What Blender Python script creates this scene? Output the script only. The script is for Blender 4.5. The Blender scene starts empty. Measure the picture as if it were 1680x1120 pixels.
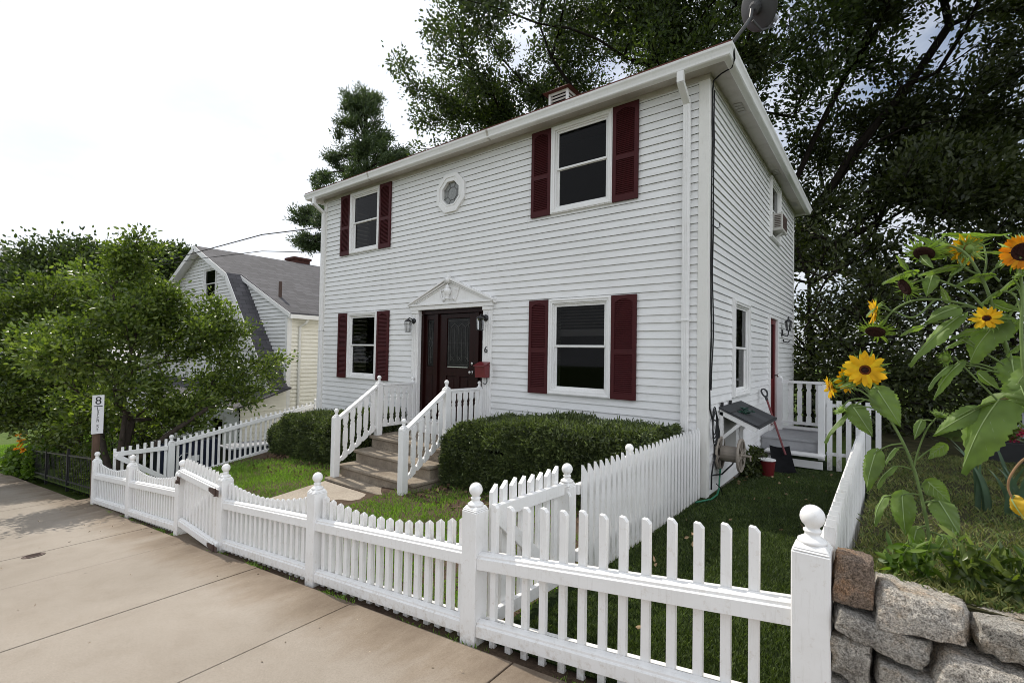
import bpy, bmesh, math, random
import numpy as np
from mathutils import Vector, Matrix, noise as mnoise

random.seed(7)
RNG = np.random.default_rng(11)
S = bpy.context.scene
COL = S.collection
R = math.radians

# ------------------------------------------------------------------ camera, sky, sun, exposure
YAW, PITCH, ROLL, FOC = R(-37.83637533), R(1.45229036), R(1.04181552), 785.614
fwd = np.array([math.sin(YAW) * math.cos(PITCH), math.cos(YAW) * math.cos(PITCH), math.sin(PITCH)])
rt0 = np.array([math.cos(YAW), -math.sin(YAW), 0.0])
up0 = np.cross(rt0, fwd)
cr, sr = math.cos(ROLL), math.sin(ROLL)
RT, UP = cr * rt0 + sr * up0, -sr * rt0 + cr * up0
cam = bpy.data.objects.new("camera", bpy.data.cameras.new("camera"))
COL.objects.link(cam)
m = Matrix.Identity(4)
for i in range(3):
    m[i][0], m[i][1], m[i][2] = RT[i], UP[i], -fwd[i]
cam.matrix_world = m
cam.data.sensor_width = 36.0
cam.data.lens = FOC / 1680 * 36
cam.data.clip_start, cam.data.clip_end = 0.05, 3000
S.camera = cam

SUN_EL, SUN_AZ = R(49), R(-84)          # azimuth from +Y towards +X; the sun stands over the left end of the street
sun = bpy.data.objects.new("sun", bpy.data.lights.new("sun", 'SUN'))
COL.objects.link(sun)
sd = Vector((math.sin(SUN_AZ) * math.cos(SUN_EL), math.cos(SUN_AZ) * math.cos(SUN_EL), math.sin(SUN_EL)))
sun.rotation_euler = sd.to_track_quat('Z', 'Y').to_euler()
sun.location = sd * 60
sun.data.energy = 3.8
sun.data.angle = R(0.6)
sun.data.color = (1.0, 0.94, 0.84)
S.view_settings.view_transform = 'Standard'
S.view_settings.look = 'None'
S.view_settings.gamma = 1.0
S.view_settings.exposure = 0.0

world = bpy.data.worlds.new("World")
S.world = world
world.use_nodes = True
wn, wl = world.node_tree.nodes, world.node_tree.links
wn.clear()
wout = wn.new('ShaderNodeOutputWorld'); wbg = wn.new('ShaderNodeBackground')
wbg.inputs['Strength'].default_value = 0.122
sky = wn.new('ShaderNodeTexSky'); sky.sky_type = 'NISHITA'; sky.sun_disc = False
sky.sun_elevation = SUN_EL; sky.sun_rotation = SUN_AZ
sky.dust_density = 2.0; sky.air_density = 1.0; sky.ozone_density = 1.2
wtc = wn.new('ShaderNodeTexCoord')
wmap = wn.new('ShaderNodeMapping'); wmap.inputs['Scale'].default_value = (1.6, 1.6, 4.0)
wno = wn.new('ShaderNodeTexNoise'); wno.inputs['Scale'].default_value = 1.7; wno.inputs['Detail'].default_value = 7; wno.inputs['Roughness'].default_value = 0.55
wsep = wn.new('ShaderNodeSeparateXYZ')
wl.new(wtc.outputs['Generated'], wmap.inputs['Vector']); wl.new(wmap.outputs['Vector'], wno.inputs['Vector'])
wl.new(wtc.outputs['Generated'], wsep.inputs[0])
# thin bright cloud: thickest round the sun's side, thinner and greyer beyond the house; bright cloud added out of view on the right to light the side wall
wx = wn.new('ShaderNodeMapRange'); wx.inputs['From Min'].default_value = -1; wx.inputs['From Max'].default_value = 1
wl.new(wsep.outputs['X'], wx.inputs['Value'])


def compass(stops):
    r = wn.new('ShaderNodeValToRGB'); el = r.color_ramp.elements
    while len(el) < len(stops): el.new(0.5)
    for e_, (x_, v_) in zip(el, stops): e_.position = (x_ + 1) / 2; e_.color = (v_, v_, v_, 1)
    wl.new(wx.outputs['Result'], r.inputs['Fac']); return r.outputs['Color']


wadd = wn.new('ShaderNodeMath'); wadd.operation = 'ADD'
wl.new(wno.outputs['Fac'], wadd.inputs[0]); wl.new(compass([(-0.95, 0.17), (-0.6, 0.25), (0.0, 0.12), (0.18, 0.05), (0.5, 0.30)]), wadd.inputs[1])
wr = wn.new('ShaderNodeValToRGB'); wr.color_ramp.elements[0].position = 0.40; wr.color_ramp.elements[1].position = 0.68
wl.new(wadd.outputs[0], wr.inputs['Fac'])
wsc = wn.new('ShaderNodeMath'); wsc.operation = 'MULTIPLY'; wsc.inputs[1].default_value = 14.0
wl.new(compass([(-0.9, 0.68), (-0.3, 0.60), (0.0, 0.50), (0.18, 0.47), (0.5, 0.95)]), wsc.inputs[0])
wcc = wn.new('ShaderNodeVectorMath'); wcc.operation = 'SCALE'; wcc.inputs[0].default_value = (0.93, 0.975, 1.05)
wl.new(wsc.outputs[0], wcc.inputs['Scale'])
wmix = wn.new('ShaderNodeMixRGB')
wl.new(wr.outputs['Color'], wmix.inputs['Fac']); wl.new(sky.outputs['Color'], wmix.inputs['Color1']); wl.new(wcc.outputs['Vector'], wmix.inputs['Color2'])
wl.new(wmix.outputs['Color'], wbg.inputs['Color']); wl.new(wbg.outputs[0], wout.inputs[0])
try:
    S.cycles.max_bounces = 8; S.cycles.diffuse_bounces = 4; S.cycles.transparent_max_bounces = 12
    S.cycles.use_adaptive_sampling = True; S.cycles.use_denoising = True
    S.cycles.sample_clamp_indirect = 6
    S.cycles.filter_width = 0.95
except Exception:
    pass


def at(px, py, Y):
    """point of the plane y = Y seen in the photograph's pixel (px, py)"""
    c = np.array([(px - 840) / FOC, -(py - 560) / FOC, 1.0])
    r = RT * c[0] + UP * c[1] + fwd * c[2]
    return r * (Y / r[1])


def street_z(x):
    return -1.54 + 0.1124 * x


# ------------------------------------------------------------------ materials
class NT:
    def __init__(s, name):
        s.m = bpy.data.materials.new(name); s.m.use_nodes = True
        s.t = s.m.node_tree; s.n = s.t.nodes; s.l = s.t.links
        s.b = s.n['Principled BSDF']; s.out = s.n['Material Output']

    def node(s, t, **kw):
        n = s.n.new(t)
        for k, v in kw.items():
            if k in n.inputs: n.inputs[k].default_value = v
            else: setattr(n, k, v)
        return n

    def link(s, a, b): s.l.new(a, b)


def ramp(nt, fac, stops):
    r = nt.node('ShaderNodeValToRGB')
    el = r.color_ramp.elements
    while len(el) > len(stops): el.remove(el[-1])
    while len(el) < len(stops): el.new(0.5)
    for e, (p, c) in zip(el, stops):
        e.position = p; e.color = (*c, 1) if len(c) == 3 else c
    nt.link(fac, r.inputs['Fac'])
    return r.outputs['Color']


def noise(nt, scale, detail=4, rough=0.55, vec=None, dims='3D', stretch=None):
    n = nt.node('ShaderNodeTexNoise'); n.inputs['Scale'].default_value = scale
    n.inputs['Detail'].default_value = detail; n.inputs['Roughness'].default_value = rough
    if vec is None:
        g = nt.node('ShaderNodeNewGeometry'); vec = g.outputs['Position']
    if stretch:
        mp = nt.node('ShaderNodeMapping'); mp.inputs['Scale'].default_value = stretch
        nt.link(vec, mp.inputs['Vector']); vec = mp.outputs['Vector']
    nt.link(vec, n.inputs['Vector'])
    return n.outputs['Fac']


def mul(nt, a, b, fac=1.0, mode='MULTIPLY'):
    x = nt.node('ShaderNodeMixRGB'); x.blend_type = mode; x.inputs['Fac'].default_value = fac
    for s_, v in (('Color1', a), ('Color2', b)):
        if isinstance(v, tuple): x.inputs[s_].default_value = (*v, 1)
        else: nt.link(v, x.inputs[s_])
    return x.outputs['Color']


def bump(nt, fac, strength=0.3, dist=0.01):
    b = nt.node('ShaderNodeBump'); b.inputs['Strength'].default_value = strength; b.inputs['Distance'].default_value = dist
    nt.link(fac, b.inputs['Height']); nt.link(b.outputs['Normal'], nt.b.inputs['Normal'])


def plain(name, c, rough=0.6, var=0.12, scale=3.0, spec=0.4, metal=0.0, bmp=None, stretch=None):
    nt = NT(name)
    a = tuple(v * (1 - var) for v in c); z = tuple(min(1, v * (1 + var * 0.6)) for v in c)
    nt.link(ramp(nt, noise(nt, scale, 6, 0.6, stretch=stretch), [(0.3, a), (0.7, z)]), nt.b.inputs['Base Color'])
    nt.b.inputs['Roughness'].default_value = rough; nt.b.inputs['Specular IOR Level'].default_value = spec
    nt.b.inputs['Metallic'].default_value = metal
    if bmp: bump(nt, noise(nt, bmp[0], 5), bmp[1], bmp[2])
    return nt.m


def leafy(name, dark, light, trans=0.3, rough=0.45, scale=1.2, tcol=None, spec=0.35):
    """thin leaf: a diffuse and glossy face plus light coming through; colour differs leaf by leaf"""
    nt = NT(name)
    g = nt.node('ShaderNodeNewGeometry')
    mid = tuple((a + b) / 2 for a, b in zip(dark, light))
    c1 = ramp(nt, g.outputs['Random Per Island'], [(0.0, dark), (0.55, mid), (1.0, light)])
    c2 = ramp(nt, noise(nt, scale, 2), [(0.3, (0.62, 0.62, 0.62)), (0.7, (1.1, 1.1, 1.05))])
    c = mul(nt, c1, c2)
    nt.link(c, nt.b.inputs['Base Color'])
    nt.b.inputs['Roughness'].default_value = rough; nt.b.inputs['Specular IOR Level'].default_value = spec
    tr = nt.node('ShaderNodeBsdfTranslucent')
    tc = mul(nt, c, tcol or (1.5, 1.7, 0.5))
    nt.link(tc, tr.inputs['Color'])
    mx = nt.node('ShaderNodeMixShader'); mx.inputs['Fac'].default_value = trans
    nt.link(nt.b.outputs[0], mx.inputs[1]); nt.link(tr.outputs[0], mx.inputs[2]); nt.link(mx.outputs[0], nt.out.inputs['Surface'])
    return nt.m


def mat_siding(name, c):
    nt = NT(name)
    f1 = noise(nt, 1.3, 5, stretch=(0.6, 0.6, 1.0))
    f2 = noise(nt, 9, 6, 0.7, stretch=(0.35, 0.35, 2.5))
    a = ramp(nt, f1, [(0.3, tuple(v * 0.93 for v in c)), (0.7, c)])
    b = ramp(nt, f2, [(0.25, (0.80, 0.785, 0.75)), (0.5, (1, 1, 1))])
    col = mul(nt, a, b, 0.75)
    col = mul(nt, col, ramp(nt, noise(nt, 45, 2, 0.5), [(0.17, (0.45, 0.42, 0.38)), (0.22, (1, 1, 1))]), 0.7)
    nt.link(col, nt.b.inputs['Base Color'])
    nt.b.inputs['Roughness'].default_value = 0.42; nt.b.inputs['Specular IOR Level'].default_value = 0.35
    bump(nt, noise(nt, 30, 3, stretch=(0.15, 0.15, 6)), 0.06, 0.004)
    return nt.m


def mat_paint(name, c, grime=0.35, grain=True, foot=False):
    nt = NT(name)
    f = noise(nt, 5, 7, 0.65)
    g = noise(nt, 60, 4, 0.7, stretch=(1, 1, 0.12))
    a = ramp(nt, f, [(0.28, (0.80, 0.78, 0.74)), (0.52, (1, 1, 1))])
    d = ramp(nt, g, [(0.25, (0.86, 0.85, 0.83)), (0.45, (1, 1, 1))])
    col = mul(nt, mul(nt, c, a, grime), d, 0.8)
    sp = noise(nt, 75, 3, 0.6)
    col = mul(nt, col, ramp(nt, sp, [(0.20, (0.35, 0.30, 0.26)), (0.255, (1, 1, 1))]), 0.8)
    if foot:  # mud splashed up from the pavement, ragged at its upper edge
        geo = nt.node('ShaderNodeNewGeometry'); sx_ = nt.node('ShaderNodeSeparateXYZ'); nt.link(geo.outputs['Position'], sx_.inputs[0])
        m1 = nt.node('ShaderNodeMath'); m1.operation = 'MULTIPLY_ADD'; nt.link(sx_.outputs['X'], m1.inputs[0]); m1.inputs[1].default_value = -0.1124; nt.link(sx_.outputs['Z'], m1.inputs[2])
        m2 = nt.node('ShaderNodeMapRange'); nt.link(m1.outputs[0], m2.inputs['Value']); m2.inputs['From Min'].default_value = -1.56; m2.inputs['From Max'].default_value = -1.40; m2.inputs['To Min'].default_value = 0.24; m2.inputs['To Max'].default_value = 0.0
        m3 = nt.node('ShaderNodeMath'); m3.operation = 'SUBTRACT'; nt.link(noise(nt, 26, 5, 0.7), m3.inputs[0]); nt.link(m2.outputs[0], m3.inputs[1])
        col = mul(nt, col, ramp(nt, m3.outputs[0], [(0.06, (0.42, 0.36, 0.30)), (0.30, (0.86, 0.83, 0.79)), (0.42, (1, 1, 1))]), 0.8)
    nt.link(col, nt.b.inputs['Base Color'])
    nt.b.inputs['Roughness'].default_value = 0.42; nt.b.inputs['Specular IOR Level'].default_value = 0.4
    if grain: bump(nt, g, 0.22, 0.003)
    return nt.m


def mat_concrete():
    nt = NT('sidewalk_concrete')
    geo = nt.node('ShaderNodeNewGeometry')
    big = noise(nt, 0.55, 6, 0.6); mid = noise(nt, 3.2, 7, 0.65); fine = noise(nt, 90, 4, 0.6); grit = noise(nt, 320, 2)
    c = ramp(nt, big, [(0.3, (0.258, 0.222, 0.181)), (0.7, (0.338, 0.296, 0.250))])
    c = mul(nt, c, ramp(nt, mid, [(0.28, (0.86, 0.845, 0.82)), (0.5, (1, 1, 1)), (0.8, (1.05, 1.05, 1.05))]), 0.6)
    c = mul(nt, c, ramp(nt, fine, [(0.3, (0.84, 0.83, 0.82)), (0.6, (1.04, 1.04, 1.04))]), 0.75)
    c = mul(nt, c, ramp(nt, grit, [(0.28, (0.6, 0.6, 0.6)), (0.45, (1, 1, 1)), (0.62, (1, 1, 1)), (0.74, (1.4, 1.4, 1.4))]), 0.7)
    # brown run-off stains in a ragged band along the fence
    sp = nt.node('ShaderNodeSeparateXYZ'); nt.link(geo.outputs['Position'], sp.inputs[0])
    mr = nt.node('ShaderNodeMapRange'); mr.inputs['From Min'].default_value = 1.35; mr.inputs['From Max'].default_value = 2.15
    nt.link(sp.outputs['Y'], mr.inputs['Value'])
    st = noise(nt, 2.4, 6, 0.7, stretch=(1.0, 0.45, 1))
    mm = nt.node('ShaderNodeMath'); mm.operation = 'MULTIPLY'; nt.link(mr.outputs[0], mm.inputs[0]); nt.link(st, mm.inputs[1])
    s2 = ramp(nt, mm.outputs[0], [(0.18, (1, 1, 1)), (0.36, (0.76, 0.70, 0.63)), (0.58, (0.48, 0.41, 0.35))])
    c = mul(nt, c, s2, 0.95)
    c = mul(nt, c, ramp(nt, noise(nt, 16, 1, 0.4), [(0.155, (0.30, 0.27, 0.24)), (0.175, (1, 1, 1))]), 0.85)
    c = mul(nt, c, ramp(nt, noise(nt, 1.1, 8, 0.7, stretch=(1, 2.2, 1)), [(0.36, (0.86, 0.83, 0.79)), (0.5, (1, 1, 1))]), 0.3)
    c = mul(nt, c, ramp(nt, noise(nt, 42, 1, 0.4), [(0.80, (1, 1, 1)), (0.83, (1.9, 1.9, 1.9))]), 0.9)
    nt.link(c, nt.b.inputs['Base Color'])
    nt.b.inputs['Roughness'].default_value = 0.85; nt.b.inputs['Specular IOR Level'].default_value = 0.25
    bump(nt, grit, 0.35, 0.003)
    return nt.m


def mat_ground(name, stops, sc=3.0, bs=0.6, bd=0.03):
    nt = NT(name)
    a = noise(nt, sc, 8, 0.68)
    c = ramp(nt, a, stops)
    f = noise(nt, 55, 4, 0.7)
    c = mul(nt, c, ramp(nt, f, [(0.25, (0.5, 0.5, 0.5)), (0.75, (1.35, 1.3, 1.25))]), 0.9)
    nt.link(c, nt.b.inputs['Base Color']); nt.b.inputs['Roughness'].default_value = 0.95; nt.b.inputs['Specular IOR Level'].default_value = 0.1
    bump(nt, f, bs, bd)
    return nt.m


def mat_stone(name, a, b, warm):
    nt = NT(name)
    big = noise(nt, 9, 6, 0.65); sp = noise(nt, 95, 5, 0.75); sp2 = noise(nt, 240, 3, 0.7)
    c = ramp(nt, big, [(0.32, a), (0.5, b), (0.68, warm)])
    c = mul(nt, c, ramp(nt, sp, [(0.36, (0.22, 0.21, 0.20)), (0.45, (0.92, 0.90, 0.87)), (0.58, (1.35, 1.35, 1.35))]), 0.85)
    c = mul(nt, c, ramp(nt, sp2, [(0.38, (0.30, 0.30, 0.30)), (0.48, (1, 1, 1)), (0.62, (1.7, 1.7, 1.7))]), 0.75)
    nt.link(c, nt.b.inputs['Base Color']); nt.b.inputs['Roughness'].default_value = 0.85
    nt.b.inputs['Specular IOR Level'].default_value = 0.3
    ad = nt.node('ShaderNodeMath'); ad.operation = 'ADD'; nt.link(noise(nt, 38, 9, 0.75), ad.inputs[0]); nt.link(sp, ad.inputs[1])
    bump(nt, ad.outputs[0], 1.0, 0.016)
    return nt.m


def mat_shingle(name, c):
    nt = NT(name)
    tc = nt.node('ShaderNodeNewGeometry')
    br = nt.node('ShaderNodeTexBrick'); br.inputs['Scale'].default_value = 1.0
    br.inputs['Brick Width'].default_value = 0.3; br.inputs['Row Height'].default_value = 0.14; br.inputs['Mortar Size'].default_value = 0.006
    br.inputs['Color1'].default_value = (*[v * 0.8 for v in c], 1); br.inputs['Color2'].default_value = (*[v * 1.2 for v in c], 1)
    br.inputs['Mortar'].default_value = (*[v * 0.35 for v in c], 1)
    sp = nt.node('ShaderNodeSeparateXYZ'); cb = nt.node('ShaderNodeCombineXYZ'); nt.link(tc.outputs['Position'], sp.inputs[0])
    ad = nt.node('ShaderNodeMath'); ad.operation = 'ADD'; nt.link(sp.outputs['X'], ad.inputs[0]); nt.link(sp.outputs['Y'], ad.inputs[1])
    nt.link(sp.outputs['Y'], cb.inputs[0]); nt.link(sp.outputs['Z'], cb.inputs[1]); nt.link(cb.outputs[0], br.inputs['Vector'])
    f = noise(nt, 120, 3, 0.7)
    nt.link(mul(nt, br.outputs['Color'], ramp(nt, f, [(0.3, (0.7, 0.7, 0.7)), (0.7, (1.25, 1.25, 1.25))])), nt.b.inputs['Base Color'])
    nt.b.inputs['Roughness'].default_value = 0.9
    return nt.m


def mat_glass(name, tint=0.5, ior=1.38):
    nt = NT(name)
    nt.n.remove(nt.b)
    t = nt.node('ShaderNodeBsdfTransparent'); t.inputs['Color'].default_value = (tint, tint, tint, 1)
    g = nt.node('ShaderNodeBsdfGlossy'); g.inputs['Roughness'].default_value = 0.03; g.inputs['Color'].default_value = (0.8, 0.8, 0.8, 1)
    f = nt.node('ShaderNodeFresnel'); f.inputs['IOR'].default_value = ior
    mx = nt.node('ShaderNodeMixShader')
    nt.link(f.outputs[0], mx.inputs[0]); nt.link(t.outputs[0], mx.inputs[1]); nt.link(g.outputs[0], mx.inputs[2]); nt.link(mx.outputs[0], nt.out.inputs['Surface'])
    return nt.m


M = {}
M['siding'] = mat_siding('vinyl_siding', (0.79, 0.785, 0.775))
M['warmlit'] = mat_siding('warmlit_siding', (0.86, 0.83, 0.735))  # white siding with warm bounced sunlight put into its colour
M['trim'] = mat_paint('white_trim', (0.80, 0.79, 0.775), 0.3)
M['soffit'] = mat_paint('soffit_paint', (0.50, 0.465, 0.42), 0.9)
M['fence'] = mat_paint('fence_paint', (0.80, 0.795, 0.785), 0.3, True, True)
M['corner'] = mat_paint('corner_board_paint', (0.74, 0.725, 0.685), 0.3, False)
M['shutter'] = plain('maroon_shutter', (0.057, 0.009, 0.0105), 0.6, 0.18, 4, 0.22)
M['door'] = plain('mahogany_door', (0.017, 0.0042, 0.0035), 0.32, 0.3, 8, 0.15, stretch=(4, 4, 0.4))
M['red'] = plain('red_metal', (0.14, 0.015, 0.018), 0.35, 0.15, 8, 0.5)
M['glass'] = mat_glass('window_glass', 0.34, 1.26)
M['leaded'] = plain('leaded_glass', (0.016, 0.016, 0.015), 0.22, 0.7, 22, 0.12)
M['came'] = plain('lead_came', (0.11, 0.105, 0.10), 0.35, 0.2, 9, 0.4, 0.5)
M['lampglass'] = mat_glass('lamp_glass', 0.9)
M['inner_shade'] = plain('inner_shade_black', (0.02, 0.02, 0.02), 0.9, 0.3, 2, 0.05)  # near-black: the shade behind openings is put into this colour
M['blind'] = plain('window_blind', (0.30, 0.29, 0.28), 0.7, 0.1, 3, 0.2)
M['black'] = plain('black_metal', (0.018, 0.018, 0.02), 0.45, 0.25, 10, 0.45)
M['rubber'] = plain('black_cable', (0.012, 0.012, 0.013), 0.6, 0.2, 10, 0.3)
M['steel'] = plain('brushed_nickel', (0.55, 0.54, 0.52), 0.25, 0.1, 20, 0.5, 0.9)
M['rust'] = plain('rusty_iron', (0.085, 0.055, 0.045), 0.7, 0.4, 25, 0.3)
M['dish'] = plain('dish_grey', (0.075, 0.075, 0.08), 0.45, 0.12, 6, 0.3)
M['step'] = mat_ground('weathered_concrete', [(0.3, (0.20, 0.165, 0.13)), (0.55, (0.30, 0.26, 0.21)), (0.75, (0.36, 0.32, 0.265))], 4.0, 0.3, 0.006)
M['path'] = mat_ground('path_concrete', [(0.3, (0.33, 0.29, 0.24)), (0.7, (0.43, 0.38, 0.32))], 2.5, 0.25, 0.004)
M['foundation'] = mat_ground('foundation_concrete', [(0.3, (0.20, 0.19, 0.175)), (0.7, (0.33, 0.32, 0.30))], 4.0, 0.3, 0.006)
M['concrete'] = mat_concrete()
M['soil'] = mat_ground('yard_soil', [(0.3, (0.060, 0.042, 0.031)), (0.52, (0.11, 0.080, 0.058)), (0.72, (0.075, 0.085, 0.03))], 2.2)
M['dirt'] = mat_ground('dark_soil', [(0.3, (0.022, 0.022, 0.012)), (0.55, (0.045, 0.045, 0.02)), (0.8, (0.085, 0.07, 0.045))], 5)
M['terrain'] = mat_ground('terrain_soil', [(0.3, (0.05, 0.06, 0.02)), (0.55, (0.08, 0.09, 0.03)), (0.75, (0.10, 0.08, 0.05))], 0.9)
M['lawnbase'] = mat_ground('lawn_base', [(0.3, (0.05, 0.085, 0.016)), (0.55, (0.085, 0.13, 0.026)), (0.78, (0.11, 0.12, 0.045))], 1.3)
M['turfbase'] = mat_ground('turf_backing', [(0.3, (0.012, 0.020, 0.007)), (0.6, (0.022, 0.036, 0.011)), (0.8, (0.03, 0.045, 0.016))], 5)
M['asphalt'] = mat_ground('asphalt', [(0.3, (0.045, 0.045, 0.047)), (0.7, (0.065, 0.063, 0.06))], 3)
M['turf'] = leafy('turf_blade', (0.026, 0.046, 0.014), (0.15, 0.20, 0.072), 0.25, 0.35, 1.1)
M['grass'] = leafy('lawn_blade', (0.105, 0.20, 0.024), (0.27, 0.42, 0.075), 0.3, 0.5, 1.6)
M['drygrass'] = leafy('dry_blade', (0.07, 0.13, 0.026), (0.26, 0.26, 0.10), 0.25, 0.6, 1.6, (1.3, 1.2, 0.6))
M['oak'] = leafy('oak_leaf', (0.028, 0.046, 0.018), (0.095, 0.128, 0.042), 0.34, 0.40, 0.45)
M['darkleaf'] = leafy('shade_leaf', (0.022, 0.031, 0.011), (0.066, 0.080, 0.024), 0.30, 0.45, 0.5)
M['maple'] = leafy('dogwood_leaf', (0.045, 0.080, 0.018), (0.215, 0.27, 0.065), 0.40, 0.33, 0.8, None, 0.5)
M['needle'] = leafy('pine_needle', (0.045, 0.072, 0.036), (0.115, 0.155, 0.07), 0.22, 0.5, 0.5)
M['yew'] = leafy('yew_needle', (0.024, 0.038, 0.016), (0.165, 0.205, 0.078), 0.25, 0.42, 4.0)
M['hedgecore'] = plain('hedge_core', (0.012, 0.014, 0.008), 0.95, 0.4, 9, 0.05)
M['vine'] = leafy('vine_leaf', (0.06, 0.12, 0.015), (0.17, 0.26, 0.04), 0.35, 0.4, 3)
M['bark'] = plain('bark', (0.020, 0.016, 0.013), 0.95, 0.5, 14, 0.1, bmp=(30, 0.8, 0.03), stretch=(1, 1, 0.2))
M['greybark'] = plain('smooth_bark', (0.06, 0.048, 0.04), 0.9, 0.4, 14, 0.1, bmp=(30, 0.6, 0.01), stretch=(1, 1, 0.3))
M['orange'] = leafy('marigold_petal', (0.84, 0.32, 0.01), (0.93, 0.52, 0.02), 0.2, 0.5, 5, (1, 0.8, 0.3))
M['petal'] = leafy('sunflower_petal', (0.84, 0.45, 0.008), (0.93, 0.66, 0.018), 0.32, 0.5, 14, (1.0, 0.8, 0.2), 0.2)
M['petalold'] = leafy('withering_petal', (0.72, 0.25, 0.010), (0.86, 0.42, 0.016), 0.25, 0.6, 14, (1.0, 0.7, 0.2), 0.2)
M['pink'] = leafy('pink_petal', (0.50, 0.03, 0.08), (0.72, 0.10, 0.20), 0.2, 0.5, 9, (1, 0.6, 0.6))
M['violet'] = leafy('violet_petal', (0.16, 0.05, 0.35), (0.32, 0.14, 0.55), 0.2, 0.5, 9, (1, 0.6, 1))
M['disc'] = plain('seed_disc', (0.035, 0.014, 0.012), 0.9, 0.6, 160, 0.15, bmp=(260, 1.0, 0.006))
M['ring'] = plain('floret_ring', (0.16, 0.045, 0.012), 0.9, 0.5, 160, 0.15, bmp=(260, 1.0, 0.006))
M['stem'] = plain('sunflower_stem', (0.13, 0.19, 0.055), 0.6, 0.25, 20, 0.3, bmp=(150, 0.4, 0.002))
M['petiole'] = plain('reddish_petiole', (0.22, 0.13, 0.06), 0.6, 0.3, 20, 0.3)
M['bract'] = leafy('green_bract', (0.14, 0.23, 0.04), (0.30, 0.42, 0.09), 0.25, 0.5, 20)
M['yellowleaf'] = leafy('yellow_dying_leaf', (0.55, 0.36, 0.02), (0.70, 0.46, 0.03), 0.3, 0.5, 18, (1, 0.8, 0.3))
M['bigleaf'] = leafy('sunflower_leaf', (0.125, 0.20, 0.060), (0.215, 0.295, 0.095), 0.46, 0.5, 9, (1.7, 1.9, 0.5), 0.3)
M['iris'] = leafy('iris_leaf', (0.05, 0.10, 0.06), (0.10, 0.16, 0.09), 0.2, 0.45, 5)
M['stone1'] = mat_stone('granite_grey', (0.30, 0.275, 0.245), (0.50, 0.465, 0.415), (0.40, 0.315, 0.23))
M['stone2'] = mat_stone('granite_rusty', (0.15, 0.11, 0.085), (0.25, 0.19, 0.145), (0.30, 0.17, 0.09))
M['stone3'] = mat_stone('granite_dark', (0.23, 0.215, 0.195), (0.41, 0.385, 0.345), (0.31, 0.25, 0.185))
M['greyroof'] = mat_shingle('grey_shingle', (0.078, 0.075, 0.083))
M['redroof'] = mat_shingle('dark_red_shingle', (0.10, 0.032, 0.024))
M['hatchroof'] = mat_shingle('charcoal_shingle', (0.045, 0.047, 0.05))
M['brick'] = plain('chimney_brick', (0.085, 0.036, 0.03), 0.9, 0.4, 9, 0.2)
M['wood'] = plain('weathered_wood', (0.11, 0.07, 0.05), 0.85, 0.35, 20, 0.2, stretch=(1, 1, 0.15))
M['deck'] = plain('grey_deck_paint', (0.33, 0.33, 0.34), 0.6, 0.15, 6, 0.3)
M['navy'] = plain('navy_plastic', (0.010, 0.014, 0.035), 0.45, 0.2, 4, 0.4)
M['greyplastic'] = plain('grey_plastic', (0.36, 0.37, 0.41), 0.5, 0.1, 4, 0.4)
M['scoop'] = plain('matte_black_plastic', (0.008, 0.008, 0.009), 0.8, 0.3, 12, 0.1)
M['reel'] = plain('beige_plastic', (0.30, 0.26, 0.215), 0.55, 0.15, 8, 0.4)
M['hose'] = plain('green_hose', (0.02, 0.16, 0.085), 0.45, 0.2, 10, 0.4)
M['wall_plain'] = plain('pale_wall', (0.72, 0.73, 0.75), 0.7, 0.06, 1, 0.2)
M['ink'] = plain('black_lettering', (0.015, 0.015, 0.015), 0.6, 0.1, 5, 0.3)
M['paper'] = plain('newsprint', (0.42, 0.42, 0.41), 0.8, 0.35, 30, 0.1)
M['sign'] = plain('white_sign_paint', (0.76, 0.76, 0.77), 0.5, 0.08, 6, 0.3)

# ------------------------------------------------------------------ mesh helpers
ORG = {}


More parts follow.
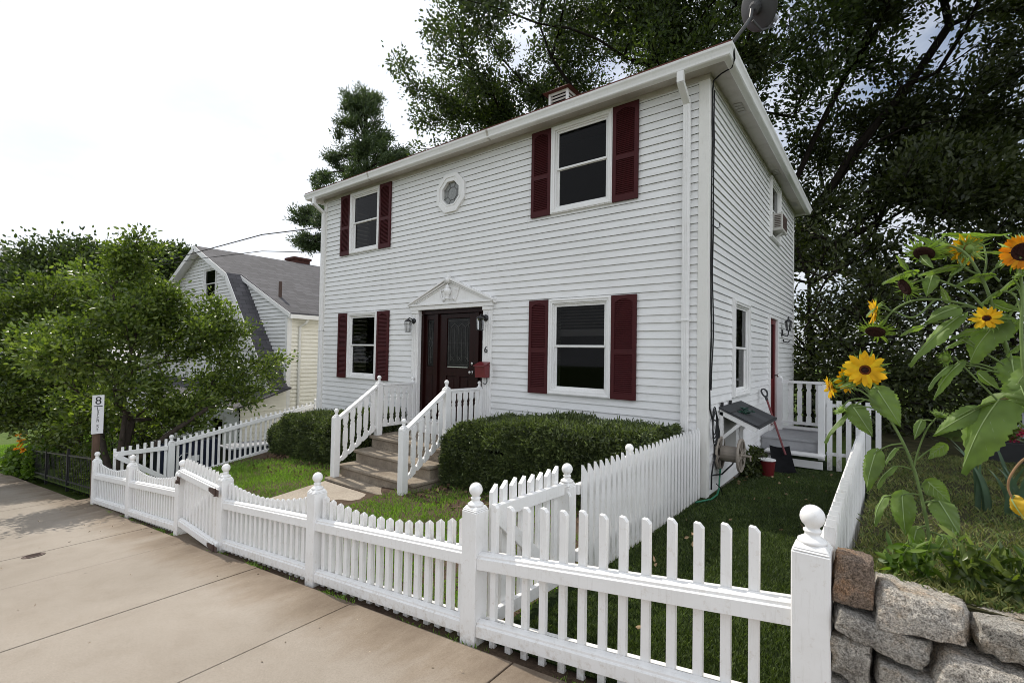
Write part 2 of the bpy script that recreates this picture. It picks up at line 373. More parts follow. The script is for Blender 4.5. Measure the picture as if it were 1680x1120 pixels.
class MB:
    def __init__(s): s.v = []; s.f = []

    def add(s, vs, fs):
        o = len(s.v); s.v += [tuple(map(float, p)) for p in vs]; s.f += [tuple(i + o for i in f) for f in fs]; return s

    def hexa(s, p):
        return s.add(p, [(0, 3, 2, 1), (4, 5, 6, 7), (0, 1, 5, 4), (1, 2, 6, 5), (2, 3, 7, 6), (3, 0, 4, 7)])

    def box(s, x0, x1, y0, y1, z0, z1):
        return s.hexa([(x0, y0, z0), (x1, y0, z0), (x1, y1, z0), (x0, y1, z0), (x0, y0, z1), (x1, y0, z1), (x1, y1, z1), (x0, y1, z1)])

    def prism(s, loop, vec):
        n = len(loop); v = np.array(vec, float)
        top = [tuple(np.array(p, float) + v) for p in loop]
        return s.add(list(loop) + top, [tuple(range(n))[::-1], tuple(range(n, 2 * n))] + [(i, (i + 1) % n, n + (i + 1) % n, n + i) for i in range(n)])

    def bar(s, a, b, w, h, up=(0, 0, 1)):
        """rectangular bar from a to b, w across, h along up"""
        a, b = np.array(a, float), np.array(b, float); d = b - a; d /= np.linalg.norm(d)
        sd_ = np.cross(d, np.array(up, float)); sd_ /= np.linalg.norm(sd_); u = np.cross(sd_, d)
        q = [(-1, -1), (1, -1), (1, 1), (-1, 1)]
        return s.hexa([a + sd_ * w / 2 * i + u * h / 2 * j for i, j in q] + [b + sd_ * w / 2 * i + u * h / 2 * j for i, j in q])

    def tube(s, pts, r, n=8, cap=True):
        pts = [np.array(p, float) for p in pts]
        rs = r if hasattr(r, '__len__') else [r] * len(pts)
        vs, fs = [], []
        ref = None
        for i, p in enumerate(pts):
            d = pts[min(i + 1, len(pts) - 1)] - pts[max(i - 1, 0)]
            d = d / (np.linalg.norm(d) + 1e-9)
            if ref is None:
                ref = np.array([0, 0, 1.0]) if abs(d[2]) < 0.9 else np.array([1.0, 0, 0])
            a = np.cross(d, ref); a /= np.linalg.norm(a) + 1e-9; b = np.cross(a, d); ref = b
            for k in range(n):
                t = 2 * math.pi * k / n
                vs.append(p + (a * math.cos(t) + b * math.sin(t)) * rs[i])
        for i in range(len(pts) - 1):
            for k in range(n):
                fs.append((i * n + k, i * n + (k + 1) % n, (i + 1) * n + (k + 1) % n, (i + 1) * n + k))
        if cap:
            fs.append(tuple(range(n))[::-1]); fs.append(tuple(range((len(pts) - 1) * n, len(pts) * n)))
        return s.add(vs, fs)

    def lathe(s, c, prof, n=14, axis='Z', ax=None):
        c = np.array(c, float); vs, fs = [], []
        if ax is None: ax = {'X': (1, 0, 0), 'Y': (0, 1, 0), 'Z': (0, 0, 1)}[axis]
        ax = np.array(ax, float); ax /= np.linalg.norm(ax)
        a = np.cross(ax, (0, 0, 1.0) if abs(ax[2]) < 0.9 else (1.0, 0, 0)); a /= np.linalg.norm(a); b = np.cross(ax, a)
        for r, z in prof:
            for k in range(n):
                t = 2 * math.pi * k / n
                vs.append(c + ax * z + (a * math.cos(t) + b * math.sin(t)) * max(r, 1e-4))
        for i in range(len(prof) - 1):
            for k in range(n):
                fs.append((i * n + k, i * n + (k + 1) % n, (i + 1) * n + (k + 1) % n, (i + 1) * n + k))
        fs.append(tuple(range(n))[::-1]); fs.append(tuple(range((len(prof) - 1) * n, len(prof) * n)))
        return s.add(vs, fs)

    def sheet(s, grid):
        """grid[i][j] of points"""
        h, w = len(grid), len(grid[0])
        return s.add([p for row in grid for p in row], [(i * w + j, i * w + j + 1, (i + 1) * w + j + 1, (i + 1) * w + j) for i in range(h - 1) for j in range(w - 1)])

    def build(s, name, mat, parent=None, bevel=0.0, smooth=False, recalc=True, origin=None):
        me = bpy.data.meshes.new(name)
        o = bpy.data.objects.new(name, me); COL.objects.link(o)
        if parent is not None:
            org = ORG[parent.name]; o.parent = parent
        else:
            org = np.array(origin if origin is not None else (0, 0, 0), float); o.location = org
        ORG[o.name] = org
        vs = np.array(s.v, float) - org
        me.from_pydata([tuple(p) for p in vs], [], s.f)
        if recalc or bevel:
            bm = bmesh.new(); bm.from_mesh(me)
            if recalc: bmesh.ops.recalc_face_normals(bm, faces=bm.faces)
            if bevel:
                ed = [e for e in bm.edges if len(e.link_faces) == 2 and e.calc_face_angle(0) > 0.5]
                bmesh.ops.bevel(bm, geom=ed, offset=bevel, segments=1, affect='EDGES', clamp_overlap=True)
            bm.to_mesh(me); bm.free()
        if smooth:
            me.polygons.foreach_set('use_smooth', [True] * len(me.polygons))
        me.materials.append(mat)
        return o


def np_mesh(name, verts, faces, mat, parent=None, origin=None, smooth=False):
    """fast mesh from numpy arrays, faces all of one size"""
    me = bpy.data.meshes.new(name); o = bpy.data.objects.new(name, me); COL.objects.link(o)
    if parent is not None:
        org = ORG[parent.name]; o.parent = parent
    else:
        org = np.array(origin if origin is not None else (0, 0, 0), float); o.location = org
    ORG[o.name] = org
    verts = np.asarray(verts, np.float32) - org.astype(np.float32)
    faces = np.asarray(faces, np.int32); n, k = faces.shape
    me.vertices.add(len(verts)); me.vertices.foreach_set('co', verts.ravel())
    me.loops.add(n * k); me.loops.foreach_set('vertex_index', faces.ravel())
    me.polygons.add(n); me.polygons.foreach_set('loop_start', np.arange(0, n * k, k, dtype=np.int32))
    me.update(calc_edges=True); me.validate()
    if smooth: me.polygons.foreach_set('use_smooth', [True] * len(me.polygons))
    me.materials.append(mat)
    return o


def tag(o, label=None, cat=None, group=None, kind=None):
    if label: o['label'] = label
    if cat: o['category'] = cat
    if group: o['group'] = group
    if kind: o['kind'] = kind
    return o


def thing(name, label, cat, loc, group=None):
    o = bpy.data.objects.new(name, None); COL.objects.link(o); o.location = tuple(map(float, loc)); o.empty_display_size = 0.1
    ORG[o.name] = np.array(loc, float)
    return tag(o, label, cat, group)


def struct(o): o['kind'] = 'structure'; return o


# ------------------------------------------------------------------ ground, sidewalk, street
HOUSE_L, HOUSE_R, HOUSE_F, HOUSE_B = -10.22, -1.697, 6.027, 12.98


def yard_z(x, y):
    t = min(1, max(0, (y - 2.25) / 3.75)) ** 0.85
    return (1 - t) * (street_z(x) + 0.0) + t * (-1.66 + 0.042 * x)


def turf_z(x, y):
    t = min(1, max(0, (y - 2.2) / 3.7))
    front = street_z(x) + 0.0
    back = -1.70 + 0.02 * (x + 1.7)
    z = (1 - t) * front + t * back
    return z - 0.03 * max(0, y - 5.9) - 0.0


def garden_z(x, y):
    return float(np.interp(y, (2.36, 2.6, 3.3, 6.0, 10.0, 20.0), (-0.87, -0.90, -1.06, -1.36, -1.52, -1.75)))


def far_z(x, y):
    z = -1.54 + 0.1124 * max(-60, min(4, x))
    if y > 2.2:
        z += min(0.35, 0.05 * (y - 2.2)) * (1 if x < -10 else 0.2)
    return z - 0.25


xs = sorted(set(list(np.linspace(-300, -60, 9)) + list(np.linspace(-60, -12, 25)) + list(np.linspace(-12, 12, 25)) + list(np.linspace(12, 300, 13))))
ys = sorted(set(list(np.linspace(-300, -20, 9)) + list(np.linspace(-20, 40, 41)) + list(np.linspace(40, 400, 13))))
g = MB(); g.sheet([[(x, y, far_z(x, y)) for x in xs] for y in ys])
struct(g.build('ground', M['lawnbase'], smooth=True))

st = MB(); st.sheet([[(x, y, street_z(x) - 0.14) for x in np.linspace(-60, 20, 9)] for y in (-9.0, -1.62)])
struct(st.build('road', M['asphalt']))
kb = MB()
for x0, x1 in zip(np.linspace(-60, 20, 41)[:-1], np.linspace(-60, 20, 41)[1:]):
    kb.hexa([(x0, -1.6, street_z(x0) - 0.3), (x1 - 0.006, -1.6, street_z(x1) - 0.3), (x1 - 0.006, -1.45, street_z(x1) - 0.3), (x0, -1.45, street_z(x0) - 0.3),
             (x0, -1.6, street_z(x0) - 0.003), (x1 - 0.006, -1.6, street_z(x1) - 0.003), (x1 - 0.006, -1.45, street_z(x1) - 0.003), (x0, -1.45, street_z(x0) - 0.003)])
struct(kb.build('kerb', M['foundation'], bevel=0.012))

J = [6.0, 4.5, 2.95, 1.42, -0.1, -1.642, -3.165, -4.70, -6.457, -7.79, -9.206]
while J[-1] > -44: J.append(J[-1] - 1.48)
sw = MB()


def slab(x1, x0, y0, y1, dz=0.0):
    sw.hexa([(x0, y0, street_z(x0) - 0.12), (x1, y0, street_z(x1) - 0.12), (x1, y1, street_z(x1) - 0.12), (x0, y1, street_z(x0) - 0.12),
             (x0, y0, street_z(x0) + dz), (x1, y0, street_z(x1) + dz), (x1, y1, street_z(x1) + dz), (x0, y1, street_z(x0) + dz)])


for a, b in zip(J[:-1], J[1:]):
    slab(a - 0.0060, b + 0.0060, -1.44, 2.178, random.uniform(-0.003, 0.002))
# slabs behind the back joint: by the end post and the gate sill
slab(-9.21, -11.9, 2.165, 2.42, -0.002)
slab(-5.66, -6.93, 2.165, 2.40, 0.001)
struct(sw.build('sidewalk', M['concrete'], bevel=0.003))

yd = MB()
yd.sheet([[(x, y, yard_z(x, y) - 0.02 * (y < 2.3) - 0.005 + 0.03 * mnoise.noise((x * 1.5, y * 1.5, 0)) * min(1, max(0, (y - 2.3) * 2))) for x in np.linspace(-10.72, -1.86, 46)] for y in np.linspace(2.12, 6.12, 24)])
yd.sheet([[(x, y, street_z(x) - 0.022 + 0.012 * mnoise.noise((x * 4, y * 4, 0))) for x in np.linspace(-1.86, -0.10, 30)] for y in (2.12, 2.2, 2.3)])
struct(yd.build('yard_soil', M['soil'], smooth=True))
tf = MB()
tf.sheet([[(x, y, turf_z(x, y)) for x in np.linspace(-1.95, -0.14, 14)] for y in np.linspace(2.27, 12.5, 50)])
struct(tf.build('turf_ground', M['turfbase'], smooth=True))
gd = MB()
gd.sheet([[(x, y, garden_z(x, y) + 0.03 * mnoise.noise((x * 2, y * 2, 3))) for x in np.linspace(-0.13, 14, 40)] for y in np.linspace(2.36, 26, 50)])
gd.sheet([[(x, 2.36, garden_z(x, 2.36) - d) for x in np.linspace(-0.13, 14, 20)] for d in (0, 1.2)])
gd.sheet([[(-0.13, y, garden_z(0, y) - d) for y in np.linspace(2.36, 26, 20)] for d in (0, 1.2)])
struct(gd.build('garden_soil', M['dirt'], smooth=True))
nb = MB()
nb.sheet([[(x, y, street_z(x) + (0.02 + 0.03 * (y - 2.3))) for x in np.linspace(-60, -10.9, 40)] for y in np.linspace(2.42, 30, 24)])
struct(nb.build('neighbour_lawn', M['lawnbase'], smooth=True))

pt = MB()
for y0, y1 in ((2.42, 3.28), (3.29, 4.20)):
    pt.hexa([(x, y, z + dz) for dz in (-0.12, 0.0) for (x, y, z) in ((-6.9, y0, yard_z(-6.25, y0) + 0.02), (-5.60, y0, yard_z(-6.25, y0) + 0.02), (-5.50, y1, yard_z(-6.25, y1) + 0.02), (-6.92, y1, yard_z(-6.25, y1) + 0.02))])
struct(pt.build('garden_path', M['path'], bevel=0.008))


# blades: short bent triangles pairs
def blades(name, label, pts, hgt, wid, mat, lean=0.6, kind='stuff', cat='grass'):
    n = len(pts); pts = np.asarray(pts, float)
    th = RNG.uniform(0, 2 * math.pi, n); h = hgt * RNG.uniform(0.5, 1.3, n); w = wid * RNG.uniform(0.6, 1.3, n)
    ld = RNG.uniform(0, 2 * math.pi, n); lm = RNG.uniform(0.1, lean, n) * h
    sx, sy = np.cos(th) * w / 2, np.sin(th) * w / 2
    lx, ly = np.cos(ld) * lm, np.sin(ld) * lm
    V = np.zeros((n, 4, 3))
    V[:, 0] = pts; V[:, 0, 0] -= sx; V[:, 0, 1] -= sy
    V[:, 1] = pts; V[:, 1, 0] += sx; V[:, 1, 1] += sy
    mid = pts.copy(); mid[:, 0] += lx * 0.35; mid[:, 1] += ly * 0.35; mid[:, 2] += h * 0.6
    V[:, 2] = mid; V[:, 2, 0] += sx * 0.8; V[:, 2, 1] += sy * 0.8
    tip = pts.copy(); tip[:, 0] += lx; tip[:, 1] += ly; tip[:, 2] += h
    V[:, 3] = tip
    idx = np.arange(n)[:, None] * 4
    F = np.concatenate([idx + np.array([[0, 1, 2]]), idx + np.array([[0, 2, 3]])])
    o = np_mesh(name, V.reshape(-1, 3), F, mat)
    tag(o, label, cat, None, kind)
    return o


def scatter(n, x0, x1, y0, y1, zf, dens=None, power=1.0):
    xs_ = RNG.uniform(x0, x1, n); ys_ = y0 + (y1 - y0) * RNG.uniform(0, 1, n) ** power
    out = []
    for x, y in zip(xs_, ys_):
        if dens is None or RNG.uniform() < dens(x, y): out.append((x, y, zf(x, y)))
    return out


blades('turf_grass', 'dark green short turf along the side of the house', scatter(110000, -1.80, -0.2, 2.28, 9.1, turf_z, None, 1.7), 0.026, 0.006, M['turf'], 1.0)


def lawn_d(x, y):
    v = 0.5 + 0.9 * mnoise.noise((x * 1.1, y * 1.1, 7.3)) + 0.5 * mnoise.noise((x * 3.7, y * 3.7, 2.0))
    v += 0.30 - 0.70 * max(0, y - 3.9) - 0.25 * (x > -3.2)
    if -6.95 < x < -5.5: v = -1 if y > 2.35 else v
    return v


blades('lawn_grass', 'patchy green grass in the front yard', scatter(95000, -10.6, -1.9, 2.3, 5.1, lambda x, y: yard_z(x, y) + 0.01, lawn_d), 0.042, 0.008, M['grass'], 1.0)


def garden_d(x, y):
    return 0.72 + 1.0 * mnoise.noise((x * 1.3, y * 1.3, 4.1)) - 0.04 * max(0, y - 6)


blades('garden_grass', 'thin dry grass in the garden behind the stone wall', scatter(120000, -0.12, 5.0, 2.42, 10.5, garden_z, garden_d, 1.6), 0.038, 0.0055, M['drygrass'], 1.3)
blades('kerb_weeds', 'weeds sprouting along the foot of the front fence', scatter(3200, -11, -0.4, 2.165, 2.22, lambda x, y: street_z(x) - 0.02, lambda x, y: 0.2 + 1.4 * mnoise.noise((x * 2.2, 0, 5))), 0.028, 0.009, M['grass'], 1.3, 'stuff', 'weeds')
blades('far_lawn', 'sunlit lawn down the street beyond the hedge', scatter(26000, -44, -27, 2.8, 9, lambda x, y: street_z(x) + 0.02 + 0.03 * (y - 2.3)), 0.09, 0.03, M['grass'], 0.8)

# ------------------------------------------------------------------ the white house
house = thing('white_house', 'two-storey white clapboard house with maroon shutters', 'house', (-5.96, 9.5, -1.9))
EXPO = 0.1016


def Tfront(u, d, z): return (u, HOUSE_F - d, z)
def Tside(u, d, z): return (HOUSE_R + d, u, z)
def Tback(u, d, z): return (u, HOUSE_B + d, z)
def Tleft(u, d, z): return (HOUSE_L - d, u, z)


def siding(name, mat, parent, T, u0, u1, zb, zt, holes, z0, expo=EXPO, seams=(), lip=0.019):
    """lapped boards; openings are cut exactly"""
    b = MB(); k = math.floor((zb - z0) / expo); z = z0 + k * expo

    def strip(p, q, za, zz, zc):
        if q - p < 0.004 or zz - za < 0.002: return
        n = max(1, int((q - p) / 1.1)); us = np.linspace(p, q, n + 1)
        wob = [0.0014 * mnoise.noise((u_ * 0.9, zc * 7, 1.7)) for u_ in us]
        dd = lambda zv: 0.002 + (lip - 0.002) * (1 - (zv - zc) / expo)
        if abs(za - zc) < 1e-6:
            b.sheet([[T(u_, -0.004, za + 0.007) for u_ in us], [T(u_, lip - 0.001 + w, za) for u_, w in zip(us, wob)], [T(u_, lip + w, za + 0.003) for u_, w in zip(us, wob)], [T(u_, dd(zz) + w, zz) for u_, w in zip(us, wob)]])
        else:
            b.sheet([[T(u_, dd(za) + w, za) for u_, w in zip(us, wob)], [T(u_, dd(zz) + w, zz) for u_, w in zip(us, wob)]])
    while z < zt - 0.01:
        za, zz = max(z, zb), min(z + expo, zt)
        cuts = sorted({u0, u1, *[u for h in holes for u in h[:2] if u0 < u < u1], *[u for u, sz in seams if abs(sz - z) < expo * 0.6]})
        segs = []
        for p, q in zip(cuts[:-1], cuts[1:]):
            mid = (p + q) / 2; lo, hi = za, zz; parts_ = [(za, zz)]
            for (a, c, h0, h1) in holes:
                if a < mid < c:
                    parts_ = [r for (e0, e1) in parts_ for r in ((e0, min(e1, h0)), (max(e0, h1), e1)) if r[1] - r[0] > 0.002]
            if parts_ == [(za, zz)] and segs and segs[-1][2] == parts_ and abs(segs[-1][1] - p) < 1e-6 and not any(abs(u - p) < 1e-6 and abs(sz - z) < expo * 0.6 for u, sz in seams):
                segs[-1] = (segs[-1][0], q, parts_)
            else: segs.append((p, q, parts_))
        for p, q, parts_ in segs:
            sh = 0.0015 if any(abs(u - p) < 1e-6 for u, sz in seams) else 0
            for e0, e1 in parts_: strip(p + sh, q, e0, e1, z)
        z += expo
    return b.build(name, mat, parent, recalc=False)


WF = [  # front windows: shutter outer edges, window, z range
    (-4.325, -3.965, -2.945, -2.58, -0.59, 0.822), (-4.325, -3.965, -2.955, -2.58, 2.10, 3.425),
    (-9.53, -9.17, -8.15, -7.785, 2.085, 3.405), (-9.52, -9.16, -8.14, -7.76, -0.585, 0.815)]
holes_f = [(a + 0.02, b_ - 0.02, z0 + 0.02, z1 - 0.02) for (_, a, b_, _, z0, z1) in WF]
holes_f += [(-7.0, -5.1, -1.4, 0.9)]
OCT = (-6.10, 2.845, 0.345)
holes_f += [(OCT[0] - 0.23, OCT[0] + 0.23, OCT[1] - 0.23, OCT[1] + 0.23)]
siding('wall', M['siding'], house, Tfront, HOUSE_L + 0.05, HOUSE_R - 0.06, -1.95, 3.475, holes_f, -0.585,
       seams=((-5.03, 1.35), (-2.10, 1.55), (-4.4, 2.0), (-8.4, 1.0), (-6.8, 1.9), (-3.5, -0.99)))
holes_s = [(7.27, 8.15, -0.50, 0.79), (10.0, 10.92, 2.33, 3.38), (9.95, 10.72, -1.30, 0.76)]
siding('wall', M['siding'], house, Tside, HOUSE_F + 0.05, HOUSE_B - 0.04, -1.68, 3.475, holes_s, -0.585, seams=((9.0, 1.0), (8.9, -0.3)))
siding('wall', M['siding'], house, Tleft, HOUSE_F, HOUSE_B, -2.2, 3.475, [], -0.585)
siding('wall', M['siding'], house, Tback, HOUSE_L, HOUSE_R, -2.0, 3.475, [], -0.585)
fd = MB()
fd.box(HOUSE_L + 0.02, HOUSE_R - 0.02, HOUSE_F + 0.004, HOUSE_F + 0.2, -2.7, -1.66)
fd.box(HOUSE_R - 0.2, HOUSE_R - 0.004, HOUSE_F + 0.21, HOUSE_B, -2.7, -1.66)
fd.box(HOUSE_L + 0.004, HOUSE_L + 0.2, HOUSE_F + 0.21, HOUSE_B, -2.9, -2.1)
fd.build('foundation', M['foundation'], house)
rm = MB()
for (_, a, b_, _, z0, z1) in WF:
    rm.box(a - 0.15, b_ + 0.15, HOUSE_F + 0.55, HOUSE_F + 0.6, z0 - 0.2, min(3.4, z1 + 0.2))
rm.box(OCT[0] - 0.5, OCT[0] + 0.5, HOUSE_F + 0.25, HOUSE_F + 0.3, OCT[1] - 0.5, OCT[1] + 0.5)
rm.box(HOUSE_R - 0.6, HOUSE_R - 0.55, 7.1, 8.3, -0.8, 0.95)
rm.box(HOUSE_R - 0.6, HOUSE_R - 0.55, 9.8, 11.0, 2.1, 3.4)
rm.box(HOUSE_L + 0.3, HOUSE_R - 0.3, HOUSE_F + 0.61, HOUSE_B - 0.3, 3.40, 3.44)
rm.build('dark_backing', M['inner_shade'], house)  # dark sheets added close behind the panes, standing in for unlit rooms
# corner boards
for cx, sgn in ((HOUSE_R, 1), (HOUSE_L, -1)):
    a0, a1 = (cx - 0.105, cx + 0.022) if sgn > 0 else (cx - 0.022, cx + 0.095)
    b0, b1 = (cx + 0.001, cx + 0.022) if sgn > 0 else (cx - 0.022, cx - 0.001)
    zl = -1.69 if sgn > 0 else -2.1
    cb = MB(); cb.prism([(a0, HOUSE_F - 0.024, zl), (a1, HOUSE_F - 0.024, zl), (a1, HOUSE_F + 0.085, zl), (b0, HOUSE_F + 0.085, zl), (b0, HOUSE_F - 0.002, zl), (a0, HOUSE_F - 0.002, zl)] if sgn > 0 else
                        [(a0, HOUSE_F - 0.024, zl), (a1, HOUSE_F - 0.024, zl), (a1, HOUSE_F - 0.002, zl), (b1, HOUSE_F - 0.002, zl), (b1, HOUSE_F + 0.085, zl), (a0, HOUSE_F + 0.085, zl)], (0, 0, 3.47 - zl))
    cb.build('corner_board', M['corner'], house, bevel=0.003)
cb = MB(); cb.box(HOUSE_R + 0.001, HOUSE_R + 0.022, HOUSE_B - 0.06, HOUSE_B + 0.02, -1.9, 3.47); cb.build('corner_board', M['corner'], house, bevel=0.003)


def ring_profile(b, prof, zoff=0):
    """sweep a (d, z) profile round the house rectangle grown by d"""
    rows = []
    for d, z in prof:
        rows.append([(HOUSE_L - d, HOUSE_F - d, z), (HOUSE_R + d, HOUSE_F - d, z), (HOUSE_R + d, HOUSE_B + d, z), (HOUSE_L - d, HOUSE_B + d, z), (HOUSE_L - d, HOUSE_F - d, z)])
    b.sheet(rows)


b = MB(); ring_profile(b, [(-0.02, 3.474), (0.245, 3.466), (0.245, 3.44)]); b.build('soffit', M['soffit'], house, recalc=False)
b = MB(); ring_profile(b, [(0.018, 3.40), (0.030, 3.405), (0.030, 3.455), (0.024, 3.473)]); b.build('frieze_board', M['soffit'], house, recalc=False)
b = MB(); ring_profile(b, [(0.236, 3.585), (0.240, 3.432), (0.252, 3.428), (0.310, 3.440), (0.322, 3.452), (0.326, 3.478), (0.338, 3.515), (0.352, 3.540), (0.356, 3.566), (0.344, 3.572), (0.338, 3.560)])
gut = b.build('gutter', M['trim'], house, recalc=False, smooth=False)
for x in (-8.15, -5.0):
    gj = MB()
    ring = [(d, z) for d, z in [(0.253, 3.425), (0.312, 3.437), (0.329, 3.478), (0.341, 3.515), (0.358, 3.545), (0.359, 3.566)]]
    for i in range(len(ring) - 1):
        (d0, z0), (d1, z1) = ring[i], ring[i + 1]
        gj.add([(x - 0.02, HOUSE_F - d0, z0), (x + 0.02, HOUSE_F - d0, z0), (x + 0.02, HOUSE_F - d1, z1), (x - 0.02, HOUSE_F - d1, z1)], [(0, 1, 2, 3)])
    gj.build('gutter_seam', M['soffit'], gut, recalc=False)
# roof: hip with a short ridge
ov, ez, pitch = 0.335, 3.575, 0.50
mx_, mn_ = HOUSE_R + ov, HOUSE_L - ov
hd = (HOUSE_B - HOUSE_F) / 2 + ov
rz = ez + hd * pitch
yc = (HOUSE_B + HOUSE_F) / 2
b = MB()
e = [(mn_, HOUSE_F - ov, ez), (mx_, HOUSE_F - ov, ez), (mx_, HOUSE_B + ov, ez), (mn_, HOUSE_B + ov, ez), (mn_ + hd, yc, rz), (mx_ - hd, yc, rz)]
e2 = [(x, y, z + 0.022) for x, y, z in e]
b.add(e + e2, [(0, 1, 5, 4), (1, 2, 5), (2, 3, 4, 5), (3, 0, 4), (6, 7, 11, 10), (7, 8, 11), (8, 9, 10, 11), (9, 6, 10), (0, 1, 7, 6), (1, 2, 8, 7), (2, 3, 9, 8), (3, 0, 6, 9)])
roof = b.build('roof', M['redroof'], house)
# louvred cupola on the ridge
vc = (-5.96, yc)
cup = MB()
z0, z1 = rz - 0.15, rz + 0.62
for i in (-1, 1):
    for j in (-1, 1):
        cup.box(vc[0] + i * 0.235 - 0.025, vc[0] + i * 0.235 + 0.025, vc[1] + j * 0.235 - 0.025, vc[1] + j * 0.235 + 0.025, z0, z1)
for j in (-1, 1):
    cup.box(vc[0] - 0.21, vc[0] + 0.21, vc[1] + j * 0.24 - 0.012, vc[1] + j * 0.24 + 0.012, z0, z0 + 0.36)
    cup.box(vc[0] + j * 0.24 - 0.012, vc[0] + j * 0.24 + 0.012, vc[1] - 0.21, vc[1] + 0.21, z0, z0 + 0.36)
    cup.box(vc[0] - 0.21, vc[0] + 0.21, vc[1] + j * 0.24 - 0.012, vc[1] + j * 0.24 + 0.012, z1 - 0.06, z1)
    cup.box(vc[0] + j * 0.24 - 0.012, vc[0] + j * 0.24 + 0.012, vc[1] - 0.21, vc[1] + 0.21, z1 - 0.06, z1)
    for k in range(4):
        zz = z0 + 0.43 + k * 0.078
        cup.bar((vc[0] - 0.21, vc[1] + j * 0.225, zz), (vc[0] + 0.21, vc[1] + j * 0.225, zz), 0.034, 0.012, (0, j * -0.7, 0.7))
        cup.bar((vc[0] + j * 0.225, vc[1] - 0.21, zz), (vc[0] + j * 0.225, vc[1] + 0.21, zz), 0.034, 0.012, (j * -0.7, 0, 0.7))
cup.box(vc[0] - 0.17, vc[0] + 0.17, vc[1] - 0.17, vc[1] + 0.17, z0, z0 + 0.1)
cupola = cup.build('roof_vent', M['trim'], house)
b = MB(); b.box(vc[0] - 0.19, vc[0] + 0.19, vc[1] - 0.19, vc[1] + 0.19, z0 + 0.11, z1 - 0.01); b.build('dark_core', M['inner_shade'], cupola)  # added dark box: shade behind the louvres put into its colour
cap = MB(); q = 0.37
cap.add([(vc[0] - q, vc[1] - q, z1), (vc[0] + q, vc[1] - q, z1), (vc[0] + q, vc[1] + q, z1), (vc[0] - q, vc[1] + q, z1), (vc[0], vc[1], z1 + 0.26)], [(0, 1, 4), (1, 2, 4), (2, 3, 4), (3, 0, 4), (3, 2, 1, 0)])
cap.build('vent_cap', M['redroof'], cupola)


def ring(b, T, u0, u1, z0, z1, w, d0, d1):
    """picture-frame ring of width w, depth d0..d1"""
    for (a, c, p, q) in ((u0, u1, z1 - w, z1), (u0, u1, z0, z0 + w), (u0, u0 + w, z0 + w, z1 - w), (u1 - w, u1, z0 + w, z1 - w)):
        b.hexa([T(a, d0, p), T(c, d0, p), T(c, d1, p), T(a, d1, p), T(a, d0, q), T(c, d0, q), T(c, d1, q), T(a, d1, q)])


def window(T, u0, u1, z0, z1, parent, blind=False, cw=0.065, matf=None, sashes=True, curtain=False):
    matf = matf or M['trim']
    f = MB()
    ring(f, T, u0, u1, z0, z1, cw, -0.02, 0.050)
    ring(f, T, u0 + 0.012, u1 - 0.012, z0 + 0.012, z1 - 0.012, 0.022, 0.050, 0.060)
    ring(f, T, u0 + cw, u1 - cw, z0 + cw, z1 - cw, 0.022, -0.06, 0.026)
    fr = f.build('window', matf, parent, bevel=0.0025)
    a, c = u0 + cw + 0.022, u1 - cw - 0.022
    p, q = z0 + cw + 0.022, z1 - cw - 0.022
    mid = (p + q) / 2
    s_ = MB()
    ring(s_, T, a, c, mid - 0.006, q, 0.03, -0.012, 0.008)
    ring(s_, T, a, c, p, mid + 0.022, 0.034, -0.040, -0.014)
    s_.build('sash', matf, fr, bevel=0.002)
    gl = MB()
    gl.add([T(a + 0.02, -0.002, mid + 0.01), T(c - 0.02, -0.002, mid + 0.01), T(c - 0.02, -0.002, q - 0.02), T(a + 0.02, -0.002, q - 0.02)], [(0, 1, 2, 3)])
    gl.add([T(a + 0.02, -0.026, p + 0.02), T(c - 0.02, -0.026, p + 0.02), T(c - 0.02, -0.026, mid), T(a + 0.02, -0.026, mid)], [(0, 1, 2, 3)])
    gl.build('pane', M['glass'], fr, recalc=False)
    if blind:
        bl = MB()
        for k in range(7):
            zz = q - 0.03 - k * 0.045
            bl.hexa([T(a, -0.12, zz - 0.03), T(c, -0.12, zz - 0.03), T(c, -0.10, zz - 0.012), T(a, -0.10, zz - 0.012), T(a, -0.121, zz - 0.028), T(c, -0.121, zz - 0.028), T(c, -0.101, zz - 0.010), T(a, -0.101, zz - 0.010)])
        bl.hexa([T(a, -0.13, q - 0.46), T(c, -0.13, q - 0.46), T(c, -0.10, q - 0.46), T(a, -0.10, q - 0.46), T(a, -0.13, q - 0.36), T(c, -0.13, q - 0.36), T(c, -0.10, q - 0.36), T(a, -0.10, q - 0.36)])
        bl.build('blind', M['blind'], fr)
    return fr


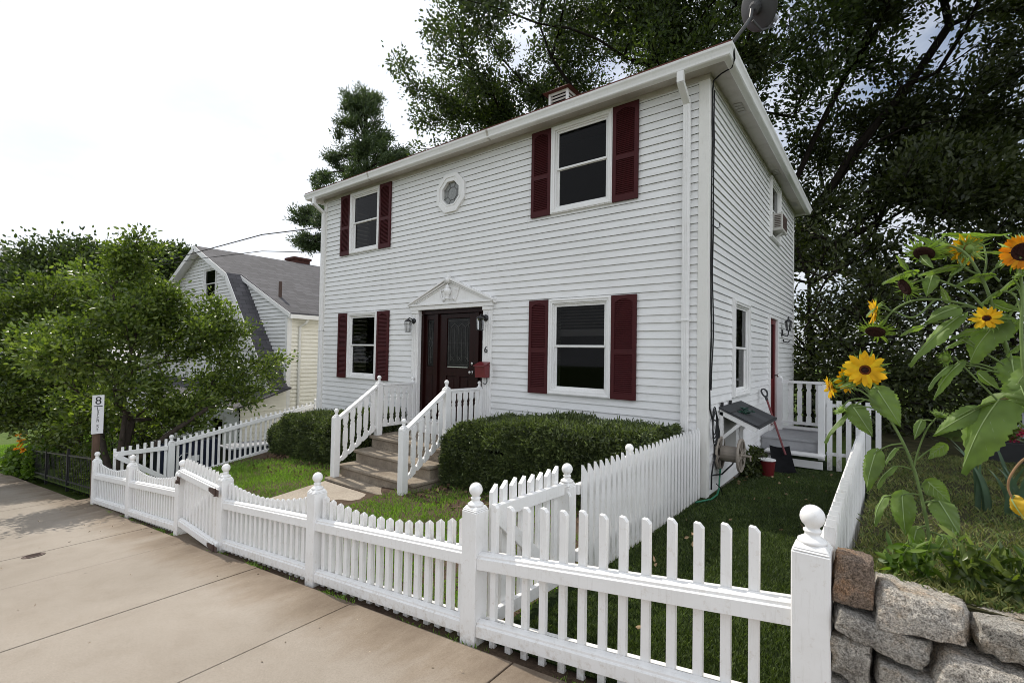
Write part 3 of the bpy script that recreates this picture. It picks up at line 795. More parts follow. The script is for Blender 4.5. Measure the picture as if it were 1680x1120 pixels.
def shutter(T, u0, u1, z0, z1, parent):
    b = MB(); st_ = 0.052; d0, d1 = 0.018, 0.048

    def bx(a, c, p, q, e0=d0, e1=d1):
        b.hexa([T(a, e0, p), T(c, e0, p), T(c, e1, p), T(a, e1, p), T(a, e0, q), T(c, e0, q), T(c, e1, q), T(a, e1, q)])
    bx(u0, u0 + st_, z0, z1); bx(u1 - st_, u1, z0, z1)
    h = z1 - z0
    bot, top, mid = z0 + 0.085, z1 - 0.055, z0 + h * 0.455
    bx(u0 + st_, u1 - st_, z0, bot); bx(u0 + st_, u1 - st_, mid - 0.032, mid + 0.032)
    # arched head of the upper panel
    n = 8; W = u1 - u0 - 2 * st_
    for i in range(n):
        a, c = u0 + st_ + W * i / n, u0 + st_ + W * (i + 1) / n
        arch = lambda t: top - 0.045 * (abs(2 * t - 1) ** 2.2)
        pa, pc = arch(i / n), arch((i + 1) / n)
        b.hexa([T(a, d0, pa), T(c, d0, pc), T(c, d1, pc), T(a, d1, pa), T(a, d0, z1), T(c, d0, z1), T(c, d1, z1), T(a, d1, z1)])
    bx(u0 + 0.01, u1 - 0.01, z0 + 0.01, z1 - 0.01, 0.016, 0.026)
    for lo, hi in ((bot, mid - 0.032), (mid + 0.032, top)):
        n = int((hi - lo) / 0.026)
        for k in range(n):
            z = lo + (hi - lo) * (k + 0.5) / n
            a, c = u0 + st_, u1 - st_
            b.hexa([T(a, 0.044, z - 0.011), T(c, 0.044, z - 0.011), T(c, 0.028, z + 0.009), T(a, 0.028, z + 0.009), T(a, 0.046, z - 0.007), T(c, 0.046, z - 0.007), T(c, 0.03, z + 0.013), T(a, 0.03, z + 0.013)])
    return b.build('shutter', M['shutter'], parent)


for i, (sa, wa, wb, sb, z0, z1) in enumerate(WF):
    window(Tfront, wa, wb, z0, z1, house, blind=(i == 0))
    shutter(Tfront, sa, wa - 0.004, z0 + 0.0, z1 - 0.004, house)
    shutter(Tfront, wb + 0.004, sb, z0 + 0.0, z1 - 0.004, house)
window(Tside, 7.21, 8.21, -0.56, 0.83, house)
window(Tside, 9.95, 10.97, 2.27, 3.43, house)
# octagonal window
b = MB(); ox, oz, orr = OCT


def octring(b, r0, r1, d0, d1):
    for k in range(8):
        t0, t1 = R(22.5 + 45 * k), R(22.5 + 45 * (k + 1))
        pt_ = lambda r_, t, d: Tfront(ox + r_ * math.cos(t), d, oz + r_ * math.sin(t))
        b.hexa([pt_(r0, t0, d0), pt_(r1, t0, d0), pt_(r1, t1, d0), pt_(r0, t1, d0), pt_(r0, t0, d1), pt_(r1, t0, d1), pt_(r1, t1, d1), pt_(r0, t1, d1)])


octring(b, 0.235, 0.372, -0.03, 0.038); octring(b, 0.30, 0.372, 0.038, 0.052); octring(b, 0.222, 0.25, -0.05, 0.046)
ow = b.build('octagonal_window', M['trim'], house)
b = MB(); b.add([Tfront(ox + 0.235 * math.cos(R(22.5 + 45 * k)), -0.01, oz + 0.235 * math.sin(R(22.5 + 45 * k))) for k in range(8)], [tuple(range(8))]); M['etched'] = plain('etched_glass', (0.23, 0.235, 0.225), 0.2, 0.35, 30, 0.5)
b.build('pane', M['etched'], ow, recalc=False)
b = MB(); octring(b, 0.118, 0.126, -0.008, -0.002)
for k in range(8):
    t = R(22.5 + 45 * k)
    b.bar(Tfront(ox + 0.124 * math.cos(t), -0.005, oz + 0.124 * math.sin(t)), Tfront(ox + 0.23 * math.cos(t), -0.005, oz + 0.23 * math.sin(t)), 0.007, 0.005, (0, 1, 0))
b.build('came', M['came'], ow)

# downspouts
def downspout(x, zbot, flip=1):
    b = MB(); w, dpt = 0.082, 0.062
    path = [(0.30, 3.44), (0.30, 3.33), (0.055, 3.14), (0.055, zbot)]
    for i in range(3):
        (d0, z0), (d1, z1) = path[i], path[i + 1]
        if i != 1:
            b.box(x - w / 2, x + w / 2, HOUSE_F - d0 - dpt / 2, HOUSE_F - d0 + dpt / 2, min(z0, z1) - (0.02 if i == 0 else 0), max(z0, z1) + (0.02 if i == 2 else 0))
        else:
            b.hexa([(x - w / 2 + 0.001, HOUSE_F - d1 - dpt / 2, z1), (x + w / 2 - 0.001, HOUSE_F - d1 - dpt / 2, z1), (x + w / 2 - 0.001, HOUSE_F - d1 + dpt / 2, z1 + 0.03), (x - w / 2 + 0.001, HOUSE_F - d1 + dpt / 2, z1 + 0.03),
                    (x - w / 2 + 0.001, HOUSE_F - d0 - dpt / 2, z0 - 0.03), (x + w / 2 - 0.001, HOUSE_F - d0 - dpt / 2, z0 - 0.03), (x + w / 2 - 0.001, HOUSE_F - d0 + dpt / 2, z0), (x - w / 2 + 0.001, HOUSE_F - d0 + dpt / 2, z0)])
    for rx in (-0.022, 0, 0.022):
        b.box(x + rx - 0.006, x + rx + 0.006, HOUSE_F - 0.055 - dpt / 2 - 0.004, HOUSE_F - 0.055 - dpt / 2 + 0.001, zbot, 3.12)
    ds = b.build('downspout', M['trim'], house, bevel=0.004)
    s_ = MB(); s_.box(x - w / 2 - 0.09, x + w / 2 + 0.09, HOUSE_F - 0.024, HOUSE_F - 0.019, 0.435, 0.465); s_.box(x - w / 2 - 0.006, x + w / 2 + 0.006, HOUSE_F - 0.099, HOUSE_F - 0.022, 0.437, 0.463)
    s_.build('strap', M['trim'], ds, bevel=0.002)


downspout(-1.935, -1.70); downspout(-10.205, -2.1)

# front entrance
DZ0, DZ1 = -1.205, 0.775
b = MB()
for x0, x1 in ((-7.045, -6.865), (-5.262, -5.082)):
    b.box(x0, x1, HOUSE_F - 0.05, HOUSE_F + 0.03, DZ0 - 0.20, DZ1)
    for k in range(3):
        xc = x0 + 0.045 + k * 0.045
        b.box(xc - 0.011, xc + 0.011, HOUSE_F - 0.060, HOUSE_F - 0.049, DZ0 + 0.1, DZ1 - 0.08)
    b.box(x0 - 0.008, x1 + 0.008, HOUSE_F - 0.066, HOUSE_F - 0.02, DZ1 - 0.06, DZ1 - 0.002)
b.box(-7.075, -5.052, HOUSE_F - 0.075, HOUSE_F + 0.02, DZ1, DZ1 + 0.072)
b.box(-7.10, -5.027, HOUSE_F - 0.10, HOUSE_F + 0.02, DZ1 + 0.074, DZ1 + 0.105)
pil = b.build('door_surround', M['trim'], house, bevel=0.003)
b = MB(); ax_, az_ = -6.063, 1.29; by = DZ1 + 0.105
b.prism([(-7.09, HOUSE_F - 0.045, by), (-5.037, HOUSE_F - 0.045, by), (ax_, HOUSE_F - 0.045, az_)], (0, 0.05, 0))
for xe, s_ in ((-7.115, -1), (-5.012, 1)):
    for (off, th, dd) in ((0.0, 0.032, 0.115), (-0.045, 0.03, 0.085), (-0.085, 0.018, 0.065)):
        a = np.array([xe, 0, by + off * 0.55]); c = np.array([ax_, 0, az_ + 0.02 + off])
        b.hexa([(a[0], HOUSE_F - dd, a[2] - th / 2), (a[0], HOUSE_F + 0.01, a[2] - th / 2), (a[0], HOUSE_F + 0.01, a[2] + th / 2), (a[0], HOUSE_F - dd, a[2] + th / 2),
                (c[0], HOUSE_F - dd, c[2] - th / 2), (c[0], HOUSE_F + 0.01, c[2] - th / 2), (c[0], HOUSE_F + 0.01, c[2] + th / 2), (c[0], HOUSE_F - dd, c[2] + th / 2)])
b.build('pediment', M['trim'], pil, bevel=0.002)
b = MB()
b.lathe((ax_, HOUSE_F - 0.10, 0.93), [(0.035, 0), (0.05, 0.015), (0.022, 0.04), (0.03, 0.07), (0.062, 0.12), (0.07, 0.165), (0.05, 0.185), (0.03, 0.20), (0.045, 0.225), (0.02, 0.25), (0.006, 0.30)], 12)
b.box(ax_ - 0.045, ax_ + 0.045, HOUSE_F - 0.135, HOUSE_F - 0.03, 1.22, 1.325)
b.lathe((ax_, HOUSE_F - 0.085, 1.325), [(0.05, 0), (0.055, 0.01), (0.04, 0.035), (0.004, 0.05)], 12)
for s_ in (-1, 1):
    b.tube([(ax_ + s_ * (0.13 + 0.1 * math.sin(t * 0.7)), HOUSE_F - 0.055, 0.96 + 0.05 * t - 0.06 * math.cos(t * 1.6)) for t in np.linspace(0, 4.2, 12)], np.linspace(0.018, 0.008, 12), 6)
    b.lathe((ax_ + s_ * 0.12, HOUSE_F - 0.055, 0.945), [(0.028, -0.02), (0.028, 0.02)], 10, 'Y')
b.build('carving', M['trim'], pil, smooth=True)

dy = HOUSE_F + 0.10
b = MB()
b.box(-6.865, -5.262, HOUSE_F + 0.03, HOUSE_F + 0.115, 0.70, DZ1)       # head
for x0, x1 in ((-6.863, -6.81), (-6.52, -6.43), (-5.515, -5.43), (-5.312, -5.264)):
    b.box(x0, x1, HOUSE_F + 0.035, HOUSE_F + 0.115, DZ0, 0.698)
b.box(-6.864, -5.263, HOUSE_F + 0.03, HOUSE_F + 0.115, DZ0 - 0.03, DZ0 - 0.001)
b.box(-6.9, -5.2, HOUSE_F + 0.13, HOUSE_F + 0.16, DZ0 - 0.05, DZ1 + 0.02)
dfr = b.build('door_frame', M['door'], house, bevel=0.003)


def leaded(u0, u1, z0, z1, parent, y, pattern):
    b = MB(); b.add([(u0, y, z0), (u1, y, z0), (u1, y, z1), (u0, y, z1)], [(0, 1, 2, 3)]); b.build('leaded_glass', M['leaded'], parent, recalc=False)
    b = MB()
    for p, q in pattern:
        f = lambda s_: (u0 + (u1 - u0) * s_[0], y - 0.004, z0 + (z1 - z0) * s_[1])
        b.bar(f(p), f(q), 0.004, 0.007, (0.01, 1, 0.02))
    b.build('came', M['came'], parent)


b = MB()
x0, x1 = -6.425, -5.52
b.box(x0, x0 + 0.19, dy - 0.022, dy + 0.02, DZ0 + 0.005, 0.695); b.box(x1 - 0.16, x1, dy - 0.022, dy + 0.02, DZ0 + 0.005, 0.695)
b.box(x0 + 0.19, x1 - 0.16, dy - 0.022, dy + 0.02, 0.615, 0.695); b.box(x0 + 0.19, x1 - 0.16, dy - 0.022, dy + 0.02, -0.42, -0.26)
b.box(x0 + 0.19, x1 - 0.16, dy - 0.022, dy + 0.02, DZ0 + 0.005, DZ0 + 0.16)
b.box(x0 + 0.19, x1 - 0.16, dy - 0.004, dy + 0.015, DZ0 + 0.161, -0.421)
b.box(-6.01, -5.90, dy - 0.022, dy + 0.014, DZ0 + 0.161, -0.421)
for a, c in ((-6.20, -6.05), (-5.86, -5.71)):
    b.box(a, c, dy - 0.016, dy - 0.003, DZ0 + 0.21, -0.47)
door = b.build('front_door', M['door'], house, bevel=0.004)
gx0, gx1 = x0 + 0.20, x1 - 0.17
pat = []
for k in range(1, 6):
    pat.append(((k / 6, 0.12), (k / 6, 0.82)))
pat += [((0.06, 0.04), (0.06, 0.96)), ((0.94, 0.04), (0.94, 0.96)), ((0.06, 0.04), (0.94, 0.04)), ((0.06, 0.96), (0.94, 0.96)), ((0.06, 0.50), (0.94, 0.50))]
for k in range(3):
    a = 1 / 6 + k * 0.333 - 0.0
    pat += [((a, 0.82), (a + 0.166, 0.90)), ((a + 0.166, 0.90), (min(0.94, a + 0.333), 0.82)), ((a, 0.12), (a + 0.12, 0.20)), ((a, 0.22), (a + 0.16, 0.12))]
leaded(gx0, gx1, -0.25, 0.605, door, dy - 0.006, pat)
b = MB()
b.lathe((-5.60, dy - 0.022, -0.335), [(0.03, 0), (0.03, -0.008), (0.012, -0.012), (0.012, -0.035), (0.028, -0.05), (0.03, -0.065), (0.018, -0.08), (0.002, -0.083)], 14, 'Y')
b.build('door_knob', M['steel'], door, smooth=True)
b = MB()
b.lathe((-5.60, dy - 0.022, -0.185), [(0.026, 0), (0.026, -0.012), (0.02, -0.018), (0.002, -0.019)], 14, 'Y')
b.build('deadbolt', M['steel'], door, smooth=True)
b = MB(); b.box(-6.19, -5.70, dy - 0.034, dy - 0.021, -0.262, -0.248); b.build('sill_strip', M['steel'], door)
for a, c in ((-6.81, -6.52), (-5.43, -5.312)):
    s_ = MB()
    wst = min(0.075, (c - a) * 0.22)
    s_.box(a, a + wst, dy - 0.02, dy + 0.02, DZ0, 0.698); s_.box(c - wst, c, dy - 0.02, dy + 0.02, DZ0, 0.698)
    s_.box(a + wst, c - wst, dy - 0.02, dy + 0.02, 0.60, 0.698); s_.box(a + wst, c - wst, dy - 0.02, dy + 0.02, DZ0, -0.26)
    s_.box(a + wst, c - wst, dy - 0.028, dy - 0.021, DZ0 + 0.2, -0.42)
    sl = s_.build('sidelight', M['door'], house, bevel=0.003)
    leaded(a + wst, c - wst, -0.255, 0.595, sl, dy - 0.005, [((0.2, 0.04), (0.2, 0.96)), ((0.8, 0.04), (0.8, 0.96)), ((0.5, 0.05), (0.5, 0.4)), ((0.5, 0.60), (0.5, 0.95)), ((0.2, 0.5), (0.5, 0.62)), ((0.5, 0.62), (0.8, 0.5)), ((0.8, 0.5), (0.5, 0.38)), ((0.5, 0.38), (0.2, 0.5)), ((0.2, 0.8), (0.8, 0.8)), ((0.2, 0.2), (0.8, 0.2))])


def text(body, size, mat, parent, name, loc, rot, ext=0.002, align='CENTER', spacing=1.0, offset=0.0):
    c = bpy.data.curves.new(name, 'FONT'); c.body = body; c.size = size; c.extrude = ext; c.align_x = align; c.align_y = 'CENTER'; c.space_line = spacing; c.offset = offset
    o = bpy.data.objects.new(name, c); COL.objects.link(o); o.parent = parent
    o.location = tuple(np.array(loc, float) - ORG[parent.name]); o.rotation_euler = rot
    bpy.context.view_layer.update()
    me = bpy.data.meshes.new_from_object(o.evaluated_get(bpy.context.evaluated_depsgraph_get()))
    q = bpy.data.objects.new(name, me); COL.objects.link(q); q.parent = parent; q.location = o.location; q.rotation_euler = rot
    bpy.data.objects.remove(o); q.name = name; me.materials.clear(); me.materials.append(mat); ORG[q.name] = ORG[parent.name]
    return q


text('6', 0.155, M['ink'], pil, 'house_number', (-5.175, HOUSE_F - 0.064, 0.055), (R(90), 0, 0), 0.003)

# side door
b = MB(); ring(b, Tside, 9.90, 10.77, -1.33, 0.81, 0.055, -0.02, 0.045)
b.hexa([Tside(9.90, -0.02, -1.36), Tside(10.77, -0.02, -1.36), Tside(10.77, 0.07, -1.36), Tside(9.90, 0.07, -1.36), Tside(9.90, -0.02, -1.331), Tside(10.77, -0.02, -1.331), Tside(10.77, 0.07, -1.331), Tside(9.90, 0.07, -1.331)])
sdoor = b.build('side_door', M['trim'], house, bevel=0.003)
b = MB(); ring(b, Tside, 9.955, 10.715, -1.27, 0.755, 0.1, -0.05, 0.0)
b.hexa([Tside(10.055, -0.05, -1.17), Tside(10.615, -0.05, -1.17), Tside(10.615, -0.03, -1.17), Tside(10.055, -0.03, -1.17), Tside(10.055, -0.05, -0.4), Tside(10.615, -0.05, -0.4), Tside(10.615, -0.03, -0.4), Tside(10.055, -0.03, -0.4)])
b.build('door_leaf', M['red'], sdoor)
b = MB(); b.add([Tside(10.055, -0.03, -0.4), Tside(10.615, -0.03, -0.4), Tside(10.615, -0.03, 0.655), Tside(10.055, -0.03, 0.655)], [(0, 1, 2, 3)]); b.build('pane', M['glass'], sdoor, recalc=False)
b = MB(); b.lathe(Tside(10.62, 0.0, -0.33), [(0.012, 0), (0.012, 0.04), (0.03, 0.05), (0.028, 0.07), (0.004, 0.078)], 10, 'X'); b.build('door_knob', M['steel'], sdoor, smooth=True)
# soffit vents
b = MB()
for y in (7.1, 10.0, 12.3):
    for k in range(4):
        b.box(HOUSE_R + 0.07, HOUSE_R + 0.17, y - 0.16 + k * 0.085, y - 0.10 + k * 0.085, 3.4595, 3.4655)
b.build('soffit_vent', plain('vent_grey', (0.48, 0.46, 0.43), 0.6, 0.1), house)

# ------------------------------------------------------------------ things fixed to the house
def wall_lantern(name, label, x, z, y, kind):
    t = thing(name, label, 'wall lamp', (x, y, z), 'coach lanterns beside the front door' if kind else None)
    b = MB()
    b.lathe((x, y, z + 0.05), [(0.055, 0), (0.055, -0.012), (0.03, -0.03), (0.004, -0.032)], 14, 'Y')
    b.tube([(x, y - 0.02, z + 0.05), (x, y - 0.07, z + 0.09), (x, y - 0.12, z + 0.10), (x, y - 0.14, z + 0.07)], 0.010, 8)
    b.build('bracket', M['black'], t, smooth=True)
    b = MB(); c = (x, y - 0.14, z)
    b.lathe((x, y - 0.14, z + 0.03), [(0.066, 0), (0.072, 0.006), (0.05, 0.03), (0.018, 0.045), (0.006, 0.06)], 6)
    b.lathe((x, y - 0.14, z - 0.165), [(0.045, 0), (0.06, 0.004), (0.06, 0.012), (0.045, 0.014)], 6)
    for k in range(6):
        a = math.pi / 3 * k
        b.bar((x + 0.053 * math.cos(a), y - 0.14 + 0.053 * math.sin(a), z - 0.155), (x + 0.064 * math.cos(a), y - 0.14 + 0.064 * math.sin(a), z + 0.033), 0.007, 0.007)
    b.build('cage', M['black'], t)
    b = MB(); b.lathe((x, y - 0.14, z - 0.15), [(0.049, 0), (0.06, 0.178)], 6); b.build('lamp_glass', M['lampglass'], t)


wall_lantern('wall_lantern', 'black glass lantern left of the front door', -6.985, 0.53, HOUSE_F - 0.052, True)
wall_lantern('wall_lantern', 'black glass lantern on the right pilaster above the number 6', -5.185, 0.53, HOUSE_F - 0.067, True)
# side-wall post lantern
lx, ly, lz = HOUSE_R + 0.02, 11.32, 0.72
t = thing('wall_lantern', 'black lantern with pointed cap on the side wall near the deck', 'wall lamp', (lx, ly, lz))
b = MB(); b.box(lx, lx + 0.02, ly - 0.04, ly + 0.04, lz - 0.25, lz - 0.12); b.tube([(lx + 0.02, ly, lz - 0.23), (lx + 0.10, ly, lz - 0.26), (lx + 0.12, ly, lz - 0.20), (lx + 0.12, ly, lz - 0.14)], 0.012, 8)
b.build('bracket', M['black'], t)
b = MB(); cc = (lx + 0.12, ly, lz - 0.15)
b.lathe(cc, [(0.02, 0), (0.05, 0.01), (0.05, 0.02)], 6)
for k in range(6):
    a = math.pi / 3 * k; b.bar((cc[0] + 0.038 * math.cos(a), ly + 0.038 * math.sin(a), cc[2] + 0.02), (cc[0] + 0.068 * math.cos(a), ly + 0.068 * math.sin(a), cc[2] + 0.185), 0.010, 0.010)
b.lathe((cc[0], ly, cc[2] + 0.185), [(0.076, 0), (0.078, 0.01), (0.03, 0.055), (0.016, 0.07), (0.022, 0.085), (0.005, 0.12)], 6)
b.build('cage', M['black'], t)
b = MB(); b.lathe((cc[0], ly, cc[2] + 0.022), [(0.034, 0), (0.064, 0.162)], 6); b.build('lamp_glass', M['lampglass'], t)
b = MB(); b.tube([(HOUSE_R + 0.02, 11.5, 0.36), (HOUSE_R + 0.10, 11.5, 0.34), (HOUSE_R + 0.14, 11.5, 0.37)], 0.012, 8); b.lathe((HOUSE_R + 0.018, 11.5, 0.38), [(0.03, 0), (0.03, 0.012)], 10, 'X')
tag(b.build('wall_hook', M['black'], origin=(HOUSE_R, 11.5, 0.36)), 'small black hook on the side wall below the lantern', 'hook')

mz = (-5.19, HOUSE_F - 0.066, -0.27)
t = thing('mailbox', 'red metal mailbox with sloping lid on the right door pilaster', 'mailbox', mz)
b = MB(); b.hexa([(-5.30, mz[1] - 0.11, -0.40), (-5.08, mz[1] - 0.11, -0.40), (-5.08, mz[1], -0.40), (-5.30, mz[1], -0.40), (-5.30, mz[1] - 0.13, -0.21), (-5.08, mz[1] - 0.13, -0.21), (-5.08, mz[1], -0.17), (-5.30, mz[1], -0.17)])
b.build('box_body', M['red'], t, bevel=0.004)
b = MB(); b.hexa([(-5.31, mz[1] - 0.155, -0.216), (-5.07, mz[1] - 0.155, -0.216), (-5.07, mz[1], -0.164), (-5.31, mz[1], -0.164), (-5.31, mz[1] - 0.155, -0.206), (-5.07, mz[1] - 0.155, -0.206), (-5.07, mz[1], -0.142), (-5.31, mz[1], -0.142)])
b.build('lid', M['red'], t, bevel=0.003)
b = MB(); b.tube([(-5.12, mz[1] - 0.02, -0.40), (-5.10, mz[1] - 0.04, -0.47), (-5.12, mz[1] - 0.06, -0.51), (-5.16, mz[1] - 0.06, -0.49)], 0.008, 6); b.build('paper_hook', M['black'], t)

# air conditioner in the upper side window
t = thing('air_conditioner', 'beige window air conditioner in the upper side window', 'air conditioner', (HOUSE_R, 10.42, 2.37))
b = MB(); b.box(HOUSE_R - 0.02, HOUSE_R + 0.20, 10.13, 10.68, 2.42, 2.74); b.build('casing', plain('beige_casing', (0.52, 0.50, 0.46), 0.6, 0.12, 8, 0.3), t, bevel=0.006)
b = MB()
for k in range(8): b.box(HOUSE_R + 0.202, HOUSE_R + 0.208, 10.18 + k * 0.056, 10.206 + k * 0.056, 2.46, 2.72)
for k in range(7): b.box(HOUSE_R + 0.07, HOUSE_R + 0.17, 10.122, 10.129, 2.48 + k * 0.034, 2.496 + k * 0.034)
b.build('grille', M['rust'], t)
b = MB(); b.bar((HOUSE_R + 0.02, 10.42, 2.32), (HOUSE_R + 0.16, 10.42, 2.418), 0.04, 0.02); b.build('support_bracket', M['trim'], t)

# satellite dish on the corner of the roof
dc = np.array([-1.17, 6.05, 4.09]); t = thing('satellite_dish', 'grey satellite dish on the front corner of the roof', 'satellite dish', (-1.44, 5.86, 3.62))
dn = np.array([0.52, 0.70, 0.42]); dn /= np.linalg.norm(dn)
b = MB(); n = 26; prof = []
for r_ in np.linspace(0.002, 0.25, 9): prof.append((r_, 0.55 * r_ * r_ - 0.005))
prof2 = [(r_, z + 0.006) for r_, z in prof[::-1]]
b.lathe(dc, prof + [(0.256, 0.036)] + prof2, n, ax=dn)
b.build('reflector', M['dish'], t, smooth=True)
b = MB(); b.tube([(-1.44, 5.86, 3.60), (-1.36, 5.88, 3.70), (-1.26, 5.91, 3.83), tuple(dc - dn * 0.09 - np.array([0.0, 0, 0.10])), tuple(dc - dn * 0.07)], 0.021, 10)
b.lathe(dc - dn * 0.055, [(0.05, 0), (0.075, 0.01), (0.075, 0.05)], 12, ax=dn); b.box(-1.50, -1.38, 5.80, 5.92, 3.585, 3.605)
b.build('mast', M['dish'], t, smooth=False)
arm_end = dc + dn * 0.26 + np.array([0.0, 0, -0.28])
b = MB(); b.tube([tuple(dc - dn * 0.06 - np.array([0, 0, 0.14])), tuple(dc + dn * 0.08 - np.array([0, 0, 0.29])), tuple(arm_end)], 0.016, 8); b.build('feed_arm', M['dish'], t)
b = MB(); b.lathe(arm_end + np.array([0, 0, 0.03]), [(0.035, 0.0), (0.035, 0.06), (0.026, 0.07), (0.026, 0.11), (0.004, 0.112)], 12, ax=-dn * 0.5 + np.array([0, 0, 0.7])); b.lathe(arm_end + np.array([0.05, -0.04, 0.02]), [(0.03, 0.0), (0.03, 0.06), (0.02, 0.09), (0.004, 0.092)], 12, ax=-dn * 0.5 + np.array([0, 0, 0.7]))
b.build('feed_horn', M['greyplastic'], t, smooth=False)

# black cables down the corner
cy = HOUSE_F + 0.06
b = MB()
p0 = [(-1.35, 5.72, 3.60), (-1.36, 5.86, 3.46), (-1.42, 5.98, 3.435), (-1.55, 6.03, 3.43), (-1.645, 6.07, 3.40), (-1.664, cy, 3.30), (-1.664, cy, 2.9)]
zz = 2.9
while zz > -0.55:
    zz -= 0.22; p0.append((-1.664 + 0.006 * math.sin(zz * 5), cy + 0.014 * math.sin(zz * 3.1), zz))
p0 += [(-1.655, cy + 0.05, -0.75), (-1.65, cy + 0.25, -0.80), (-1.65, cy + 0.36, -0.93), (-1.65, cy + 0.33, -1.12), (-1.65, cy + 0.1, -1.30), (-1.65, cy + 0.03, -1.42), (-1.65, cy + 0.02, -1.60)]
b.tube(p0, 0.010, 6)
b.tube([(x + 0.012, y + 0.03 + 0.01 * math.sin(z * 4), z) for x, y, z in p0[5:22]], 0.008, 6)
for k in range(4):
    b.tube([(-1.645 + 0.004 * k, cy + 0.12 + (0.08 + 0.012 * k) * math.cos(a), -0.78 - 0.035 * k + (0.17 + 0.01 * k) * math.sin(a)) for a in np.linspace(0, 2 * math.pi, 20)], 0.007, 5, False)
b.tube([(-1.67, cy + 0.06, 1.63), (-1.63, cy + 0.1, 1.60), (-1.61, cy + 0.17, 1.62), (-1.62, cy + 0.18, 1.67)], 0.006, 5)
tag(b.build('cable', M['rubber'], origin=(-1.66, cy, -1.6), smooth=True), 'black cables running down the house corner to a coil', 'cable')

# ------------------------------------------------------------------ front steps and railings
SX0, SX1 = -7.02, -5.14
TR = [(4.24, -2.01), (4.465, -1.84), (4.748, -1.645), (5.05, -1.447)]
b = MB()
for i, (y, z) in enumerate(TR):
    x0, x1 = SX0 + 0.006 * i, SX1 - 0.006 * i
    b.box(x0 + 0.025, x1 - 0.025, y + 0.035, HOUSE_F - 0.03 - 0.006 * i, -2.5 - 0.01 * i, z - 0.055)
    b.box(x0, x1, y, HOUSE_F - 0.026 - 0.004 * i, z - 0.053, z)
t = thing('front_steps', 'weathered concrete front steps with four treads', 'steps', (-6.08, 5.1, -2.1))
b.build('stair_block', M['step'], t, bevel=0.012)
b = MB(); b.box(-6.84, -5.28, HOUSE_F - 0.17, HOUSE_F + 0.02, -1.44, DZ0 - 0.035); b.box(-6.855, -5.27, HOUSE_F - 0.20, HOUSE_F + 0.025, DZ0 - 0.033, DZ0 - 0.004); b.build('threshold', M['trim'], t, bevel=0.004)


def finial(b, c, s=1.0, n=14):
    r = 0.0425 * s
    ball = [(r * math.sin(a), 0.052 * s + r * (1 - math.cos(a)) * 1.03) for a in np.linspace(0.35, math.pi - 0.05, 10)]
    b.lathe(c, [(0.05 * s, 0), (0.05 * s, 0.010 * s), (0.038 * s, 0.018 * s), (0.026 * s, 0.026 * s), (0.026 * s, 0.036 * s), (0.031 * s, 0.042 * s), (0.031 * s, 0.048 * s), (0.022 * s, 0.052 * s)] + ball[1:], n)


def post(name, parent, x, y, w, zb, zt, cap=True, s=1.0, slopex=0.0):
    """square post, stepped cap, ball finial; zt is the top of the shaft"""
    b = MB(); h = w / 2
    b.box(x - h, x + h, y - h, y + h, zb, zt)
    if cap:
        b.box(x - h * 0.97, x + h * 0.97, y - h * 0.97, y + h * 0.97, zt + 0.0005, zt + 0.009)
        b.hexa([(x - h * 0.93, y - h * 0.93, zt + 0.0095), (x + h * 0.93, y - h * 0.93, zt + 0.0095), (x + h * 0.93, y + h * 0.93, zt + 0.0095), (x - h * 0.93, y + h * 0.93, zt + 0.0095),
                (x - h * 0.72, y - h * 0.72, zt + 0.028), (x + h * 0.72, y - h * 0.72, zt + 0.028), (x + h * 0.72, y + h * 0.72, zt + 0.028), (x - h * 0.72, y + h * 0.72, zt + 0.028)])
    p = b.build(name, M['fence'], parent, bevel=0.004)
    f = MB(); finial(f, (x, y, zt + 0.027), s); f.build('finial', M['fence'], p, smooth=True)
    return p


def baluster(parent, x, y, zb, zt, sl=0.0):
    """flat sawn baluster in the y-z plane; sl = slope of its ends"""
    w, th, n = 0.088, 0.022, 0.020
    L = zt - zb; h = w / 2
    prof = [(h, 0), (h, 0.10), (h - n * .5, 0.125), (h - n, 0.15), (h - n * .5, 0.178), (h - n * .8, 0.20), (h - 0.004, 0.24), (h - 0.004, L - 0.24), (h - n * .8, L - 0.20), (h - n * .5, L - 0.178), (h - n, L - 0.15), (h - n * .5, L - 0.125), (h, L - 0.10), (h, L)]
    if L < 0.5: prof = [(h, 0), (h, L)]
    loop = [(x - th / 2, y + d, zb + z + sl * d) for d, z in prof] + [(x - th / 2, y - d, zb + z - sl * d) for d, z in prof[::-1]]
    b = MB(); b.prism(loop, (th, 0, 0)); b.build('baluster', M['fence'], parent)


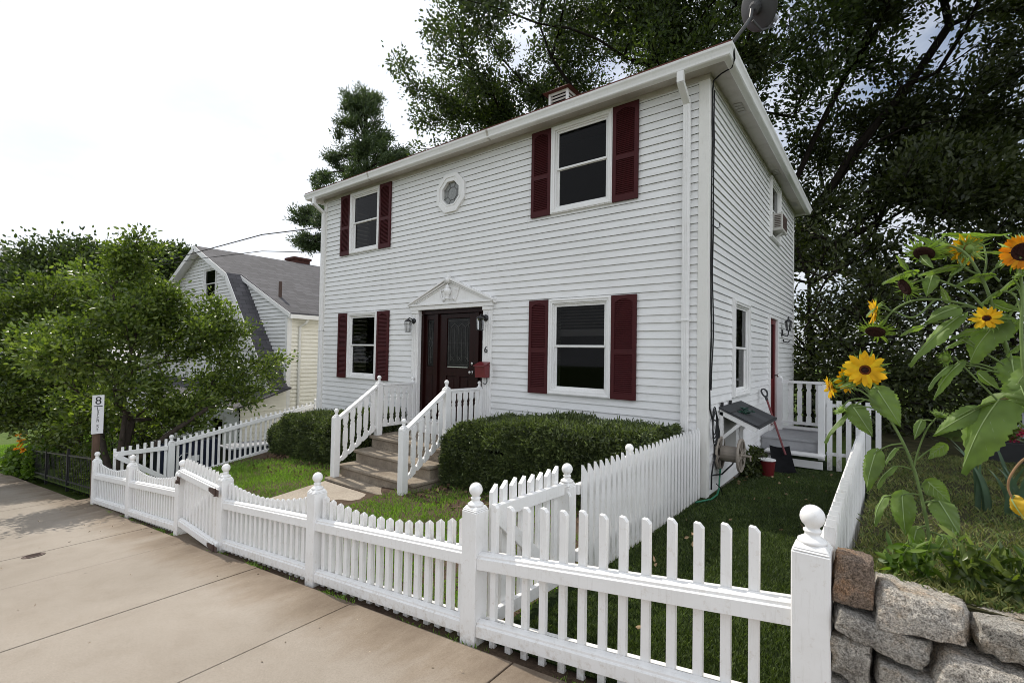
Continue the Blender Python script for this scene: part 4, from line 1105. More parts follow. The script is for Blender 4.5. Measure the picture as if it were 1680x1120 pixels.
def stair_rail(x, label):
    t = thing('stair_railing', label, 'railing', (x, 4.37, -2.0), 'white railings of the front steps')
    w = 0.105
    post('post', t, x, 4.37, w, -2.012, -1.075, True, 0.85); post('post', t, x, 5.18, w, -1.46, -0.565, True, 0.85)
    b = MB(); b.box(x - w / 2, x + w / 2, 5.90, 5.965, -1.447, -0.58); b.box(x - w * .4, x + w * .4, 5.905, 5.96, -0.579, -0.56)
    p = b.build('post', M['fence'], t, bevel=0.004); f = MB(); finial(f, (x, 5.93, -0.56), 0.72); f.build('finial', M['fence'], p, smooth=True)
    y0, y1 = 4.423, 5.127; za, zb = -1.075, -0.60
    sl = (zb - za) / (y1 - y0)
    b = MB(); b.bar((x, y0, za), (x, y1, zb), 0.085, 0.032); b.bar((x, y0, za - 0.033), (x, y1, zb - 0.033), 0.05, 0.034); b.build('handrail', M['fence'], t, bevel=0.003)
    lo = -0.70
    b = MB(); b.bar((x, y0, za + lo), (x, y1, zb + lo), 0.04, 0.055); b.build('bottom_rail', M['fence'], t, bevel=0.003)
    for k in range(5):
        y = y0 + (y1 - y0) * (k + 0.75) / 5.5
        zc = za + sl * (y - y0)
        baluster(t, x + 0.034, y, zc + lo - 0.03, zc - 0.05, sl)
    y0, y1 = 5.233, 5.90
    b = MB(); b.box(x - 0.042, x + 0.042, y0, y1, -0.60, -0.568); b.box(x - 0.025, x + 0.025, y0, y1, -0.634, -0.601); b.build('handrail', M['fence'], t, bevel=0.003)
    b = MB(); b.box(x - 0.02, x + 0.02, y0, y1, -1.315, -1.262); b.build('bottom_rail', M['fence'], t, bevel=0.003)
    for k in range(5):
        baluster(t, x + 0.034, y0 + (y1 - y0) * (k + 0.5) / 5, -1.31, -0.615)


stair_rail(-6.93, 'left railing of the front steps, beside the small hedge'); stair_rail(-5.27, 'right railing of the front steps, beside the large hedge')
b = MB(); b.sheet([[(-5.1 + 0.06 * i + 0.01 * mnoise.noise((i, j, 0)), 4.16 + 0.07 * j, -1.985 + 0.03 * mnoise.noise((i * 0.9, j * 0.9, 3))) for i in range(8)] for j in range(5)])
tag(b.build('newspaper', M['paper'], origin=(-4.9, 4.3, -2.0)), 'crumpled newspaper lying at the foot of the front steps', 'newspaper')

# ------------------------------------------------------------------ the picket fence along the sidewalk
FY = 2.26
PX = [-11.01, -8.98, -6.95, -5.68, -3.84, -2.02, -0.225]
BODY = [0.745, 0.748, 0.748, 0.752, 0.758, 0.79, 0.812]
fz = street_z


def fence_rail(parent, xa, xb, ha, hb, y0=2.212, dep=0.045, hh=0.098, back=True):
    """moulded front rail and plain back rail from xa to xb, top at ha / hb above the street line"""
    za, zb = fz(xa) + ha, fz(xb) + hb
    b = MB()
    prof = [(0.0, -hh), (0.0, -0.030), (0.010, -0.026), (0.010, -0.012), (0.022, -0.006), (dep, 0.0), (dep, -hh)]
    b.prism([(xa, y0 + d, za + z) for d, z in prof], (xb - xa, 0, zb - za))
    b.build('rail', M['fence'], parent, bevel=0.0015)
    if back:
        b = MB(); yb = y0 + dep + 0.036
        b.prism([(xa, yb, za - 0.052), (xa, yb + 0.03, za - 0.052), (xa, yb + 0.03, za - 0.018), (xa, yb, za - 0.018)], (xb - xa, 0, zb - za))
        b.build('back_rail', M['fence'], parent, bevel=0.0015)


def picket(parent, x, y, w, th, zb, zt, top='point', axis='x'):
    b = MB()
    X = (lambda u, d, z: (x + u, y + d, z)) if axis == 'x' else (lambda u, d, z: (x + d, y + u, z))
    h = w / 2
    if top == 'point':
        base = [X(-h, 0, zb), X(h, 0, zb), X(h, th, zb), X(-h, th, zb)]
        sh = [X(-h, 0, zt - h * .8), X(h, 0, zt - h * .8), X(h, th, zt - h * .8), X(-h, th, zt - h * .8), X(0, th * .3, zt), X(0, th * .7, zt)]
        b.add(base + sh, [(3, 2, 1, 0), (0, 1, 5, 8 - 4 + 4, 4) if False else (0, 1, 5, 8, 4), (1, 2, 6, 9, 8, 5), (2, 3, 7, 9, 6), (3, 0, 4, 8, 9, 7)])
    elif top == 'slant':
        loop = [X(-h, 0, zb), X(h, 0, zb), X(h, 0, zt - w * .50), X(h - w * .42, 0, zt - w * .05), X(-h, 0, zt)]
        v = np.array(X(0, th, 0)) - np.array(X(0, 0, 0)); b.prism(loop, v)
    else:
        loop = [X(-h, 0, zb), X(h, 0, zb), X(h, 0, zt - w * 1.1), X(-h, 0, zt)] if top == 'cutr' else [X(-h, 0, zb), X(h, 0, zb), X(h, 0, zt), X(-h, 0, zt - w * .9)]
        v = np.array(X(0, th, 0)) - np.array(X(0, 0, 0)); b.prism(loop, v)
    return b.build('picket', M['fence'], parent, bevel=0.0012)


def fence_panel(parent, i, n, htop, sag, up=0.545, lo=0.120, w=0.047, bottom=-0.025):
    xa, xb = PX[i] + 0.06, PX[i + 1] - 0.06
    fence_rail(parent, xa, xb, up, up + 0.008); fence_rail(parent, xa, xb, lo, lo + 0.012)
    for k in range(n):
        u = (k + 0.5) / n; x = xa + (xb - xa) * u
        h = htop - sag * math.sin(math.pi * u) ** 0.85 + random.uniform(-0.002, 0.002)
        picket(parent, x, 2.258, w, 0.038, fz(x) + bottom + random.uniform(-0.008, 0.008), fz(x) + h)


def fence_run(i0, i1, label, panels):
    t = thing('picket_fence', label, 'fence', (PX[i0], FY, fz(PX[i0])), 'white picket fence panels along the sidewalk')
    for i in range(i0, i1 + 1):
        post('post', t, PX[i], FY, 0.12 if i < 6 else 0.13, fz(PX[i]) - 0.06, fz(PX[i]) + BODY[i], True, 1.0)
    for (i, n, ht, sg) in panels: fence_panel(t, i, n, ht, sg)
    return t


fence_run(0, 2, 'white scalloped picket fence left of the front gate', [(0, 19, 0.735, 0.10), (1, 19, 0.735, 0.10)])
fence_run(3, 5, 'white scalloped picket fence between the gate and the tall corner post', [(3, 17, 0.73, 0.10), (4, 16, 0.742, 0.105)])
t = thing('picket_fence', 'white picket fence of widely spaced straight pickets beside the stone wall', 'fence', (PX[6], FY, fz(PX[6])), 'white picket fence panels along the sidewalk')
post('post', t, PX[6], FY, 0.132, fz(PX[6]) - 0.06, fz(PX[6]) + BODY[6], True, 1.05)
xa, xb = PX[5] + 0.061, PX[6] - 0.066
fence_rail(t, xa, xb, 0.540, 0.612); fence_rail(t, xa, xb, 0.137, 0.20)
for k in range(13):
    x = -1.865 + k * 0.1195
    picket(t, x + random.uniform(-0.006, 0.006), 2.258, 0.041, 0.030, fz(x) - 0.03, fz(x) + 0.832 + (x + 1.83) * 0.026 + random.uniform(-0.008, 0.008), 'slant')

# front gate, level between sloping neighbours
t = thing('front_gate', 'white level picket gate with iron hinges between two fence posts', 'gate', (-6.27, 2.2, -2.2))
ga, gb = -6.875, -5.66
GY = 2.185
for zt in (-1.497, -2.098):
    b = MB(); prof = [(0.0, -0.098), (0.0, -0.03), (0.010, -0.026), (0.010, -0.012), (0.024, -0.004), (0.042, 0.0), (0.042, -0.098)]
    b.prism([(ga, GY + 0.02 + d, zt + z) for d, z in prof], (gb - ga, -0.04, 0.012)); b.build('rail', M['fence'], t, bevel=0.0015)
for k in range(11):
    x = ga + 0.05 + (gb - ga - 0.12) * k / 10
    y = GY + 0.064 - 0.04 * (x - ga) / (gb - ga)
    picket(t, x, y, 0.045, 0.03, -2.225, -1.365 + 0.008 * k / 10, 'cut')
b = MB(); b.bar((ga + 0.06, GY + 0.104, -2.13), (gb - 0.1, GY + 0.066, -1.56), 0.03, 0.07); b.build('brace', M['fence'], t)
for zc in (-1.545, -2.145):
    b = MB(); b.prism([(gb - 0.20, GY - 0.026, zc + 0.020), (gb - 0.20, GY - 0.026, zc - 0.02), (gb - 0.09, GY - 0.026, zc - 0.035), (gb + 0.055, GY - 0.026, zc - 0.04), (gb + 0.055, GY - 0.026, zc + 0.03), (gb - 0.09, GY - 0.026, zc + 0.03)], (0, 0.006, 0))
    b.lathe((gb - 0.02, GY - 0.03, zc - 0.045), [(0.012, 0), (0.012, 0.085)], 8)
    b.build('hinge', M['rust'], t)
b = MB(); b.box(ga - 0.02, ga + 0.075, 2.183, 2.188, -1.67, -1.585); b.lathe((ga + 0.04, 2.19, -1.63), [(0.016, 0), (0.016, -0.035)], 8, 'Y'); b.box(ga + 0.005, ga + 0.07, 2.155, 2.163, -1.66, -1.645); b.build('latch', M['rust'], t)

# return gate from the tall corner post, then the fence back to the house corner
t = thing('side_gate', 'narrow white picket gate behind the tall corner post', 'gate', (-1.95, 2.7, -1.7))
def gx(y): return -1.955 + 0.05 * (y - 2.3) / 0.8
for zt in (-0.955, -1.60):
    b = MB(); b.prism([(gx(2.33), 2.33, zt - 0.085), (gx(2.33) + 0.035, 2.33, zt - 0.085), (gx(2.33) + 0.035, 2.33, zt), (gx(2.33), 2.33, zt)], (gx(3.08) - gx(2.33), 0.75, 0.0)); b.build('rail', M['fence'], t, bevel=0.003)
for k in range(8):
    y = 2.37 + k * 0.094
    picket(t, gx(y) - 0.032, y, 0.05, 0.03, -1.69, -0.835 + 0.008 * math.sin(k), 'cutl', 'y')
b = MB(); b.bar((gx(2.36) + 0.02, 2.36, -1.02), (gx(3.05) + 0.02, 3.05, -1.64), 0.03, 0.08); b.build('brace', M['fence'], t, bevel=0.003)
b = MB(); b.tube([(gx(3.1) + 0.05, 3.10, -1.02), (gx(3.1) + 0.07, 3.1, -1.05), (gx(3.1) + 0.07, 3.1, -1.14)], 0.012, 6); b.build('latch', M['fence'], t)

t = thing('yard_fence', 'long white picket fence from the side gate back to the house corner', 'fence', (-1.85, 4.5, -1.7))
post('post', t, -1.895, 3.15, 0.105, -1.66, -0.985, True, 0.98); post('post', t, -1.96, 4.42, 0.10, -1.75, -1.02, True, 0.98)
def sx(y): return -1.82 + 0.055 * (y - 3.2) / 2.7
for zt in (-0.98, -1.48):
    b = MB(); b.prism([(sx(3.2) - 0.045, 3.205, zt - 0.08), (sx(3.2) - 0.006, 3.205, zt - 0.08), (sx(3.2) - 0.006, 3.205, zt), (sx(3.2) - 0.045, 3.205, zt)], (sx(5.98) - sx(3.2), 2.775, -0.02)); b.build('rail', M['fence'], t, bevel=0.003)
for k in range(29):
    y = 3.26 + k * 0.0955
    picket(t, sx(y), y, 0.062, 0.022, turf_z(-1.8, y) + 0.005, -0.84 - 0.005 * (k / 28) + random.uniform(-0.006, 0.006), 'cutr', 'y')

# right-hand fence running back from the end post
t = thing('boundary_fence', 'white close-boarded picket fence dividing the turf from the garden', 'fence', (-0.18, 4.4, -1.7))
for zt in (-0.82, -1.35):
    b = MB(); b.box(-0.235, -0.197, 2.34, 6.42, zt - 0.085, zt); b.build('rail', M['fence'], t, bevel=0.003)
for k in range(42):
    y = 2.37 + k * 0.0965
    picket(t, -0.197 + random.uniform(-0.003, 0.003), y, 0.052, 0.040, turf_z(-0.2, y) - 0.02, -0.675 - 0.075 * (k / 41) + random.uniform(-0.006, 0.006), 'cutr', 'y')

# left-hand fence: gate leaf, post, sloping run up to the house
LX = -10.83
t = thing('side_fence', 'white picket fence climbing beside the left hedge to the house', 'fence', (LX, 4.7, -2.5))
post('post', t, LX, 3.32, 0.10, -2.75, -1.84, True, 0.98); post('post', t, LX, 6.27, 0.09, -2.2, -1.33, True, 0.98)
za, zb = -1.86, -1.335
b = MB(); b.bar((LX, 3.37, za), (LX, 6.22, zb), 0.035, 0.08); b.build('rail', M['fence'], t, bevel=0.003)
b = MB(); b.bar((LX, 3.37, -2.56), (LX, 6.22, -2.06), 0.035, 0.08); b.build('rail', M['fence'], t, bevel=0.003)
for k in range(27):
    y = 3.44 + k * 0.1045; zc = za + (zb - za) * (y - 3.37) / 2.85
    b = MB(); b.box(LX - 0.05, LX - 0.019, y - 0.02, y + 0.02, zc - 0.80, zc + 0.095); b.build('picket', M['fence'], t, bevel=0.003)
b = MB(); b.bar((LX + 0.1, 2.6, -2.72), (LX + 0.1, 6.1, -2.19), 0.05, 0.12); b.build('base_board', M['wood'], t)
t = thing('side_gate', 'white picket gate leaf with diagonal brace behind the leftmost fence posts', 'gate', (LX, 2.9, -2.6))
for z in (-1.92, -2.5):
    b = MB(); b.box(LX - 0.02, LX + 0.015, 2.45, 3.26, z - 0.04, z + 0.04); b.build('rail', M['fence'], t, bevel=0.003)
for k in range(8):
    y = 2.47 + k * 0.11
    b = MB(); b.box(LX - 0.052, LX - 0.021, y - 0.02, y + 0.02, -2.6, -1.825 + 0.01 * k); b.build('picket', M['fence'], t, bevel=0.003)
b = MB(); b.bar((LX + 0.03, 2.48, -1.95), (LX + 0.03, 3.24, -2.50), 0.028, 0.085); b.build('brace', M['fence'], t)

# sign post by the left end
sp = (-11.85, 2.40)
t = thing('sign_post', 'tall narrow white address sign on a brown post at the left end of the fence', 'sign', (sp[0], sp[1], -2.9))
b = MB(); b.box(sp[0] - 0.05, sp[0] + 0.05, sp[1] - 0.05, sp[1] + 0.05, -3.1, -0.99); b.build('post', M['wood'], t, bevel=0.004)
b = MB(); b.box(sp[0] + 0.052, sp[0] + 0.075, sp[1] - 0.088, sp[1] + 0.088, -1.66, -0.93); board = b.build('sign_board', M['sign'], t, bevel=0.003)
xb_ = sp[0] + 0.0765
text('8', 0.205, M['ink'], board, 'numeral', (xb_, sp[1], -1.04), (R(90), 0, R(90)), 0.001)
b = MB(); b.box(xb_ - 0.001, xb_ + 0.001, sp[1] - 0.065, sp[1] + 0.065, -1.145, -1.130); b.build('underline', M['ink'], board)
for k, ch in enumerate('Larch St'):
    if ch != ' ': text(ch, 0.088, M['ink'], board, 'letter', (xb_, sp[1], -1.185 - 0.056 * k), (R(90), 0, R(90)), 0.001)

# ------------------------------------------------------------------ side yard: hatch, reel, bucket, shovel, deck
t = thing('cellar_hatch', 'small wooden cellar hatch with a sloping shingled lid on the side wall', 'hatch', (HOUSE_R, 7.14, -1.2))
X0 = HOUSE_R + 0.02
b = MB(); b.hexa([(X0, 6.54, -0.665), (X0 + 0.47, 6.54, -0.875), (X0 + 0.47, 7.74, -0.875), (X0, 7.74, -0.665), (X0, 6.54, -0.635), (X0 + 0.475, 6.54, -0.845), (X0 + 0.475, 7.74, -0.845), (X0, 7.74, -0.635)]); b.build('shingled_lid', M['hatchroof'], t)
for y in (6.57, 7.68):
    b = MB()
    b.bar((X0, y, -0.70), (X0 + 0.44, y, -0.895), 0.045, 0.06)
    b.box(X0, X0 + 0.045, y - 0.0225, y + 0.0225, -1.25, -0.70); b.bar((X0 + 0.02, y + 0.001, -1.05), (X0 + 0.25, y + 0.001, -0.83), 0.04, 0.04)
    b.build('bracket', M['trim'], t)
b = MB(); b.box(X0, X0 + 0.03, 6.62, 7.30, -1.30, -0.72); b.build('hatch_door', plain('grey_panel', (0.36, 0.35, 0.33), 0.7), t)
for y in (6.62, 7.05):
    b = MB(); b.box(X0 + 0.0, X0 + 0.03, y - 0.02, y + 0.02, -0.635, -0.585); b.build('hinge', M['black'], t)
b = MB()
for k in range(26):
    a = random.uniform(0, 6.28); r_ = random.uniform(0.02, 0.11)
    c = (X0 + 0.23 + r_ * 0.6 * math.cos(a), 6.95 + r_ * 1.3 * math.sin(a), -0.735 + random.uniform(0, 0.05) - 0.2 * r_ * math.cos(a))
    b.tube([c, (c[0] + random.uniform(-.05, .05), c[1] + random.uniform(-.07, .07), c[2] + 0.015), (c[0] + random.uniform(-.07, .07), c[1] + random.uniform(-.09, .09), c[2])], 0.007, 5)
tag(b.build('garden_line', plain('dark_green_cord', (0.012, 0.05, 0.035), 0.5), origin=(X0 + 0.2, 6.95, -0.76)), 'tangled dark green line lying on the hatch lid', 'line')

t = thing('hose_reel', 'beige garden hose reel with two spoked wheels hanging on the side wall', 'hose reel', (HOUSE_R + 0.15, 6.52, -1.22))
for name, xx in (('wheel', HOUSE_R + 0.05), ('wheel', HOUSE_R + 0.29)):
    b = MB(); c = np.array([xx, 6.50, -1.215]); ro = 0.205
    b.lathe(c, [(ro, -0.014), (ro + 0.006, 0), (ro, 0.014), (ro - 0.026, 0.014), (ro - 0.03, 0), (ro - 0.026, -0.014), (ro, -0.014)], 28, 'X')
    for k in range(6):
        a = k * math.pi / 3 + 0.3; b.bar(c + np.array([0, 0.04 * math.cos(a), 0.04 * math.sin(a)]), c + np.array([0, (ro - .02) * math.cos(a), (ro - .02) * math.sin(a)]), 0.014, 0.03, (1, 0, 0))
    b.lathe(c, [(0.05, -0.012), (0.05, 0.012)], 14, 'X'); b.build(name, M['reel'], t)
b = MB(); b.lathe((HOUSE_R + 0.02, 6.50, -1.215), [(0.02, 0), (0.02, 0.04), (0.095, 0.045), (0.10, 0.1), (0.098, 0.2), (0.095, 0.255), (0.02, 0.26), (0.012, 0.38), (0.012, 0.39)], 16, 'X'); b.build('drum', M['reel'], t, smooth=False)
b = MB(); b.tube([(HOUSE_R + 0.395, 6.5, -1.20), (HOUSE_R + 0.40, 6.5, -1.27)], 0.010, 8); b.build('crank', M['reel'], t)
b = MB()
b.tube([(HOUSE_R + 0.07, 6.42, -1.40), (HOUSE_R + 0.07, 6.38, -1.52), (HOUSE_R + 0.08, 6.33, -1.62), (HOUSE_R + 0.09, 6.2, -1.672), (HOUSE_R + 0.08, 5.98, -1.68), (HOUSE_R - 0.02, 5.72, -1.675)], 0.011, 8)
tag(b.build('garden_hose', M['hose'], origin=(HOUSE_R + 0.07, 6.2, -1.68), smooth=True), 'green garden hose hanging from the reel to the turf', 'hose')
b = MB(); b.tube([(HOUSE_R + 0.05, 6.12, -1.43), (HOUSE_R + 0.08, 6.45, -1.47), (HOUSE_R + 0.1, 6.9, -1.42), (HOUSE_R + 0.1, 7.3, -1.25), (HOUSE_R + 0.06, 7.6, -1.18)], 0.010, 6)
b.tube([(HOUSE_R + 0.10, 6.12, -1.52), (HOUSE_R + 0.12, 6.25, -1.60), (HOUSE_R + 0.13, 6.3, -1.69)], 0.006, 6)
tag(b.build('drain_pipe', M['rubber'], origin=(HOUSE_R, 6.6, -1.5), smooth=True), 'thin black pipe along the foot of the side wall', 'pipe')

bc = (-1.38, 8.05, turf_z(-1.38, 8.05))
t = thing('bucket', 'red bucket with a white rim on the turf below the hatch', 'bucket', bc)
b = MB(); b.lathe(bc, [(0.085, 0), (0.088, 0.003), (0.112, 0.235)], 20); b.build('pail', M['red'], t, smooth=False)
b = MB(); b.lathe((bc[0], bc[1], bc[2] + 0.235), [(0.112, 0), (0.118, 0.004), (0.118, 0.018), (0.11, 0.02)], 20); b.build('rim', M['trim'], t)
t = thing('snow_shovel', 'snow shovel with red shaft and black scoop leaning beside the deck', 'shovel', (-1.2, 8.6, -1.78))
tz = turf_z(-1.2, 8.5)
b = MB(); b.tube([(-1.22, 8.62, tz + 0.26), (-1.56, 8.99, -0.66)], 0.016, 8); b.build('shaft', M['red'], t)
b = MB(); top = np.array([-1.56, 8.99, -0.66]); d_ = np.array([-0.34, 0.37, 0.85]); d_ /= np.linalg.norm(d_)
ring_ = [top + d_ * (0.085 + 0.075 * math.sin(a)) + np.array([0.032, 0.032, 0]) * math.cos(a) * (1.1 + 0.3 * math.sin(a)) for a in np.linspace(-math.pi / 2, 1.5 * math.pi, 17)]
b.tube(ring_, 0.014, 7); b.tube([top - d_ * 0.05, top + d_ * 0.03], 0.022, 8); b.build('grip', M['black'], t)
b = MB(); b.sheet([[(-1.20 + 0.40 * u * 0.75 * (1 - 0.12 * (1 - v)) - 0.12 * (1 - v), 8.62 + 0.32 * u * 0.4 - 0.20 * v + 0.10 * (1 - v), tz + 0.012 + 0.34 * (1 - v) ** 1.3 + 0.06 * (2 * u) ** 2 * 0.5) for u in np.linspace(-0.5, 0.5, 9)] for v in np.linspace(0, 1, 8)])
b.build('scoop', M['scoop'], t, recalc=False, smooth=True)
# dark potted clump under the hatch
def sprigs(name, mat, pts, length, width, parent=None, origin=None, up=0.5, dirs=None, six=True):
    """vectorised leaves: folded two-triangle blades at pts"""
    pts = np.asarray(pts, float); n = len(pts)
    d = RNG.normal(size=(n, 3)) if dirs is None else np.asarray(dirs) + RNG.normal(size=(n, 3)) * 0.5
    d[:, 2] += up * RNG.uniform(-0.3, 1, n)
    d /= np.linalg.norm(d, axis=1)[:, None]
    s_ = np.cross(d, RNG.normal(size=(n, 3))); s_ /= np.linalg.norm(s_, axis=1)[:, None] + 1e-9
    nn = np.cross(s_, d)
    L = length * RNG.uniform(0.6, 1.25, n)[:, None]; W = width * RNG.uniform(0.7, 1.2, n)[:, None] / 2
    if six:
        V = np.zeros((n, 6, 3)); cv = RNG.uniform(-0.25, 0.1, n)[:, None]
        V[:, 0] = pts; V[:, 1] = pts + d * L * 0.30 + s_ * W + nn * W * 0.3; V[:, 2] = pts + d * L * 0.68 + s_ * W * 0.8 + nn * (W * 0.25 + cv * L * 0.4)
        V[:, 3] = pts + d * L + nn * cv * L; V[:, 4] = pts + d * L * 0.68 - s_ * W * 0.8 + nn * (W * 0.25 + cv * L * 0.4); V[:, 5] = pts + d * L * 0.30 - s_ * W + nn * W * 0.3
        idx = np.arange(n)[:, None] * 6
        F = np.concatenate([idx + np.array([[0, 1, 2, 3]]), idx + np.array([[0, 3, 4, 5]])])
    else:
        V = np.zeros((n, 4, 3))
        V[:, 0] = pts; V[:, 1] = pts + d * L * 0.45 + s_ * W + nn * W * 0.25; V[:, 2] = pts + d * L; V[:, 3] = pts + d * L * 0.45 - s_ * W + nn * W * 0.25
        idx = np.arange(n)[:, None] * 4
        F = np.concatenate([idx + np.array([[0, 1, 2]]), idx + np.array([[0, 2, 3]])])
    return np_mesh(name, V.reshape(-1, 3), F, mat, parent, origin)


def clump(name, label, cat, c, r, n, L, W, mat, up=0.6, group=None):
    p = RNG.normal(size=(n, 3)); p /= np.linalg.norm(p, axis=1)[:, None]; p *= RNG.uniform(0.2, 1, n)[:, None] ** 0.5
    p[:, 2] = np.abs(p[:, 2]); p = p * np.array(r) + np.array(c)
    t = thing(name, label, cat, c, group)
    sprigs('foliage', mat, p, L, W, t, None, up)
    b = MB()
    for k in range(9):
        a = k * 0.7; b.tube([c, (c[0] + r[0] * 0.3 * math.cos(a), c[1] + r[1] * .3 * math.sin(a), c[2] + r[2] * .4), (c[0] + r[0] * 0.7 * math.cos(a), c[1] + r[1] * .7 * math.sin(a), c[2] + r[2] * .8)], [0.008, 0.006, 0.003], 5)
    b.build('stem', M['greybark'], t)
    return t


clump('shrub', 'small dark shrub at the foot of the side wall', 'plant', (-1.56, 8.1, -1.78), (0.16, 0.6, 0.42), 700, 0.09, 0.035, M['darkleaf'])

# deck
DKX0, DKX1, DKY0, DKY1, DKZ = HOUSE_R + 0.025, -0.76, 9.2, 10.9, -1.33
t = thing('side_deck', 'small grey side deck with white railing and steps', 'deck', (-1.2, 9.9, -1.8))
b = MB()
n = 12
for k in range(n):
    y0 = DKY0 + (DKY1 - DKY0) * k / n; b.box(DKX0, DKX1, y0, y0 + (DKY1 - DKY0) / n - 0.006, DKZ - 0.03, DKZ)
b.box(DKX0, DKX1, DKY0 + 0.025, DKY0 + 0.05, DKZ - 0.24, DKZ - 0.031); b.build('platform', M['deck'], t, bevel=0.002)
b = MB(); b.box(DKX0 + 0.1, DKX1 + 0.02, DKY0 - 0.26, DKY0 - 0.005, -1.555, -1.52); b.box(DKX0 + 0.12, DKX1, DKY0 - 0.20, DKY0 - 0.18, -1.74, -1.62); b.build('step', M['trim'], t, bevel=0.003)
b = MB()
b.box(-1.60, -1.51, 10.25, 10.34, DKZ, -0.36); b.lathe((-1.555, 10.295, -0.36), [(0.045, 0), (0.035, 0.03), (0.004, 0.04)], 10); b.build('post', M['fence'], t, bevel=0.003)
b = MB(); b.box(-0.84, -0.75, DKY0 - 0.05, DKY0 + 0.04, -1.62, -0.42); b.build('post', M['fence'], t, bevel=0.003)
b = MB(); b.box(-0.85, -0.76, 10.25, 10.34, DKZ, -0.42); b.build('post', M['fence'], t, bevel=0.003)
for z0, z1 in ((-0.455, -0.41), (-1.21, -1.16), (-1.30, -1.25)):
    b = MB(); b.box(-1.51, -0.85, 10.27, 10.32, z0, z1); b.build('rail', M['fence'], t)
for z0, z1 in ((-0.47, -0.43), (-1.21, -1.16)):
    b = MB(); b.box(-0.82, -0.78, DKY0 + 0.04, 10.25, z0, z1); b.build('rail', M['fence'], t)
for k in range(4):
    x = -1.38 + k * 0.145; w = 0.042
    b = MB(); prof = [(w, 0), (w, 0.11), (w - .018, 0.14), (w - .003, 0.19), (w - .003, 0.56), (w - .018, 0.60), (w, 0.64), (w, 0.72)]
    b.prism([(x + d, 10.325, -1.175 + z) for d, z in prof] + [(x - d, 10.325, -1.175 + z) for d, z in prof[::-1]], (0, 0.02, 0)); b.build('baluster', M['fence'], t)
for k in range(6):
    y = DKY0 + 0.15 + k * 0.15
    b = MB(); b.box(-0.775, -0.755, y - 0.04, y + 0.04, -1.2, -0.44); b.build('baluster', M['fence'], t)
t = thing('back_fence', 'short run of white pickets between the deck and the boundary fence', 'fence', (-0.5, 9.3, -1.8))
for z in (-0.72, -1.5):
    b = MB(); b.box(-0.74, 0.0, 9.30, 9.335, z - 0.05, z); b.build('rail', M['fence'], t)
for k in range(6):
    x = -0.69 + k * 0.125
    b = MB(); b.box(x - 0.035, x + 0.035, 9.275, 9.297, -1.78, -0.66); b.build('picket', M['fence'], t)

# ------------------------------------------------------------------ dry stone wall
def stone(parent, c, size, mat, seed, rot=(0, 0, 0), sq=0.62, chop=0.10):
    bm = bmesh.new(); bmesh.ops.create_cube(bm, size=2.0)
    bmesh.ops.subdivide_edges(bm, edges=bm.edges, cuts=27, use_grid_fill=True)
    rmat = Matrix.Rotation(rot[2], 3, 'Z') @ Matrix.Rotation(rot[1], 3, 'Y') @ Matrix.Rotation(rot[0], 3, 'X')
    rs = random.Random(seed); sk = [rs.uniform(-chop, chop) * 1.3 for _ in range(8)]
    sz = Vector(size) * 0.5
    for v in bm.verts:
        p = v.co.copy(); sph = p.normalized() * 1.24
        q = p.lerp(sph, 1 - sq)
        q.x *= 1 + sk[0] * q.z + sk[1] * q.y; q.z *= 1 + sk[2] * q.x + sk[3] * q.x * q.y; q.y *= 1 + sk[4] * q.x + sk[5] * q.z
        w = Vector((q.x * sz.x, q.y * sz.y, q.z * sz.z))
        s_ = Vector((seed * 3.1, seed * 1.7, seed * 0.9))
        f1 = mnoise.fractal(w * 11 + s_, 0.9, 2.1, 5); f2 = mnoise.fractal(w * 40 + s_, 0.8, 2.0, 4); rg = abs(mnoise.noise(w * 16 + s_ * 2)) * 2
        nrm = Vector((q.x / sz.x, q.y / sz.y, q.z / sz.z)).normalized()
        w += nrm * (0.0075 * f1 + 0.0035 * f2 - 0.006 * rg * rg + 0.0022 * mnoise.noise(w * 95 + s_))
        v.co = rmat @ w + Vector(c)
    me = bpy.data.meshes.new('stone'); o = bpy.data.objects.new('stone', me); COL.objects.link(o)
    org = ORG[parent.name]; o.parent = parent; ORG[o.name] = org
    for v in bm.verts: v.co -= Vector(org)
    bmesh.ops.recalc_face_normals(bm, faces=bm.faces); bm.to_mesh(me); bm.free()
    me.polygons.foreach_set('use_smooth', [True] * len(me.polygons)); me.materials.append(mat)


